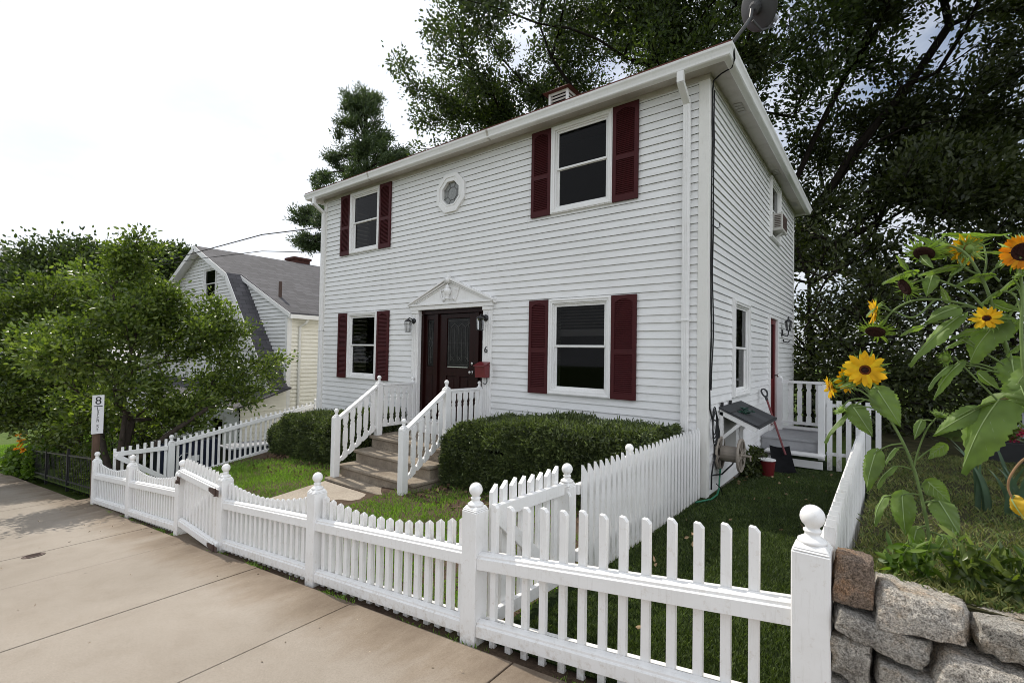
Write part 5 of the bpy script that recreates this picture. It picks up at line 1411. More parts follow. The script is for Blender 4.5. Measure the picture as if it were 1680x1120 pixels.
t = thing('stone_wall', 'dry stone wall of rough granite blocks beside the fence post', 'wall', (0.6, 2.3, -1.5))
ST = [((-0.093, 2.285, -0.832), (0.126, 0.15, 0.176), 'stone2', 3, (0, 0.04, 0.05), 0.74), ((0.100, 2.325, -0.903), (0.270, 0.25, 0.130), 'stone1', 8, (-0.10, 0.03, 0.0), 0.80), ((0.372, 2.33, -0.920), (0.268, 0.25, 0.116), 'stone3', 5, (-0.08, 0.0, 0), 0.80),
      ((-0.012, 2.315, -0.994), (0.290, 0.27, 0.096), 'stone3', 12, (0.0, 0.21, 0.0), 0.80), ((0.325, 2.32, -1.050), (0.39, 0.29, 0.122), 'stone1', 14, (0.0, 0.07, 0.0), 0.78),
      ((-0.100, 2.32, -1.110), (0.140, 0.27, 0.165), 'stone3', 17, (0, 0.06, 0), 0.82), ((0.122, 2.32, -1.148), (0.305, 0.28, 0.130), 'stone3', 19, (0, 0.06, 0), 0.80), ((0.44, 2.32, -1.182), (0.33, 0.28, 0.14), 'stone1', 21, (0, 0.04, 0), 0.80),
      ((-0.06, 2.32, -1.275), (0.25, 0.28, 0.16), 'stone1', 23, (0, 0, 0), 0.80), ((0.22, 2.32, -1.288), (0.31, 0.28, 0.15), 'stone2', 25, (0, 0, 0), 0.80), ((0.54, 2.32, -1.33), (0.32, 0.28, 0.15), 'stone3', 27, (0, 0, 0), 0.80),
      ((0.05, 2.32, -1.44), (0.42, 0.30, 0.16), 'stone3', 29, (0, 0, 0), 0.8), ((0.50, 2.32, -1.47), (0.40, 0.30, 0.16), 'stone1', 31, (0, 0, 0), 0.8)]
for k, (x, w) in enumerate(((0.65, 0.27), (0.93, 0.28), (1.23, 0.30), (1.56, 0.33), (1.9, 0.33))):
    ST.append(((x, 2.33, -0.915 + 0.006 * k), (w, 0.27, 0.13), ('stone1', 'stone3')[k % 2], 40 + k, (0, 0.03 * (-1) ** k, 0), 0.76))
    ST.append(((x + 0.06, 2.33, -1.06), (w + 0.02, 0.28, 0.15), ('stone3', 'stone1')[k % 2], 50 + k, (0, 0.03 * (-1) ** k, 0), 0.76))
    ST.append(((x + 0.05, 2.335, -1.375), (w + 0.02, 0.28, 0.16), 'stone1', 70 + k, (0, 0, 0), 0.80))
    ST.append(((x + 0.12, 2.33, -1.22), (w + 0.03, 0.28, 0.16), 'stone3', 60 + k, (0, 0, 0), 0.78))
for c, s_, mm, sd_, ro, sq in ST: stone(t, c, tuple(q * 0.985 for q in s_), M[mm], sd_, ro, sq - 0.03)

# valve cover in the sidewalk
vx, vy = -7.671, 1.044
t = thing('valve_cover', 'small round rusty valve cover set in the sidewalk', 'cover', (vx, vy, fz(vx)))
b = MB(); nz = np.array([-0.1124, 0, 1]); nz = nz / np.linalg.norm(nz)
b.lathe((vx, vy, fz(vx)), [(0.10, 0.001), (0.10, 0.004), (0.085, 0.006), (0.083, 0.003), (0.002, 0.003)], 24, ax=nz); b.build('lid', M['rust'], t)
b = MB()
for k in range(-2, 3):
    a = np.array([vx + 0.028 * k, vy - 0.06, fz(vx + 0.028 * k)]) + nz * 0.005; b.bar(a, a + np.array([0, 0.12, 0]), 0.008, 0.004, nz)
b.build('rib', M['rust'], t)

# ------------------------------------------------------------------ neighbour's gambrel house
NY = 6.8
nh = thing('gambrel_house', 'white gambrel-roofed house with grey shingles next door', 'house', (-19.57, 10, -3.6))
AP, BR, LO = (-19.57, 3.62), (2.78, 2.40), (5.95, -1.15)
def Tn(u, d, z): return (u, NY - d, z)
gab = [(AP[0] - LO[0], LO[1]), (AP[0] + LO[0], LO[1]), (AP[0] + BR[0], BR[1]), AP, (AP[0] - BR[0], BR[1])]


def gable_half(z):
    if z > BR[1]: return BR[0] * (AP[1] - z) / (AP[1] - BR[1])
    if z > LO[1]: return BR[0] + (LO[0] - BR[0]) * (BR[1] - z) / (BR[1] - LO[1])
    return LO[0] - 0.1


b = MB(); z = -3.4
nw = (-19.42, -18.30, 1.70, 2.86)
while z < AP[1] - 0.12:
    h0, h1 = gable_half(z) - 0.08, gable_half(z + 0.115) - 0.08
    segs = [(AP[0] - h0, AP[0] + h0, AP[0] - h1, AP[0] + h1)]
    if z + 0.115 > nw[2] + 0.05 and z < nw[3] - 0.05:
        segs = [(AP[0] - h0, nw[0] + 0.03, AP[0] - h1, nw[0] + 0.03), (nw[1] - 0.03, AP[0] + h0, nw[1] - 0.03, AP[0] + h1)]
    for (p0_, q0, p1, q1) in segs:
        b.add([Tn(p0_, 0.034, z), Tn(q0, 0.034, z), Tn(q1, 0.003, z + 0.115), Tn(p1, 0.003, z + 0.115), Tn(p0_, 0, z), Tn(q0, 0, z)], [(0, 1, 2, 3), (4, 5, 1, 0)])
    z += 0.115
b.build('gable_wall', M['siding'], nh, recalc=False)
DX = -13.75  # dormer side wall
siding('side_wall', M['warmlit'], nh, lambda u, d, z: (DX + d, u, z), 7.0, 17.0, -3.4, 0.98, [], 0.0, 0.115, (), 0.034)
siding('dormer_cheek', M['siding'], nh, lambda u, d, z: (u, 7.03 - d, z), -17.0, DX - 0.02, -3.4, 1.0, [], 0.0, 0.115, (), 0.034)
b = MB()
# cheek above the gutter line, under the shed roof
z = 1.0
while z < 2.3:
    xr = DX - (z - 1.0) / 1.42 * (DX - (AP[0] + BR[0]) - 0.1)
    b.add([(-17.2, 7.03 - 0.034, z), (xr, 7.03 - 0.034, z), (xr - 0.2, 7.03 - 0.003, z + 0.115), (-17.2, 7.03 - 0.003, z + 0.115)], [(0, 1, 2, 3)])
    z += 0.115
b.build('dormer_cheek', M['siding'], nh, recalc=False)
b = MB(); b.box(DX - 0.1, DX + 0.03, 6.99, 7.02, -3.3, 0.95); b.box(DX + 0.02, DX + 0.035, 7.02, 7.12, -3.3, 0.95); b.build('corner_board', M['trim'], nh)
# roof planes
b = MB(); th = 0.05; yf, yb_ = NY - 0.32, 17.4


def plane(b, p, q, y0, y1):
    (x0, z0), (x1, z1) = p, q
    b.hexa([(x0, y0, z0), (x1, y0, z1), (x1, y1, z1), (x0, y1, z0), (x0, y0, z0 + th), (x1, y0, z1 + th), (x1, y1, z1 + th), (x0, y1, z0 + th)])


R0 = (AP[0], AP[1]); RB = (AP[0] + BR[0], BR[1]); RL = (AP[0] + LO[0], LO[1]); LB = (AP[0] - BR[0], BR[1]); LL = (AP[0] - LO[0], LO[1])
plane(b, R0, RB, yf, yb_); plane(b, RB, RL, yf, 7.02); plane(b, R0, LB, yf, yb_); plane(b, LB, LL, yf, yb_)
plane(b, (RB[0], RB[1] + 0.01), (DX + 0.28, 1.02), 6.93, yb_)
b.build('roof', M['greyroof'], nh)
b = MB()
for p, q in ((R0, RB), (RB, RL), (R0, LB), (LB, LL)):
    b.bar((p[0], yf - 0.012, p[1] - 0.05), (q[0], yf - 0.012, q[1] - 0.05), 0.022, 0.17, (0, 0, 1)); b.bar((p[0], yf + 0.16, p[1] - 0.02), (q[0], yf + 0.16, q[1] - 0.02), 0.30, 0.02, (0, 0, 1))
b.bar((RB[0], 6.92, RB[1] - 0.04), (DX + 0.28, 6.92, 0.99), 0.022, 0.12)
b.build('rake_board', M['trim'], nh)
b = MB(); b.box(DX + 0.20, DX + 0.32, 6.93, 17.2, 0.90, 1.02); b.box(DX + 0.02, DX + 0.2, 6.95, 17.2, 0.93, 0.95); b.build('gutter', M['trim'], nh)
b = MB(); b.tube([(DX + 0.26, 7.5, 0.9), (DX + 0.2, 7.45, 0.78), (DX + 0.06, 7.36, 0.68), (DX + 0.06, 7.36, -2.9)], 0.04, 8); b.build('downspout', M['corner'], nh)
fr = window(Tn, nw[0], nw[1], nw[2], nw[3], nh)
b = MB(); b.box(nw[0] - 0.2, nw[1] + 0.2, NY + 0.4, NY + 0.45, nw[2] - 0.3, nw[3] + 0.1); b.build('dark_backing', M['inner_shade'], nh)  # added dark sheet for the shade behind the gable window
b = MB(); b.tube([(-14.8, 7.28, 1.45), (-14.8, 7.28, 2.10)], 0.05, 10); b.build('vent_pipe', M['rust'], nh)
b = MB(); b.box(-20.5, -19.8, 10.3, 11.0, 2.9, 3.86); b.box(-20.55, -19.75, 10.25, 11.05, 3.86, 3.96); b.build('chimney', M['brick'], nh)
# enclosed front porch with a lean-to roof
PYF = 5.75
b = MB(); b.hexa([(-24.5, PYF - 0.25, -1.62), (DX + 0.35, PYF - 0.25, -1.62), (DX + 0.35, 7.0, -1.12), (-24.5, 7.0, -1.12), (-24.5, PYF - 0.25, -1.57), (DX + 0.35, PYF - 0.25, -1.57), (DX + 0.35, 7.0, -1.07), (-24.5, 7.0, -1.07)]); b.build('porch_roof', M['greyroof'], nh)
siding('porch_wall', M['warmlit'], nh, lambda u, d, z: (DX + 0.05 + d, u, z), PYF, 7.0, -3.6, -1.66, [], 0.0, 0.115, (), 0.034)
siding('porch_wall', M['siding'], nh, lambda u, d, z: (u, PYF - d, z), -24.2, DX + 0.05, -4.2, -1.66, [(-18.6, -17.5, -2.9, -1.9), (-15.6, -14.6, -2.9, -1.9)], 0.0, 0.115, (), 0.034)
b = MB(); b.prism([(DX + 0.06, PYF, -1.66), (DX + 0.06, 7.0, -1.66), (DX + 0.06, 7.0, -1.13), (DX + 0.06, PYF, -1.57)], (-0.03, 0, 0)); b.build('porch_wall', M['warmlit'], nh)
b = MB(); b.box(-24.5, DX + 0.35, PYF - 0.33, PYF - 0.25, -1.66, -1.58); b.build('gutter', M['trim'], nh)
for u0, u1 in ((-18.6, -17.5), (-15.6, -14.6)): window(lambda u, d, z: (u, PYF - d, z), u0, u1, -2.9, -1.9, nh)
b = MB(); b.box(-19, -14.2, PYF + 0.5, PYF + 0.55, -3.2, -1.7); b.build('dark_backing', M['inner_shade'], nh)  # added dark sheet for the shade inside the porch

# overhead wires from the house to the street
for lab, pts, rr in (('thicker black service wire sloping up to the house', [(-10.28, 6.6, 3.05), tuple(at(430, 385, 6.0)), tuple(at(330, 412, 5.6)), tuple(at(230, 440, 5.2)), tuple(at(120, 470, 4.8)), tuple(at(-80, 530, 4.2))], 0.014),
                     ('thin grey wire nearly level below the service wire', [(-10.28, 6.6, 2.35), tuple(at(430, 412, 6.0)), tuple(at(330, 424, 5.6)), tuple(at(230, 440, 5.2)), tuple(at(120, 456, 4.8)), tuple(at(-80, 490, 4.2))], 0.010)):
    b = MB(); b.tube(pts, rr, 6); tag(b.build('overhead_wire', M['rubber'], origin=pts[0]), lab, 'wire', 'overhead wires to the house')

# bins behind the left fence
def bin_box(name, label, x0, x1, y0, y1, z0, z1, lidmat):
    t = thing(name, label, 'bin', ((x0 + x1) / 2, (y0 + y1) / 2, z0))
    b = MB(); b.hexa([(x0 + .04, y0 + .04, z0), (x1 - .04, y0 + .04, z0), (x1 - .04, y1 - .04, z0), (x0 + .04, y1 - .04, z0), (x0, y0, z1), (x1, y0, z1), (x1, y1, z1), (x0, y1, z1)]); b.build('bin_body', M['navy'], t, bevel=0.01)
    b = MB(); b.box(x0 - .02, x1 + .02, y0 - .02, y1 + .02, z1 + .001, z1 + .05); b.build('lid', lidmat, t, bevel=0.012)
    return t


t = bin_box('storage_bin', 'tall dark navy bin with a white plate behind the left fence', -12.9, -12.2, 3.55, 4.70, -3.05, -2.14, M['navy'])
b = MB(); b.box(-12.195, -12.185, 4.05, 4.28, -2.53, -2.40); b.build('plate', M['sign'], t)
b = MB(); b.tube([(-12.175, 4.0 + 0.13 * math.cos(a), -2.46 + 0.13 * math.sin(a)) for a in np.linspace(0.3, 2.9, 9)], 0.008, 6); b.build('handle', M['steel'], t)
bin_box('storage_bin', 'low dark box with a grey lid behind the left fence', -12.9, -12.25, 4.95, 5.9, -3.0, -2.42, M['greyplastic'])

# iron fence on the left
t = thing('iron_fence', 'low black iron fence at the left edge of the sidewalk', 'fence', (-16, 2.5, -3.4))
b = MB()
for k in range(48):
    x = -19.2 + k * 0.15; b.tube([(x, 2.47, fz(x) - 0.05), (x + 0.03 * math.sin(k * 1.7), 2.47, fz(x) + 0.74)], 0.005, 5)
b.build('bar_panel', M['black'], t)
for h in (0.12, 0.70):
    b = MB(); b.bar((-19.2, 2.47, fz(-19.2) + h), (-12.1, 2.47, fz(-12.1) + h), 0.02, 0.03); b.build('rail', M['black'], t)
for x in (-19.2, -16.9, -14.5, -12.1):
    b = MB(); b.box(x - 0.025, x + 0.025, 2.445, 2.495, fz(x) - 0.1, fz(x) + 0.85); b.build('post', M['black'], t)


# ------------------------------------------------------------------ trees
def skeleton(trunk, att, k_path=0.30, sub=0.9, limbs=()):
    """join every crown point to the nearest wood; returns nodes, parents, tips"""
    nodes = [np.array(p, float) for p in trunk]; par = [-1] + list(range(len(trunk) - 1)); plen = [0.0]
    for i in range(1, len(nodes)): plen.append(plen[-1] + np.linalg.norm(nodes[i] - nodes[i - 1]))
    start = max(1, int(len(trunk) * 0.35))
    for lb in limbs:
        prev = len(trunk) - 2
        for q in lb:
            q = np.array(q, float); L = np.linalg.norm(q - nodes[prev]); k_ = max(1, int(L / 1.2)); p_ = nodes[prev]
            for i_ in range(1, k_ + 1):
                nodes.append(p_ + (q - p_) * i_ / k_ + RNG.normal(size=3) * 0.05); par.append(prev); plen.append(plen[prev] + L / k_); prev = len(nodes) - 1
    order = np.argsort(np.linalg.norm(att - np.array(trunk[-1]), axis=1) + 0.15 * RNG.normal(size=len(att)))
    N = np.array(nodes); PL = np.array(plen); tips = []
    cap = len(att) * 6 + 50 + len(nodes)
    buf = np.zeros((cap, 3)); buf[:len(N)] = N; pl = np.zeros(cap); pl[:len(N)] = PL; cnt = len(N)
    ok = np.ones(cap, bool); ok[:start] = False
    for a in order:
        p = att[a]
        dv = p - buf[:cnt]; d = np.linalg.norm(dv, axis=1)
        cost = d + k_path * pl[:cnt] + np.where(dv[:, 2] < 0, -dv[:, 2] * 0.5, 0)
        cost[~ok[:cnt]] = 1e9
        j = int(np.argmin(cost)); q = buf[j]; L = d[j]
        n = max(1, int(L / sub)); prev = j
        side_ = RNG.normal(size=3) * 0.06 * L; side_[2] += 0.05 * L
        for s_ in range(1, n + 1):
            t_ = s_ / n; pos = q + (p - q) * t_ + side_ * math.sin(math.pi * t_)
            buf[cnt] = pos; par.append(prev); pl[cnt] = pl[prev] + L / n; prev = cnt; cnt += 1
            if cnt >= cap - 2: break
        tips.append(prev)
        if cnt >= cap - 10: break
    return buf[:cnt].copy(), np.array(par), np.array(tips)


def wood_mesh(name, nodes, par, tips, rtrunk, rtip, mat, parent, ntrunk, expo=0.45):
    n = len(nodes); cnt = np.zeros(n)
    cnt[tips] += 1
    for i in range(n - 1, 0, -1): cnt[par[i]] += cnt[i]
    mx = cnt.max(); rad = rtip + (rtrunk - rtip) * (cnt / mx) ** expo
    rad[:ntrunk] *= np.linspace(1.25, 1.0, ntrunk)
    k = 6; V, F = [], []
    a_ = np.arange(k) * 2 * math.pi / k
    for i in range(1, n):
        p, q = nodes[par[i]], nodes[i]; d = q - p; L = np.linalg.norm(d)
        if L < 1e-4: continue
        d /= L; u = np.cross(d, (0.3, 0.2, 1.0) if abs(d[2]) < 0.9 else (1.0, 0, 0)); u /= np.linalg.norm(u); v = np.cross(d, u)
        rp = min(rad[par[i]], rad[i] * 1.5); o = len(V) * 2 * k
        rg = np.cos(a_)[:, None] * u + np.sin(a_)[:, None] * v
        V.append(np.concatenate([p - d * rp * 0.3 + rg * rp, q + rg * rad[i]]))
        F += [(o + j, o + (j + 1) % k, o + k + (j + 1) % k, o + k + j) for j in range(k)]
    return np_mesh(name, np.concatenate(V), F, mat, parent, smooth=True)


def crown_pts(n, blobs):
    """points spread through ellipsoids (centre, radii, weight), denser near their skins"""
    out = []; wsum = sum(b_[2] for b_ in blobs)
    for c, r_, w in blobs:
        k = int(n * w / wsum); p = RNG.normal(size=(k, 3)); p /= np.linalg.norm(p, axis=1)[:, None]
        out.append(np.array(c) + p * (RNG.uniform(0.15, 1, k)[:, None] ** 0.45) * np.array(r_))
    return np.concatenate(out)


def tree(name, label, trunk, blobs, n_tip, n_leaf, L, W, leaf, bark, rtrunk, spread, rtip=0.012, group='trees behind the house', cat='tree', flat=0.75, sub=0.9, keep=None, droop=0.0, k_path=0.3, six=True, expo=0.6, along=0.75, limbs=()):
    t = thing(name, label, cat, trunk[0], group)
    att = crown_pts(n_tip, blobs)
    if keep is not None: att = att[[bool(keep(p)) for p in att]]
    nodes, par, tips = skeleton(trunk, att, k_path, sub, limbs)
    wood_mesh('trunk', nodes, par, tips, rtrunk, rtip, bark, t, len(trunk), expo)
    tp = nodes[tips]; pp = nodes[par[tips]]
    per = max(1, n_leaf // len(tp))
    w = RNG.uniform(0.35, 1.7, len(tp)); rep = np.maximum(1, (w * per).astype(int))
    base = np.repeat(tp, rep, axis=0); back = np.repeat(pp, rep, axis=0)
    f = RNG.uniform(-0.15, along, len(base))[:, None]
    pos = base + (back - base) * f + RNG.normal(size=(len(base), 3)) * spread * np.array([1, 1, flat])
    out = pos - np.repeat(pp, rep, axis=0); out /= np.linalg.norm(out, axis=1)[:, None] + 1e-6
    out[:, 2] -= droop
    sprigs('crown', leaf, pos, L, W, t, None, 0.25, out * 0.9, six)
    return t


def bl(px, py, rx, ry, X=None, Y=None, w=1.0, deep=1.0):
    """ellipsoid of foliage: centre on the plane x = X or y = Y, radii given as they look from the street"""
    c = at(px, py, 1.0); c = c * ((X / c[0]) if X is not None else Y)
    D = float(c @ fwd) / FOC
    return (tuple(c), (rx * D, rx * D * deep, ry * D), w)


# the big oak behind the house
def oak_gap(p):
    v = mnoise.noise(Vector(p) * 0.17 + Vector((3, 9, 1))) + 0.7 * mnoise.noise(Vector(p) * 0.42)
    return v > -0.52 + 0.050 * max(0.0, -7.0 - p[0])


tree('oak_tree', 'huge spreading oak rising behind the roof of the white house', [(-7.6, 17, -2), (-7.7, 17, 2), (-7.5, 17.1, 5), (-7.2, 17.0, 8)],
     [((-13.5, 16.5, 13.5), (5.2, 5, 5.0), 1.0), ((-8.0, 17, 16.5), (7.5, 6, 6), 1.6), ((-14.0, 16.5, 9.4), (3.4, 4, 3.0), 0.55), ((-3.5, 17.5, 12.5), (5.0, 5, 5.5), 1.1), ((-10.0, 17, 10.5), (4.5, 4, 3.5), 0.5), ((-11.0, 15.5, 19.0), (6, 5, 4.5), 0.7)],
     1400, 160000, 0.160, 0.082, M['oak'], M['bark'], 0.24, 0.27, 0.008, keep=oak_gap,
     limbs=[[at(*q, 16.5) for q in pl_] for pl_ in ([(1075, 110), (1062, 50), (1052, -30)], [(1110, 90), (1092, 30), (1075, -50)], [(920, 175), (860, 140), (815, 90), (775, 25)], [(940, 150), (905, 100), (885, 40)], [(820, 190), (770, 165), (730, 120)])])
tree('shade_tree', 'dark broad tree to the right of the house with limbs slanting up to the right', [(-3.6, 19, -2), (-3.5, 19, 1), (-3.2, 19, 3.0), (-2.6, 19, 4.5)],
     [((1.5, 18.5, 10.5), (6.5, 5, 6.0), 1.6), ((-2.2, 18.5, 7.5), (3.5, 4, 4.5), 0.9), ((6.5, 18.5, 8.5), (5.0, 5, 5.5), 1.0), ((0.5, 18, 3.8), (4.5, 3.5, 2.4), 0.7), ((-1.5, 17.5, 14.0), (5.0, 4.0, 4.5), 0.8), ((5.5, 18, 14.0), (5.0, 4.0, 4.0), 0.6)],
     1300, 125000, 0.165, 0.085, M['darkleaf'], M['bark'], 0.26, 0.27, 0.008,
     limbs=[[at(*q, 18.5) for q in pl_] for pl_ in ([(1330, 470), (1395, 425), (1440, 370), (1500, 332), (1560, 300)], [(1300, 400), (1350, 320), (1400, 250), (1480, 150), (1560, 40)], [(1290, 330), (1340, 220), (1390, 120), (1440, 20)], [(1440, 370), (1465, 310), (1490, 260)], [(1480, 150), (1540, 120), (1620, 60)], [(1340, 440), (1420, 460), (1500, 440)], [(1400, 250), (1480, 215), (1560, 190), (1640, 180)])], keep=lambda p: mnoise.noise(Vector(p) * 0.2 + Vector((1, 2, 6))) + 0.7 * mnoise.noise(Vector(p) * 0.45) > -0.06 + 0.03 * max(0.0, p[0] - 1) * (p[2] > 6))
tree('shade_tree', 'dark tree at the far right above the sunflowers', [(8.5, 20, -1.5), (8.4, 20, 2), (8.6, 20, 5)],
     [((9.5, 19.5, 9), (5, 4.5, 6.5), 1.0), ((6.5, 19, 4.2), (3.5, 3, 2.6), 0.5), ((11, 18, 4), (4, 4, 3), 0.4)],
     520, 46000, 0.145, 0.075, M['darkleaf'], M['bark'], 0.22, 0.32, 0.008, keep=lambda p: mnoise.noise(Vector(p) * 0.22) + 0.6 * mnoise.noise(Vector(p) * 0.5) > -0.08)
for i, (x, y, h, rr, lab) in enumerate([(-1.6, 15.2, 5.2, 2.0, 'dense dark evergreen behind the side deck, tallest of the low ones'), (0.9, 15.8, 4.0, 1.9, 'dark bushy evergreen behind the boundary fence end'), (2.6, 17.5, 3.6, 1.7, 'dark bush behind the tallest sunflower'), (4.9, 16.5, 2.6, 1.5, 'low dark bush beside the pale shed'), (-0.4, 13.6, 2.4, 1.3, 'low dark shrub just behind the deck railing')]):
    tree('evergreen', lab, [(x, y, -2.2), (x, y, -0.6), (x, y, h * 0.4)], [((x, y, h * 0.45 - 0.7), (rr, rr, h * 0.52 + 0.5), 1.0), ((x + 0.3, y, -0.7), (rr * 1.1, rr, 1.3), 0.6)], 150, 7500, 0.12, 0.06, M['darkleaf'], M['bark'], 0.12, 0.28, 0.008, 'dark evergreens behind the deck', 'tree', 0.6, 0.6)

# pines behind the neighbour's roof: each branch end carries a brush of needles
def pine(label, trunk, blobs, n_tip, n_leaf):
    t = thing('pine_tree', label, 'tree', trunk[0], 'pines beyond the neighbouring house')
    att = crown_pts(n_tip, blobs); att = att[[mnoise.noise(Vector(q) * 0.75) > -0.04 for q in att]]
    nodes, par, tips = skeleton(trunk, att, 0.5, 0.7)
    wood_mesh('trunk', nodes, par, tips, 0.24, 0.012, M['bark'], t, len(trunk), 0.6)
    tp, pp = nodes[tips], nodes[par[tips]]
    rep_ = np.maximum(3, (RNG.uniform(0.4, 1.6, len(tp)) * n_leaf / len(tp)).astype(int))
    base_ = np.repeat(tp, rep_, axis=0); dirs = np.repeat(tp - pp, rep_, axis=0); dirs /= np.linalg.norm(dirs, axis=1)[:, None] + 1e-6
    dirs[:, 2] += 0.35
    pos = base_ - dirs * RNG.uniform(-0.2, 0.55, len(base_))[:, None] + RNG.normal(size=base_.shape) * np.array([0.17, 0.17, 0.09])
    sprigs('crown', M['needle'], pos, 0.24, 0.05, t, None, 0.9, dirs * 0.8)


PY = 16.0
tk = [at(600, y, PY) for y in (760, 600, 470, 380, 300, 230, 180, 150)]
pine('tall ragged pine rising above the left end of the roof', [tuple(q) for q in tk],
     [bl(588, 178, 34, 34, Y=PY, w=.6), bl(610, 172, 26, 22, Y=PY, w=.25), bl(598, 232, 52, 36, Y=PY, w=.9), bl(640, 238, 32, 34, Y=PY, w=.55), bl(655, 265, 22, 14, Y=PY, w=.25), bl(570, 262, 36, 26, Y=PY, w=.5), bl(605, 290, 62, 30, Y=PY, w=.8), bl(545, 310, 34, 26, Y=PY, w=.45), bl(522, 300, 18, 12, Y=PY, w=.15), bl(600, 350, 70, 40, Y=PY, w=.5)], 400, 30000)
PY2 = 14.5
tk = [at(560, y, PY2) for y in (780, 600, 480, 420, 380, 350)]
pine('shorter pine between the two houses', [tuple(q) for q in tk],
     [bl(500, 352, 28, 16, Y=PY2, w=.4), bl(520, 375, 30, 22, Y=PY2, w=.5), bl(484, 378, 12, 8, Y=PY2, w=.12), bl(512, 398, 28, 14, Y=PY2, w=.4), bl(540, 350, 30, 30, Y=PY2, w=.5), bl(530, 432, 26, 16, Y=PY2, w=.3)], 150, 12500)
# trees on the left
AX = -12.9
t = tree('ornamental_tree', 'low spreading ornamental tree with several leaning stems in front of the neighbouring house', [(-13.0, 3.0, -3.1), (-12.98, 3.05, -2.6), (-12.95, 3.1, -2.2), (-12.9, 3.2, -1.6)],
     [bl(230, 490, 66, 60, X=AX - .3, w=1.1), bl(300, 545, 66, 62, X=AX, w=1.1), bl(362, 590, 52, 48, X=AX, w=.5), bl(418, 612, 34, 34, X=-12.4, w=.16), bl(446, 590, 14, 16, X=-12.2, w=.05), bl(172, 545, 72, 70, X=AX, w=1.0), bl(212, 425, 24, 30, X=AX - .2, w=.2), bl(290, 465, 26, 40, X=AX, w=.25), bl(352, 525, 26, 34, X=AX, w=.25), bl(198, 418, 8, 40, X=AX - .2, w=.07), bl(228, 412, 9, 46, X=AX - .2, w=.08), bl(262, 440, 8, 36, X=AX, w=.06), bl(318, 470, 8, 44, X=AX, w=.06), bl(392, 548, 8, 30, X=-12.5, w=.05), bl(350, 500, 7, 40, X=AX, w=.05), bl(140, 460, 9, 40, X=AX - .3, w=.06), bl(455, 580, 12, 20, X=-12.2, w=.05), bl(320, 645, 60, 38, X=AX, w=.5), bl(210, 625, 74, 50, X=AX + .2, w=.8), bl(395, 650, 32, 24, X=-12.5, w=.12), bl(120, 680, 50, 34, X=-14.2, w=.4), bl(290, 690, 44, 22, X=-12.8, w=.25), bl(225, 690, 60, 26, X=-14.0, w=.3),
      ((-12.6, 1.95, 0.0), (1.3, 0.55, 0.55), 0.35), ((-11.8, 1.7, -0.3), (0.5, 0.35, 0.3), 0.06)],
     620, 31000, 0.098, 0.052, M['maple'], M['greybark'], 0.085, 0.16, 0.005, 'trees along the left side of the street', 'tree', 0.6, 0.4, k_path=0.25, keep=lambda p: mnoise.noise(Vector(p) * 0.9) + 0.5 * mnoise.noise(Vector(p) * 2.2) > -0.12)
for pts_ in ([(-13.05, 3.02, -3.1), (-12.7, 3.2, -2.5), (-12.3, 3.7, -1.9), (-12.1, 4.4, -1.35)], [(-12.98, 2.98, -3.1), (-12.9, 3.02, -2.3), (-12.75, 3.05, -1.4)], [(-13.1, 3.0, -3.1), (-13.6, 2.9, -2.3), (-14.2, 2.9, -1.5)]):
    b = MB(); c_ = [tuple(q) for q in pts_]; b.tube(c_, np.linspace(0.085, 0.04, len(c_)), 8); b.build('stem', M['greybark'], t, smooth=True)
tree('ornamental_tree', 'second leafy tree at the left edge above the marigolds', [(-17.6, 3.2, -3.6), (-17.6, 3.2, -2.6), (-17.7, 3.1, -1.6)],
     [bl(60, 520, 70, 60, X=-17.6, w=1.0), bl(10, 560, 70, 70, X=-18, w=1.0), bl(100, 600, 60, 56, X=-17, w=.8), bl(110, 480, 50, 46, X=-17.2, w=.5), bl(30, 640, 80, 34, X=-18, w=.8), bl(115, 665, 50, 26, X=-16.6, w=.5), bl(50, 685, 60, 16, X=-17.4, w=.4), bl(120, 700, 50, 24, X=-16.0, w=.4), bl(-60, 560, 60, 90, X=-19, w=.6)],
     460, 32000, 0.105, 0.056, M['maple'], M['greybark'], 0.09, 0.18, 0.005, 'trees along the left side of the street', 'tree', 0.6, 0.4, keep=lambda p: mnoise.noise(Vector(p) * 0.9) > -0.25)
for lab, trunk_, bs in (('dark leafy tree beyond the ornamental tree, tallest on the left', (-24, 7.0), [bl(105, 440, 62, 50, X=-24), bl(175, 440, 48, 38, X=-24, w=.6), bl(60, 490, 60, 60, X=-24, w=.8), bl(150, 500, 80, 60, X=-24, w=.8)]), ('dark leafy tree at the far left edge', (-31, 7.0), [bl(10, 460, 46, 52, X=-31), bl(-60, 460, 60, 90, X=-31), bl(20, 560, 90, 80, X=-31), bl(0, 640, 100, 44, X=-31, w=.9), bl(100, 620, 90, 50, X=-31, w=.7)]), ('leafy tree peeping over the neighbouring gable', (-26, 10.5), [bl(255, 440, 44, 30, X=-26), bl(290, 425, 20, 14, X=-26, w=.3), bl(225, 500, 60, 60, X=-26)])):
    tree('street_tree', lab, [(trunk_[0], trunk_[1], -4.5), (trunk_[0], trunk_[1], -2), (trunk_[0] + .1, trunk_[1], 0)], bs, 300, 22000, 0.16, 0.085, M['oak'], M['bark'], 0.18, 0.30, 0.008, 'trees along the left side of the street')


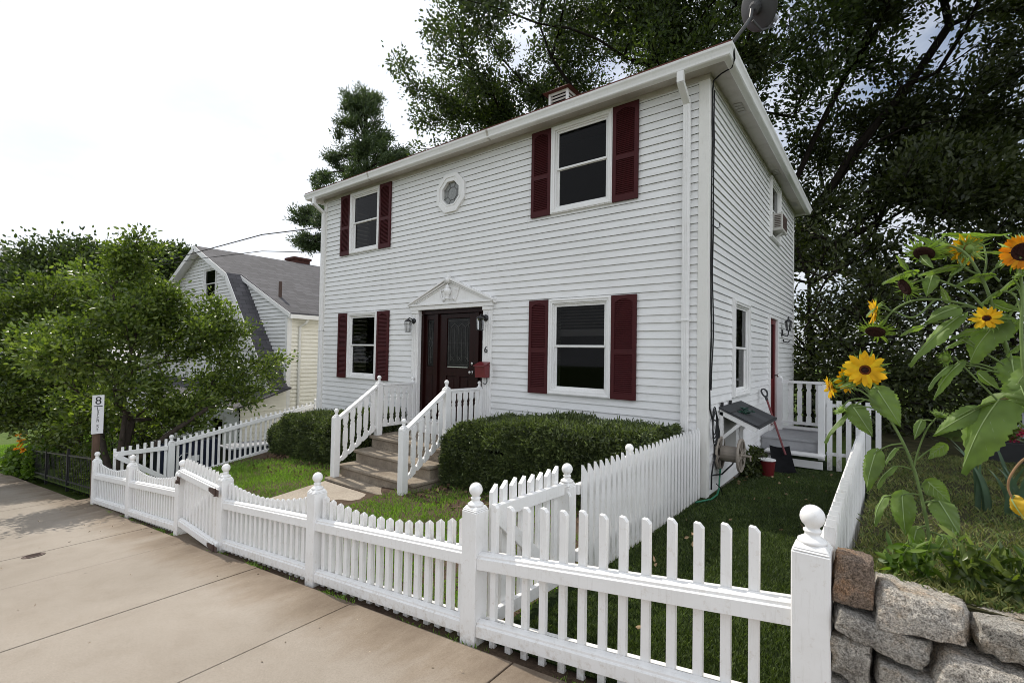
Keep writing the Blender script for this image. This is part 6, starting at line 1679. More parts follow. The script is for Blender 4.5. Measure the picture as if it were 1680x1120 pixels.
# hedges
def hedge(label, x0, x1, y0, y1, zb, zt0, zt1, n, seed):
    t = thing('yew_hedge', label, 'hedge', ((x0 + x1) / 2, (y0 + y1) / 2, zb), 'clipped yew hedges below the front windows')
    core = MB(); nx, ny, nz_ = 22, 7, 7

    def surf(u, v, w):
        """u, v, w in -1..1 on the hedge's rounded box"""
        x = (x0 + x1) / 2 + u * (x1 - x0) / 2; y = (y0 + y1) / 2 + v * (y1 - y0) / 2
        zt = zt0 + (zt1 - zt0) * (u + 1) / 2 - 0.24 * max(0, (-u - 0.62) / 0.38) ** 1.6; z = zb + (w + 1) / 2 * (zt - zb)
        k = 0.09 * mnoise.noise((x * 1.6 + seed, y * 1.6, z * 1.6)) + 0.055 * mnoise.noise((x * 4.2 + seed, y * 4.2, z * 4.2)) + 0.03 * mnoise.noise((x * 10 + seed, y * 10, z * 10))
        rd = 1 - 0.10 * max(0, abs(u) - 0.75) / 0.25 - 0.0
        return x, y * 1.0, z + k * (w > 0.2), k
    pts, dirs = [], []
    for _ in range(n):
        f = RNG.choice(5, p=[0.36, 0.40, 0.08, 0.08, 0.08])
        u, v, w = RNG.uniform(-1, 1, 3)
        if f == 0: w = 1; nn_ = (0, 0, 1)
        elif f == 1: v = -1; nn_ = (0, -1, 0.25); w = -1 + 2 * RNG.uniform(0, 1) ** 0.75
        elif f == 2: u = -1; nn_ = (-1, 0, 0.2)
        elif f == 3: u = 1; nn_ = (1, 0, 0.2)
        else: v = 1; nn_ = (0, 1, 0.2)
        # round the edges
        e = max(abs(u) * (x1 - x0) / 2 - ((x1 - x0) / 2 - 0.18), 0) / 0.18
        x, y, z, k = surf(u, v, w)
        if f == 0: z -= 0.10 * (max(0, abs(v) - 0.6) / 0.4) ** 2 + 0.10 * e ** 2
        if f == 1:
            y += 0.10 * (max(0, w - 0.5) / 0.5) ** 2 + 0.13 * (max(0, -w - 0.1)) ** 1.2
            y -= k
        dpt = RNG.uniform(0, 1) ** 2 * 0.12 - 0.05 * (RNG.uniform() < 0.10) * RNG.uniform(0.3, 1)
        pts.append((x - nn_[0] * dpt, y - nn_[1] * dpt, z - nn_[2] * dpt)); dirs.append(nn_)
    sprigs('foliage', M['yew'], pts, 0.044, 0.016, t, None, 0.3, np.array(dirs) * 0.35)
    p2 = np.array(pts)[:: 2] + RNG.normal(size=(len(pts[::2]), 3)) * 0.012
    sprigs('foliage', M['yew'], p2, 0.058, 0.016, t, None, 0.5, np.array(dirs)[::2] * 0.7)
    c = MB(); c.box(x0 + 0.13, x1 - 0.13, y0 + 0.17, y1 - 0.1, zb + 0.22, min(zt0, zt1) - 0.13); c.build('dark_filler', M['hedgecore'], t, bevel=0.06)  # dark box added against see-through gaps, inner shade put into its colour
    b = MB()
    for k in range(26):
        x = random.uniform(x0 + 0.1, x1 - 0.1); y = random.uniform(y0 + 0.16, y1 - 0.1)
        b.tube([(x, y, zb - 0.05), (x + random.uniform(-.1, .1), y - 0.02, zb + 0.2), (x + random.uniform(-.25, .25), y - 0.04, zb + 0.42)], [0.016, 0.012, 0.006], 5)
    b.build('stem', M['greybark'], t)


hedge('large clipped yew hedge below the right front window', -5.02, -1.98, 4.84, 5.92, -1.90, -0.98, -0.80, 84000, 0.0)
hedge('smaller clipped yew hedge left of the front steps', -10.15, -7.12, 4.86, 5.92, -2.15, -1.42, -1.10, 58000, 9.0)
# fallen leaves under the hedges
pp = scatter(2600, -10.2, -2.0, 4.2, 5.6, lambda x, y: yard_z(x, y) + 0.012, lambda x, y: 0.0 if -7.1 < x < -5.1 else 0.6)
o = sprigs('leaf_litter', plain('dead_leaf', (0.20, 0.13, 0.085), 0.8, 0.5, 20, 0.1), pp, 0.06, 0.04, None, None, 0.0); tag(o, 'brown leaf litter under the hedges', 'leaf litter', None, 'stuff')
pp = scatter(70, -1.75, -0.3, 2.6, 8.8, lambda x, y: turf_z(x, y) + 0.03)
o = sprigs('fallen_leaves', plain('pale_dead_leaf', (0.34, 0.24, 0.14), 0.7, 0.5, 20, 0.1), pp, 0.05, 0.025, None, None, 0.0); tag(o, 'scattered dry leaves on the turf', 'leaf litter', None, 'stuff')
pp = scatter(150, -12, -0.6, -0.2, 2.1, lambda x, y: street_z(x) + 0.006, lambda x, y: 0.35 + 0.65 * (y > 1.8))
o = sprigs('pavement_litter', plain('bleached_leaf', (0.42, 0.34, 0.25), 0.7, 0.6, 20, 0.1), pp, 0.03, 0.014, None, None, 0.0); tag(o, 'tiny bits of leaf and grit on the sidewalk', 'litter', None, 'stuff')

# low hedge and flowers at the left edge
clump('low_shrub', 'low dark shrub mass at the left edge of the sidewalk', 'shrub', (-22.5, 3.6, fz(-22.5)), (2.4, 0.9, 1.0), 9000, 0.12, 0.06, M['darkleaf'])
clump('low_shrub', 'tall dark shrub mass under the trees left of the address sign', 'shrub', (-17.2, 4.3, fz(-17.2) - 0.1), (3.4, 0.7, 1.75), 15000, 0.12, 0.06, M['darkleaf'])
clump('low_shrub', 'dark ground shrub behind the iron fence', 'shrub', (-15.6, 3.1, fz(-15.6) - 0.1), (2.6, 0.5, 0.95), 8000, 0.09, 0.05, M['maple'])
def flowers(parent, mat, centres, r, npet=9, name='blossom'):
    b = MB()
    for c in centres:
        c = np.array(c); ax = np.array([random.uniform(-.4, .4), random.uniform(-.9, -.1), random.uniform(0.3, 1)]); ax /= np.linalg.norm(ax)
        u = np.cross(ax, (0, 0, 1.0)); u /= np.linalg.norm(u); v = np.cross(ax, u)
        for ly in range(2):
            for k in range(npet):
                a = 2 * math.pi * (k + 0.5 * ly) / npet; d = u * math.cos(a) + v * math.sin(a); s_ = -u * math.sin(a) + v * math.cos(a); rr = r * (1 - 0.35 * ly)
                b.add([c + ax * 0.15 * r * ly, c + d * rr * 0.7 + s_ * rr * 0.26 + ax * r * (0.1 + .3 * ly), c + d * rr + ax * r * 0.05, c + d * rr * 0.7 - s_ * rr * 0.26 + ax * r * (0.1 + .3 * ly)], [(0, 1, 2), (0, 2, 3)])
    return b.build(name, mat, parent, recalc=False)


t = clump('marigold_plant', 'marigold clump with orange flowers over the iron fence', 'plant', tuple(np.array([-20.3, 2.9, fz(-20.3)])), (0.55, 0.3, 0.85), 1100, 0.16, 0.09, M['vine'])
for k in range(18):
    flowers(t, M['orange'], [(-19.7 + random.uniform(-0.5, 0.45), 2.32 + random.uniform(-.06, .1), fz(-19.7) + random.uniform(0.68, 1.12))], random.uniform(0.07, 0.10))
clump('vine', 'bright green vine tumbling over the end of the iron fence', 'vine', (-18.9, 2.45, fz(-18.9) - 0.03), (0.42, 0.16, 0.92), 900, 0.11, 0.09, M['vine'])
clump('vine', 'dim green vine on the railing at the left edge', 'vine', (-20.9, 2.3, fz(-20.9)), (1.1, 0.18, 0.75), 900, 0.13, 0.10, M['vine'])
t = thing('flowering_plant', 'few orange blossoms in the shade behind the address sign', 'plant', (-14.2, 3.2, -3.1))
for k in range(6): flowers(t, M['orange'], [(-14.9 + random.uniform(-1.0, 0.9), 3.0, -1.95 + random.uniform(-.16, .1))], 0.05)
sprigs('foliage', M['vine'], [(-14.5 + RNG.normal() * 0.9, 3.1 + RNG.normal() * 0.1, -2.35 + RNG.normal() * 0.3) for _ in range(260)], 0.10, 0.06, t)
b = MB(); [b.tube([(-14.6 + 0.25 * k, 3.15, -3.15), (-14.6 + 0.27 * k, 3.1, -2.0)], 0.008, 5) for k in range(-3, 5)]; b.build('stem', M['stem'], t)


# ------------------------------------------------------------------ sunflowers
def curve(pts, n=14):
    P = [np.array(p, float) for p in pts]; P = [2 * P[0] - P[1]] + P + [2 * P[-1] - P[-2]]; out = []
    for i in range(1, len(P) - 2):
        for s_ in np.linspace(0, 1, n, endpoint=False):
            a, b_, c, d = P[i - 1:i + 3]
            out.append(0.5 * (2 * b_ + (c - a) * s_ + (2 * a - 5 * b_ + 4 * c - d) * s_ ** 2 + (3 * b_ - 3 * c + d - a) * s_ ** 3))
    out.append(P[-2]); return out


M['vein'] = plain('leaf_vein', (0.27, 0.36, 0.14), 0.5, 0.15, 20, 0.3)


def big_leaf(parent, base, tip, width, side_hint, cup=0.25, wav=0.3, mat=None, pet=None, petmat=None):
    """heart-shaped toothed leaf from base to tip, drooping, with pale ribs; pet = where its stalk leaves the stem"""
    width *= 0.88; base, tip = np.array(base, float), np.array(tip, float); d = tip - base; L = np.linalg.norm(d); d = d / L
    s_ = np.array(side_hint, float); s_ = s_ - d * (s_ @ d); s_ /= np.linalg.norm(s_); nn = np.cross(s_, d)
    nu, nv = 26, 7; sd_ = random.uniform(0, 50)
    grid = []
    for i in range(nu + 1):
        t_ = i / nu
        w = width * (1.02 * (math.sin(math.pi * min(1, t_ ** 0.62)) ** 0.85) * (1 - 0.30 * t_) + 0.0)
        if t_ < 0.10: w = max(w, width * 0.62 * (t_ / 0.10) ** 0.5)
        w *= 1 + 0.07 * (1 if i % 2 else -1) * (0.08 < t_ < 0.95) * (0.7 + 0.6 * random.random())
        row = []
        for j in range(-nv, nv + 1):
            v = j / nv
            back = -0.13 * L * (abs(v) ** 1.6) * max(0, 1 - t_ / 0.28)
            h = cup * width * 0.5 * (abs(v) ** 1.5) + 0.09 * width * math.sin(t_ * 11 + v * 4 + sd_) * wav * abs(v) + 0.03 * width * math.sin(t_ * 23 - v * 7 + sd_) * abs(v) + 0.06 * width * wav * math.sin(t_ * 5 + sd_) - 0.012 * L * math.cos(9 * (t_ - 0.25 * abs(v)) * 2 * math.pi * 0.75) * 0.35 * abs(v) * (1 - abs(v))
            arch = -0.10 * L * math.sin(math.pi * t_)
            row.append(base + d * (t_ * L + back) + s_ * (w * 0.5 * v) + nn * (h + arch * 0.6))
        grid.append(row)
    b = MB(); b.sheet(grid); lf = b.build('leaf', mat or M['bigleaf'], parent, recalc=False, smooth=True)
    v = MB(); off = nn * 0.0012
    mid = [grid[i][nv] + off for i in range(0, nu, 2)]; v.tube(mid, np.linspace(0.0026, 0.0008, len(mid)), 5)
    mid2 = [p - 2 * off for p in mid]; v.tube(mid2, np.linspace(0.0026, 0.0008, len(mid)), 5)
    for i0, ln in ((2, 9), (6, 8), (11, 7), (16, 5)):
        for sg in (-1, 1):
            pts = []
            for k in range(6):
                f = k / 5; ii = min(nu, i0 + f * ln * (1 if i0 > 2 else 0.7)); jj = nv + sg * f * nv * 0.85
                a0, a1 = int(ii), min(nu, int(ii) + 1); b0 = int(jj); b1 = min(2 * nv, b0 + 1); fa, fb = ii - a0, jj - b0
                p = (grid[a0][b0] * (1 - fa) + grid[a1][b0] * fa) * (1 - fb) + (grid[a0][b1] * (1 - fa) + grid[a1][b1] * fa) * fb
                pts.append(p + off)
            v.tube(pts, np.linspace(0.0013, 0.0004, 6), 4)
    v.build('rib', M['vein'], lf)
    if pet is not None:
        pet = np.array(pet, float); mid = (pet + base) / 2 + np.array([0, 0, 0.10 * np.linalg.norm(base - pet)])
        b = MB(); c = curve([pet, mid, base - nn * 0.0, base + d * L * 0.06], 6); b.tube(c, np.linspace(0.0042, 0.0026, len(c)), 6); b.build('leaf_stalk', petmat or M['stem'], lf, smooth=True)


def head(parent, c, face, r, kind='open', npet=17, seed=0):
    rs = random.Random(seed); c = np.array(c, float); f = np.array(face, float); f /= np.linalg.norm(f)
    u = np.cross(f, (0.1, 0.2, 1.0)); u /= np.linalg.norm(u); v = np.cross(f, u)
    rd = r * (0.29 if kind == 'open' else 0.50)
    if kind == 'bud': rd = r * 0.45
    b = MB()
    if kind != 'bud':
        b.lathe(c, [(rd * 0.55, 0.004), (rd * .55, rd * .14), (rd * 0.3, rd * .16), (0.001, rd * .10)], 20, ax=f)
        dsc = b.build('flower_head', M['disc'], parent, smooth=True)
        b = MB(); b.lathe(c, [(rd, -0.006), (rd * 1.02, rd * .05), (rd * .95, rd * .17), (rd * .7, rd * .20), (rd * .54, rd * .13)], 26, ax=f); b.build('floret_ring', M['ring'] if kind == 'open' else M['disc'], dsc, smooth=True)
    else:
        b.lathe(c, [(rd * 0.8, -rd * .4), (rd, 0), (rd * .8, rd * .5), (rd * .3, rd * .8), (0.001, rd * .85)], 14, ax=f)
        dsc = b.build('flower_head', M['bract'], parent, smooth=True)
    b = MB(); b.lathe(c - f * 0.004, [(0.004, -rd * .75), (rd * .35, -rd * .62), (rd * 0.85, -rd * .28), (rd * 1.0, 0.0)], 18, ax=f)
    nb_ = 46
    for k in range(nb_):
        a = 2 * math.pi * (k + rs.uniform(-.4, .4)) / nb_; d = u * math.cos(a) + v * math.sin(a); s_ = -u * math.sin(a) + v * math.cos(a)
        L = r * rs.uniform(0.4, 1.0) if kind != 'bud' else r * rs.uniform(0.5, 0.95); w = L * rs.uniform(0.13, 0.22)
        bk = rs.uniform(-1.1, 0.35) if kind != 'bud' else rs.uniform(0.1, 1.0); sw = rs.uniform(-0.3, 0.3)
        p0_ = c + d * rd * 0.8 - f * rd * 0.12; q_ = []
        for i_ in range(5):
            t_ = i_ / 4; ww = w * (1 - t_) ** 0.7 + 0.0004
            pc = p0_ + d * L * t_ * (1 - 0.25 * abs(bk) * t_) + f * bk * L * 0.65 * t_ * t_ + s_ * sw * L * t_ * t_
            q_.append([pc - s_ * ww * .5 + f * ww * .15, pc, pc + s_ * ww * .5 + f * ww * .15])
        b.sheet(q_)
    b.build('bract', M['bract'], dsc, recalc=False)
    if kind in ('open', 'old'):
        for ly in range(2):
            b = MB()
            for k in range(npet):
                a = 2 * math.pi * (k + 0.5 * ly + rs.uniform(-.25, .25)) / npet
                if kind == 'old' and rs.random() < 0.15: continue
                d = u * math.cos(a) + v * math.sin(a); s_ = -u * math.sin(a) + v * math.cos(a)
                L = (r - rd) * rs.uniform(0.8, 1.1); w = L * rs.uniform(0.36, 0.5); bend = rs.uniform(-0.35, 0.35) + (0.1 if ly else -0.05); tw = rs.uniform(-0.5, 0.5)
                if kind == 'old': bend = rs.uniform(0.5, 1.3); w *= 0.7; tw *= 2
                g_ = []
                for i in range(7):
                    t_ = i / 6; ww = w * (0.42 + 0.9 * t_ - 1.30 * t_ ** 3.0) * 0.62 + 0.001
                    pc = c + d * (rd * 0.85 + L * t_ * (1 - 0.25 * abs(bend) * t_)) + f * (0.004 + 0.006 * ly + bend * L * t_ * t_ * 0.7)
                    ss = s_ * math.cos(tw * t_) + f * math.sin(tw * t_)
                    g_.append([pc - ss * ww - f * 0.12 * ww, pc + f * 0.10 * ww, pc + ss * ww - f * 0.12 * ww])
                b.sheet(g_)
            b.build('petals', M['petal'] if kind == 'open' else M['petalold'], dsc, recalc=False, smooth=True)
    return c - f * rd * 0.6


def stalk(parent, pts, r0, r1, mat=None, name='stem'):
    c = curve(pts, 8); b = MB(); b.tube(c, np.linspace(r0, r1, len(c)), 8); return b.build(name, mat or M['stem'], parent, smooth=True)


GRP = 'sunflowers behind the stone wall'
# plant 1: left, in front of the boundary fence end
Y1 = 2.80
t = thing('sunflower', 'shorter sunflower with one open bloom facing the camera above the boundary fence', 'sunflower', tuple(at(1527, 905, Y1) + np.array([0, 0, -0.16])), GRP)
p = lambda x, y, dy_=0.0, Y=Y1: tuple(at(x, y, Y + dy_))
bot = np.array(p(1528, 910)); low = (bot[0] + 0.005, bot[1], garden_z(bot[0], Y1) - 0.03)
stalk(t, [low, p(1524, 880), p(1513, 820), p(1497, 762), p(1476, 715), p(1452, 676), p(1434, 655), p(1423, 640, 0.01), p(1419, 622, 0.02)], 0.0072, 0.004)
head(t, p(1419, 607), (0.10, -1, 0.12), 0.094, 'open', 14, 4)
stalk(t, [p(1440, 664), p(1414, 642, -0.01), p(1392, 636, 0.02), p(1376, 640, 0.03)], 0.004, 0.003)
head(t, p(1364, 636, 0.03), (-0.9, -0.35, -0.25), 0.065, 'open', 12, 9)
stalk(t, [p(1446, 669), p(1420, 655), p(1395, 656), p(1381, 668)], 0.004, 0.003); head(t, p(1380, 672), (-0.5, -0.4, 0.5), 0.035, 'bud', 9, 2)
stalk(t, [p(1432, 652), p(1412, 632, .03), p(1398, 622, .04)], 0.003, 0.003); head(t, p(1392, 622, 0.045), (-0.6, 0.7, 0.1), 0.07, 'open', 10, 19)
stalk(t, [p(1499, 768), p(1506, 740), p(1520, 705), p(1536, 685)], 0.004, 0.003); head(t, p(1540, 680), (0.2, -0.3, 0.9), 0.035, 'bud', 9, 5)
for (ba, ti, w, pe, sh, cu) in [
        ((1440, 640), (1478, 700), 0.135, (1436, 656), (1, 0.1, -0.5), 0.2), ((1400, 668), (1432, 716), 0.11, (1452, 676), (1, 0.2, 0.2), 0.3), ((1392, 676), (1352, 726), 0.06, (1420, 655), (0.5, -0.4, 0.4), 0.4),
        ((1436, 742), (1422, 806), 0.10, (1483, 727), (1, -.3, 0.1), 0.35), ((1450, 815), (1434, 862), 0.065, (1497, 815), (0.6, -0.6, 0.2), 0.4), ((1480, 812), (1486, 880), 0.115, (1510, 812), (1, -0.1, 0.1), 0.25),
        ((1523, 790), (1560, 825), 0.10, (1510, 800), (0.5, -0.2, -1), 0.2), ((1540, 822), (1574, 878), 0.12, (1512, 826), (0.8, -0.2, -0.5), 0.25), ((1504, 868), (1496, 908), 0.075, (1520, 862), (1, -.4, 0.1), 0.5),
        ((1546, 880), (1552, 916), 0.07, (1526, 872), (1, -.3, 0.0), 0.5), ((1465, 765), (1438, 800), 0.06, (1497, 770), (0.5, -.5, 0.5), 0.4), ((1470, 735), (1452, 760), 0.045, (1487, 735), (0.6, -.5, 0.4), 0.4), ((1512, 690), (1500, 720), 0.05, (1530, 690), (1, 0, 0.3), 0.3),
        ((1405, 625), (1375, 636), 0.03, (1425, 640), (0.3, 0.2, -1), 0.3), ((1548, 730), (1522, 752), 0.07, (1503, 755), (0.3, .1, 1), 0.3)]:
    big_leaf(t, p(*ba, random.uniform(-.03, .02)), p(*ti, random.uniform(-.06, 0.0)), w, sh, cu, 0.5, None, p(*pe))

# plant 2: the tall branching one
Y2 = 2.72
t = thing('sunflower', 'tall branching sunflower with drooping seed heads and small blooms', 'sunflower', (0.50, Y2, -1.12), GRP)
p = lambda x, y, dy_=0.0, Y=Y2: tuple(at(x, y, Y + dy_))
stalk(t, [(0.50, Y2, garden_z(0.5, Y2) - 0.03), p(1705, 830), p(1692, 720), p(1672, 630), p(1650, 565), p(1632, 512), p(1618, 472), p(1602, 441), p(1585, 417), p(1566, 405), p(1548, 404), p(1534, 410, -0.01)], 0.0085, 0.004)
head(t, p(1516, 416, -0.02), (-0.30, -0.55, -0.80), 0.074, 'spent', 9, 21)
stalk(t, [p(1608, 452), p(1580, 437), p(1565, 410, .05), p(1550, 396, .06), p(1540, 396, .06)], 0.004, 0.003); head(t, p(1546, 410, 0.06), (-0.6, 0.5, -0.5), 0.075, 'spent', 9, 22)
stalk(t, [p(1641, 540), p(1625, 520), p(1600, 505), p(1570, 496), p(1535, 491), p(1500, 493), p(1470, 506), p(1447, 530)], 0.0055, 0.004)
head(t, p(1436, 544), (-0.15, -0.50, -0.95), 0.074, 'spent', 9, 23)
stalk(t, [p(1617, 507), p(1590, 480), p(1555, 465), p(1528, 456), p(1505, 462)], 0.005, 0.004); head(t, p(1484, 471), (-0.85, -0.30, -0.45), 0.074, 'spent', 9, 24)
stalk(t, [p(1535, 491), p(1500, 520), p(1470, 512), p(1446, 505, .02)], 0.004, 0.003); head(t, p(1436, 512, 0.02), (-0.95, -0.2, 0.0), 0.065, 'open', 12, 25)
stalk(t, [p(1612, 460), p(1618, 430), p(1614, 405, .02), p(1606, 400, .03)], 0.004, 0.003); head(t, p(1588, 409, 0.04), (-0.6, 0.75, 0.15), 0.074, 'open', 13, 26)
stalk(t, [p(1660, 600), p(1640, 550), p(1627, 535, -.02)], 0.004, 0.003); head(t, p(1619, 523, -0.04), (-0.15, -0.9, 0.35), 0.058, 'open', 9, 27)
stalk(t, [p(1640, 545), p(1668, 500), p(1690, 482)], 0.005, 0.004)
stalk(t, [p(1700, 640), p(1650, 600), p(1600, 570), p(1568, 552), p(1548, 545)], 0.0045, 0.003)
stalk(t, [p(1700, 720), p(1640, 660), p(1600, 620), p(1575, 595), p(1566, 585)], 0.004, 0.003); head(t, p(1552, 588), (-0.7, -0.6, 0.1), 0.035, 'bud', 9, 28)
for (ba, ti, w, pe, sh, cu) in [
        ((1555, 385, 0.05), (1660, 384, 0.05), 0.055, (1540, 398), (0, -1, 0.35), 0.15), ((1625, 450), (1568, 467), 0.075, (1640, 462), (0.1, -0.9, 0.5), 0.3), ((1640, 478), (1608, 500), 0.075, (1668, 484), (0.4, -.6, 0.6), 0.25),
        ((1570, 504), (1518, 528), 0.09, (1598, 505), (0.2, -.6, -0.8), 0.2), ((1574, 520), (1490, 600), 0.105, (1615, 526), (0.8, -.4, 0.5), 0.25), ((1640, 522), (1590, 600), 0.175, (1648, 545), (0.6, -.2, 0.75), 0.15),
        ((1512, 535), (1476, 550), 0.045, (1546, 528), (0.1, -.8, 0.6), 0.3), ((1500, 445), (1446, 465), 0.06, (1516, 462), (0, -1, 0.4), 0.35), ((1568, 437), (1505, 452), 0.055, (1590, 440), (0, -1, 0.5), 0.35), ((1530, 452), (1520, 485), 0.07, (1540, 458), (1, 0, 0.2), 0.3),
        ((1556, 600), (1522, 640), 0.055, (1640, 612), (0.6, -.5, 0.4), 0.3), ((1575, 596), (1530, 655), 0.07, (1636, 606), (0.7, -.4, 0.5), 0.25), ((1660, 590), (1672, 650), 0.14, (1648, 575), (1, -.3, 0.1), 0.2), ((1630, 660), (1560, 690), 0.05, (1690, 640), (0.2, -.7, 0.6), 0.25),
        ((1640, 655), (1575, 775), 0.20, (1700, 660), (0.9, -.45, 0.3), 0.45), ((1600, 672), (1530, 715), 0.09, (1650, 655), (0.5, -.3, -.6), 0.25), ((1648, 540), (1672, 525), 0.08, (1640, 555), (0.2, -.5, 1), 0.2), ((1448, 500), (1420, 520), 0.035, (1460, 510), (0.3, -0.8, 0.4), 0.3),
        ((1530, 400), (1497, 384), 0.035, (1545, 404), (0, -.8, 0.6), 0.3), ((1488, 440), (1470, 418), 0.035, (1500, 455), (0.5, -.7, 0.3), 0.3), ((1562, 452), (1592, 424), 0.045, (1555, 464), (0.6, -.6, 0.3), 0.3), ((1606, 540), (1556, 556), 0.055, (1630, 530), (0.1, -.7, 0.7), 0.3), ((1555, 494), (1543, 468), 0.035, (1560, 497), (0.8, -.5, 0.1), 0.3),
        ((1630, 498), (1676, 512), 0.06, (1618, 490), (0, -.7, 0.7), 0.3), ((1640, 436), (1668, 404), 0.045, (1622, 452), (0.6, -.6, .4), 0.3), ((1606, 612), (1640, 640), 0.06, (1640, 610), (0.5, -.6, .5), 0.3), ((1584, 556), (1550, 572), 0.05, (1600, 566), (0.1, -.8, .6), 0.3), ((1690, 556), (1650, 584), 0.065, (1676, 550), (0.4, -.5, .7), 0.3), ((1508, 416), (1530, 440), 0.05, (1540, 404), (0.6, -.6, .3), 0.4)]:
    big_leaf(t, p(*ba), p(*ti, random.uniform(-.06, 0.0)) if len(ti) == 2 else p(*ti), w, sh, cu, 0.5, None, p(*pe), M['petiole'] if w >= 0.2 else None)
# plant 3: right edge
Y3 = 2.60
t = thing('sunflower', 'sunflower at the right edge with a large withering orange bloom and a yellow dying leaf', 'sunflower', (0.52, Y3, -1.12), GRP)
p = lambda x, y, dy_=0.0, Y=Y3: tuple(at(x, y, Y + dy_))
stalk(t, [(0.52, Y3, garden_z(0.5, Y3) - 0.03), p(1720, 800), p(1685, 640), p(1676, 560), p(1677, 480), p(1673, 440), p(1676, 424, .02)], 0.0065, 0.0045)
head(t, p(1680, 413), (-0.25, -0.9, -0.15), 0.080, 'old', 26, 31)
stalk(t, [p(1677, 520), p(1668, 490), p(1660, 482)], 0.003, 0.003); head(t, p(1672, 452, -.01), (-0.4, -0.4, 0.6), 0.022, 'bud', 9, 32)
for (ba, ti, w, pe, sh, cu) in [((1664, 460), (1640, 478), 0.05, (1676, 478), (0.2, -.8, 0.6), 0.3), ((1660, 418, 0.02), (1600, 414, 0.03), 0.03, (1676, 424), (0, -1, 0.3), 0.2), ((1668, 470), (1655, 480), 0.04, (1677, 490), (0.5, -.6, 0.5), 0.3), ((1690, 610), (1700, 690), 0.15, (1682, 600), (1, -.2, 0.2), 0.2), ((1672, 626), (1690, 672), 0.14, (1686, 612), (1, -.2, 0.2), 0.2)]:
    big_leaf(t, p(*ba), p(*ti), w, sh, cu, 0.5, None, p(*pe))
big_leaf(t, p(1661, 818, -.05), p(1690, 864, -0.07), 0.075, (0.7, -0.6, 0.3), 0.55, 0.9, M['yellowleaf'], p(1664, 812, -0.05))
stalk(t, [p(1700, 742), p(1676, 756, -.03), p(1658, 780, -.05), p(1654, 800, -.05), p(1662, 820, -.05)], 0.0042, 0.0035, M['petiole'], 'leaf_stalk')

# small plants along the top of the stone wall
for i, (x, y, n, s_, lab) in enumerate([(0.03, 2.52, 60, 0.17, 'low leafy seedling behind the rust-coloured stone'), (0.12, 2.55, 80, 0.2, 'low leafy plant at the foot of the shorter sunflower'), (0.26, 2.56, 120, 0.24, 'leafy plant behind the middle top stone'), (0.38, 2.56, 110, 0.24, 'leafy plant behind the rightmost top stone'), (0.52, 2.56, 90, 0.22, 'leafy plant at the right edge behind the wall')]):
    z = garden_z(x, y); t = thing('bedding_plant', lab, 'plant', (x, y, z), 'bedding plants behind the stone wall')
    pts = []; b = MB()
    for k in range(9):
        a = random.uniform(0, 6.28); l = s_ * random.uniform(0.5, 1.0); e_ = np.array([x + 0.35 * l * math.cos(a), y + 0.3 * l * math.sin(a), z + l])
        b.tube([(x, y, z), (np.array([x, y, z]) + e_) / 2 + np.array([0, 0, 0.02]), e_], [0.004, 0.003, 0.002], 5)
        for q_ in range(n // 9): pts.append(np.array([x, y, z]) + (e_ - np.array([x, y, z])) * random.uniform(0.35, 1.02))
    b.build('stem', M['stem'], t); sprigs('foliage', M['vine'] if i < 2 else M['maple'], pts, 0.062, 0.024, t, None, 0.3)
t = thing('iris_clump', 'clump of sword-shaped iris leaves in the garden', 'plant', (0.83, 6.2, garden_z(0.8, 6.2)))
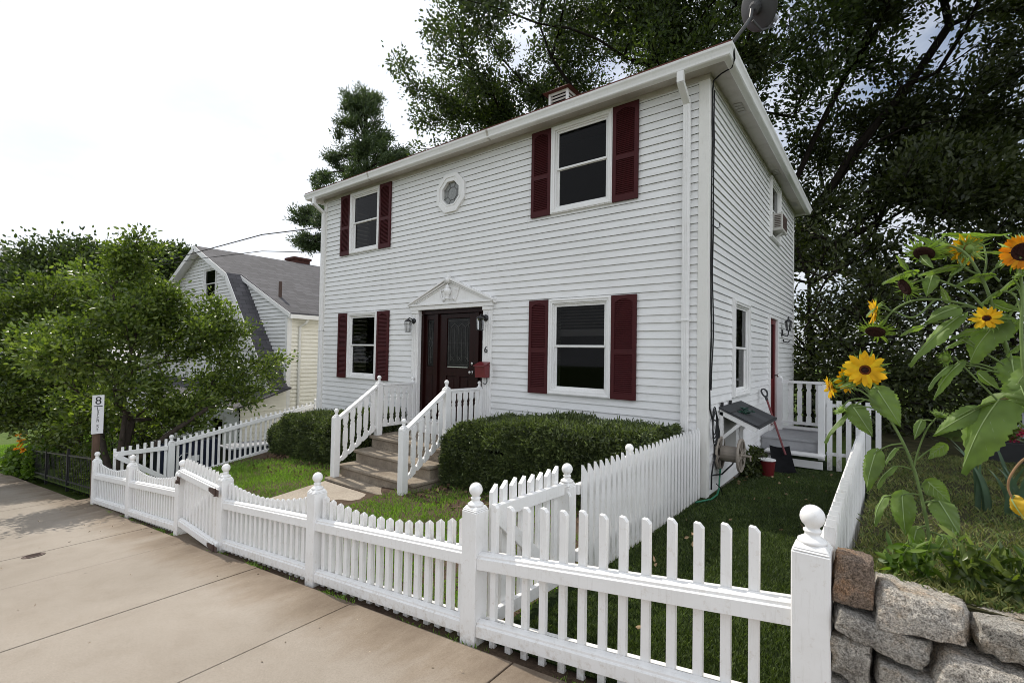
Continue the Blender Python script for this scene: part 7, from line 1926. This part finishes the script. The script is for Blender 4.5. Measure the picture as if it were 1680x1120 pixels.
for k in range(13):
    x, y = 0.83 + random.uniform(-.16, .16), 6.2 + random.uniform(-.1, .1); z = garden_z(x, y); a = random.uniform(-1, 1); h = random.uniform(0.45, 0.8); w = 0.022
    g_ = [[(x - w * (1 - t_ ** 2) + a * 0.45 * h * t_ ** 2, y, z + h * t_ * (1 - 0.25 * abs(a) * t_)), (x + w * (1 - t_ ** 2) + a * 0.45 * h * t_ ** 2, y + 0.01, z + h * t_ * (1 - .25 * abs(a) * t_))] for t_ in np.linspace(0, 1, 8)]
    b = MB(); b.sheet(g_); b.build('leaf', M['iris'], t, recalc=False, smooth=True)

# flower box, lattice and pale shed at the back right
t = thing('flower_box', 'dark flower box with pink and violet blossoms at the back of the garden', 'planter', (1.75, 10.6, garden_z(1.7, 10.6)))
b = MB(); b.box(1.25, 2.6, 10.45, 10.85, garden_z(1.7, 10.6), -1.22); b.build('box_body', M['black'], t, bevel=0.01)
for k in range(34):
    flowers(t, M['pink'] if k % 3 != 1 else M['violet'] if k % 2 else M['orange'], [(1.3 + random.uniform(0, 1.25), 10.5 + random.uniform(-.05, .2), -1.2 + random.uniform(0.0, 0.24))], random.uniform(0.05, 0.085), 6)
sprigs('foliage', M['maple'], [(1.3 + RNG.uniform(0, 1.25), 10.6 + RNG.normal() * .1, -1.18 + RNG.uniform(0, .2)) for _ in range(400)], 0.09, 0.045, t)
t = thing('lattice_screen', 'grey lattice screen behind the flower box', 'screen', (2.4, 11.4, -1.8))
b = MB()
for k in range(20): b.box(1.6 + k * 0.1, 1.625 + k * 0.1, 11.40, 11.412, -1.9, -0.62)
for k in range(12): b.box(1.6, 3.55, 11.413, 11.425, -1.85 + k * 0.1, -1.825 + k * 0.1)
b.build('lattice', plain('grey_lattice', (0.30, 0.31, 0.33), 0.8), t)
b = MB(); b.box(1.54, 1.60, 11.38, 11.44, -2, -0.58); b.build('post', M['wood'], t)
t = thing('garden_shed', 'pale white shed glimpsed through the leaves at the right edge', 'shed', (5.0, 24, -2))
siding('wall', M['siding'], t, lambda u, d, z: (u, 22.0 - d, z), 2.4, 7.5, -2.2, 0.35, [], 0.0, 0.2)
b = MB(); b.hexa([(2.1, 21.7, 0.32), (7.8, 21.7, 0.32), (7.8, 23.6, 1.3), (2.1, 23.6, 1.3), (2.1, 21.7, 0.38), (7.8, 21.7, 0.38), (7.8, 23.6, 1.36), (2.1, 23.6, 1.36)]); b.build('roof', M['greyroof'], t)
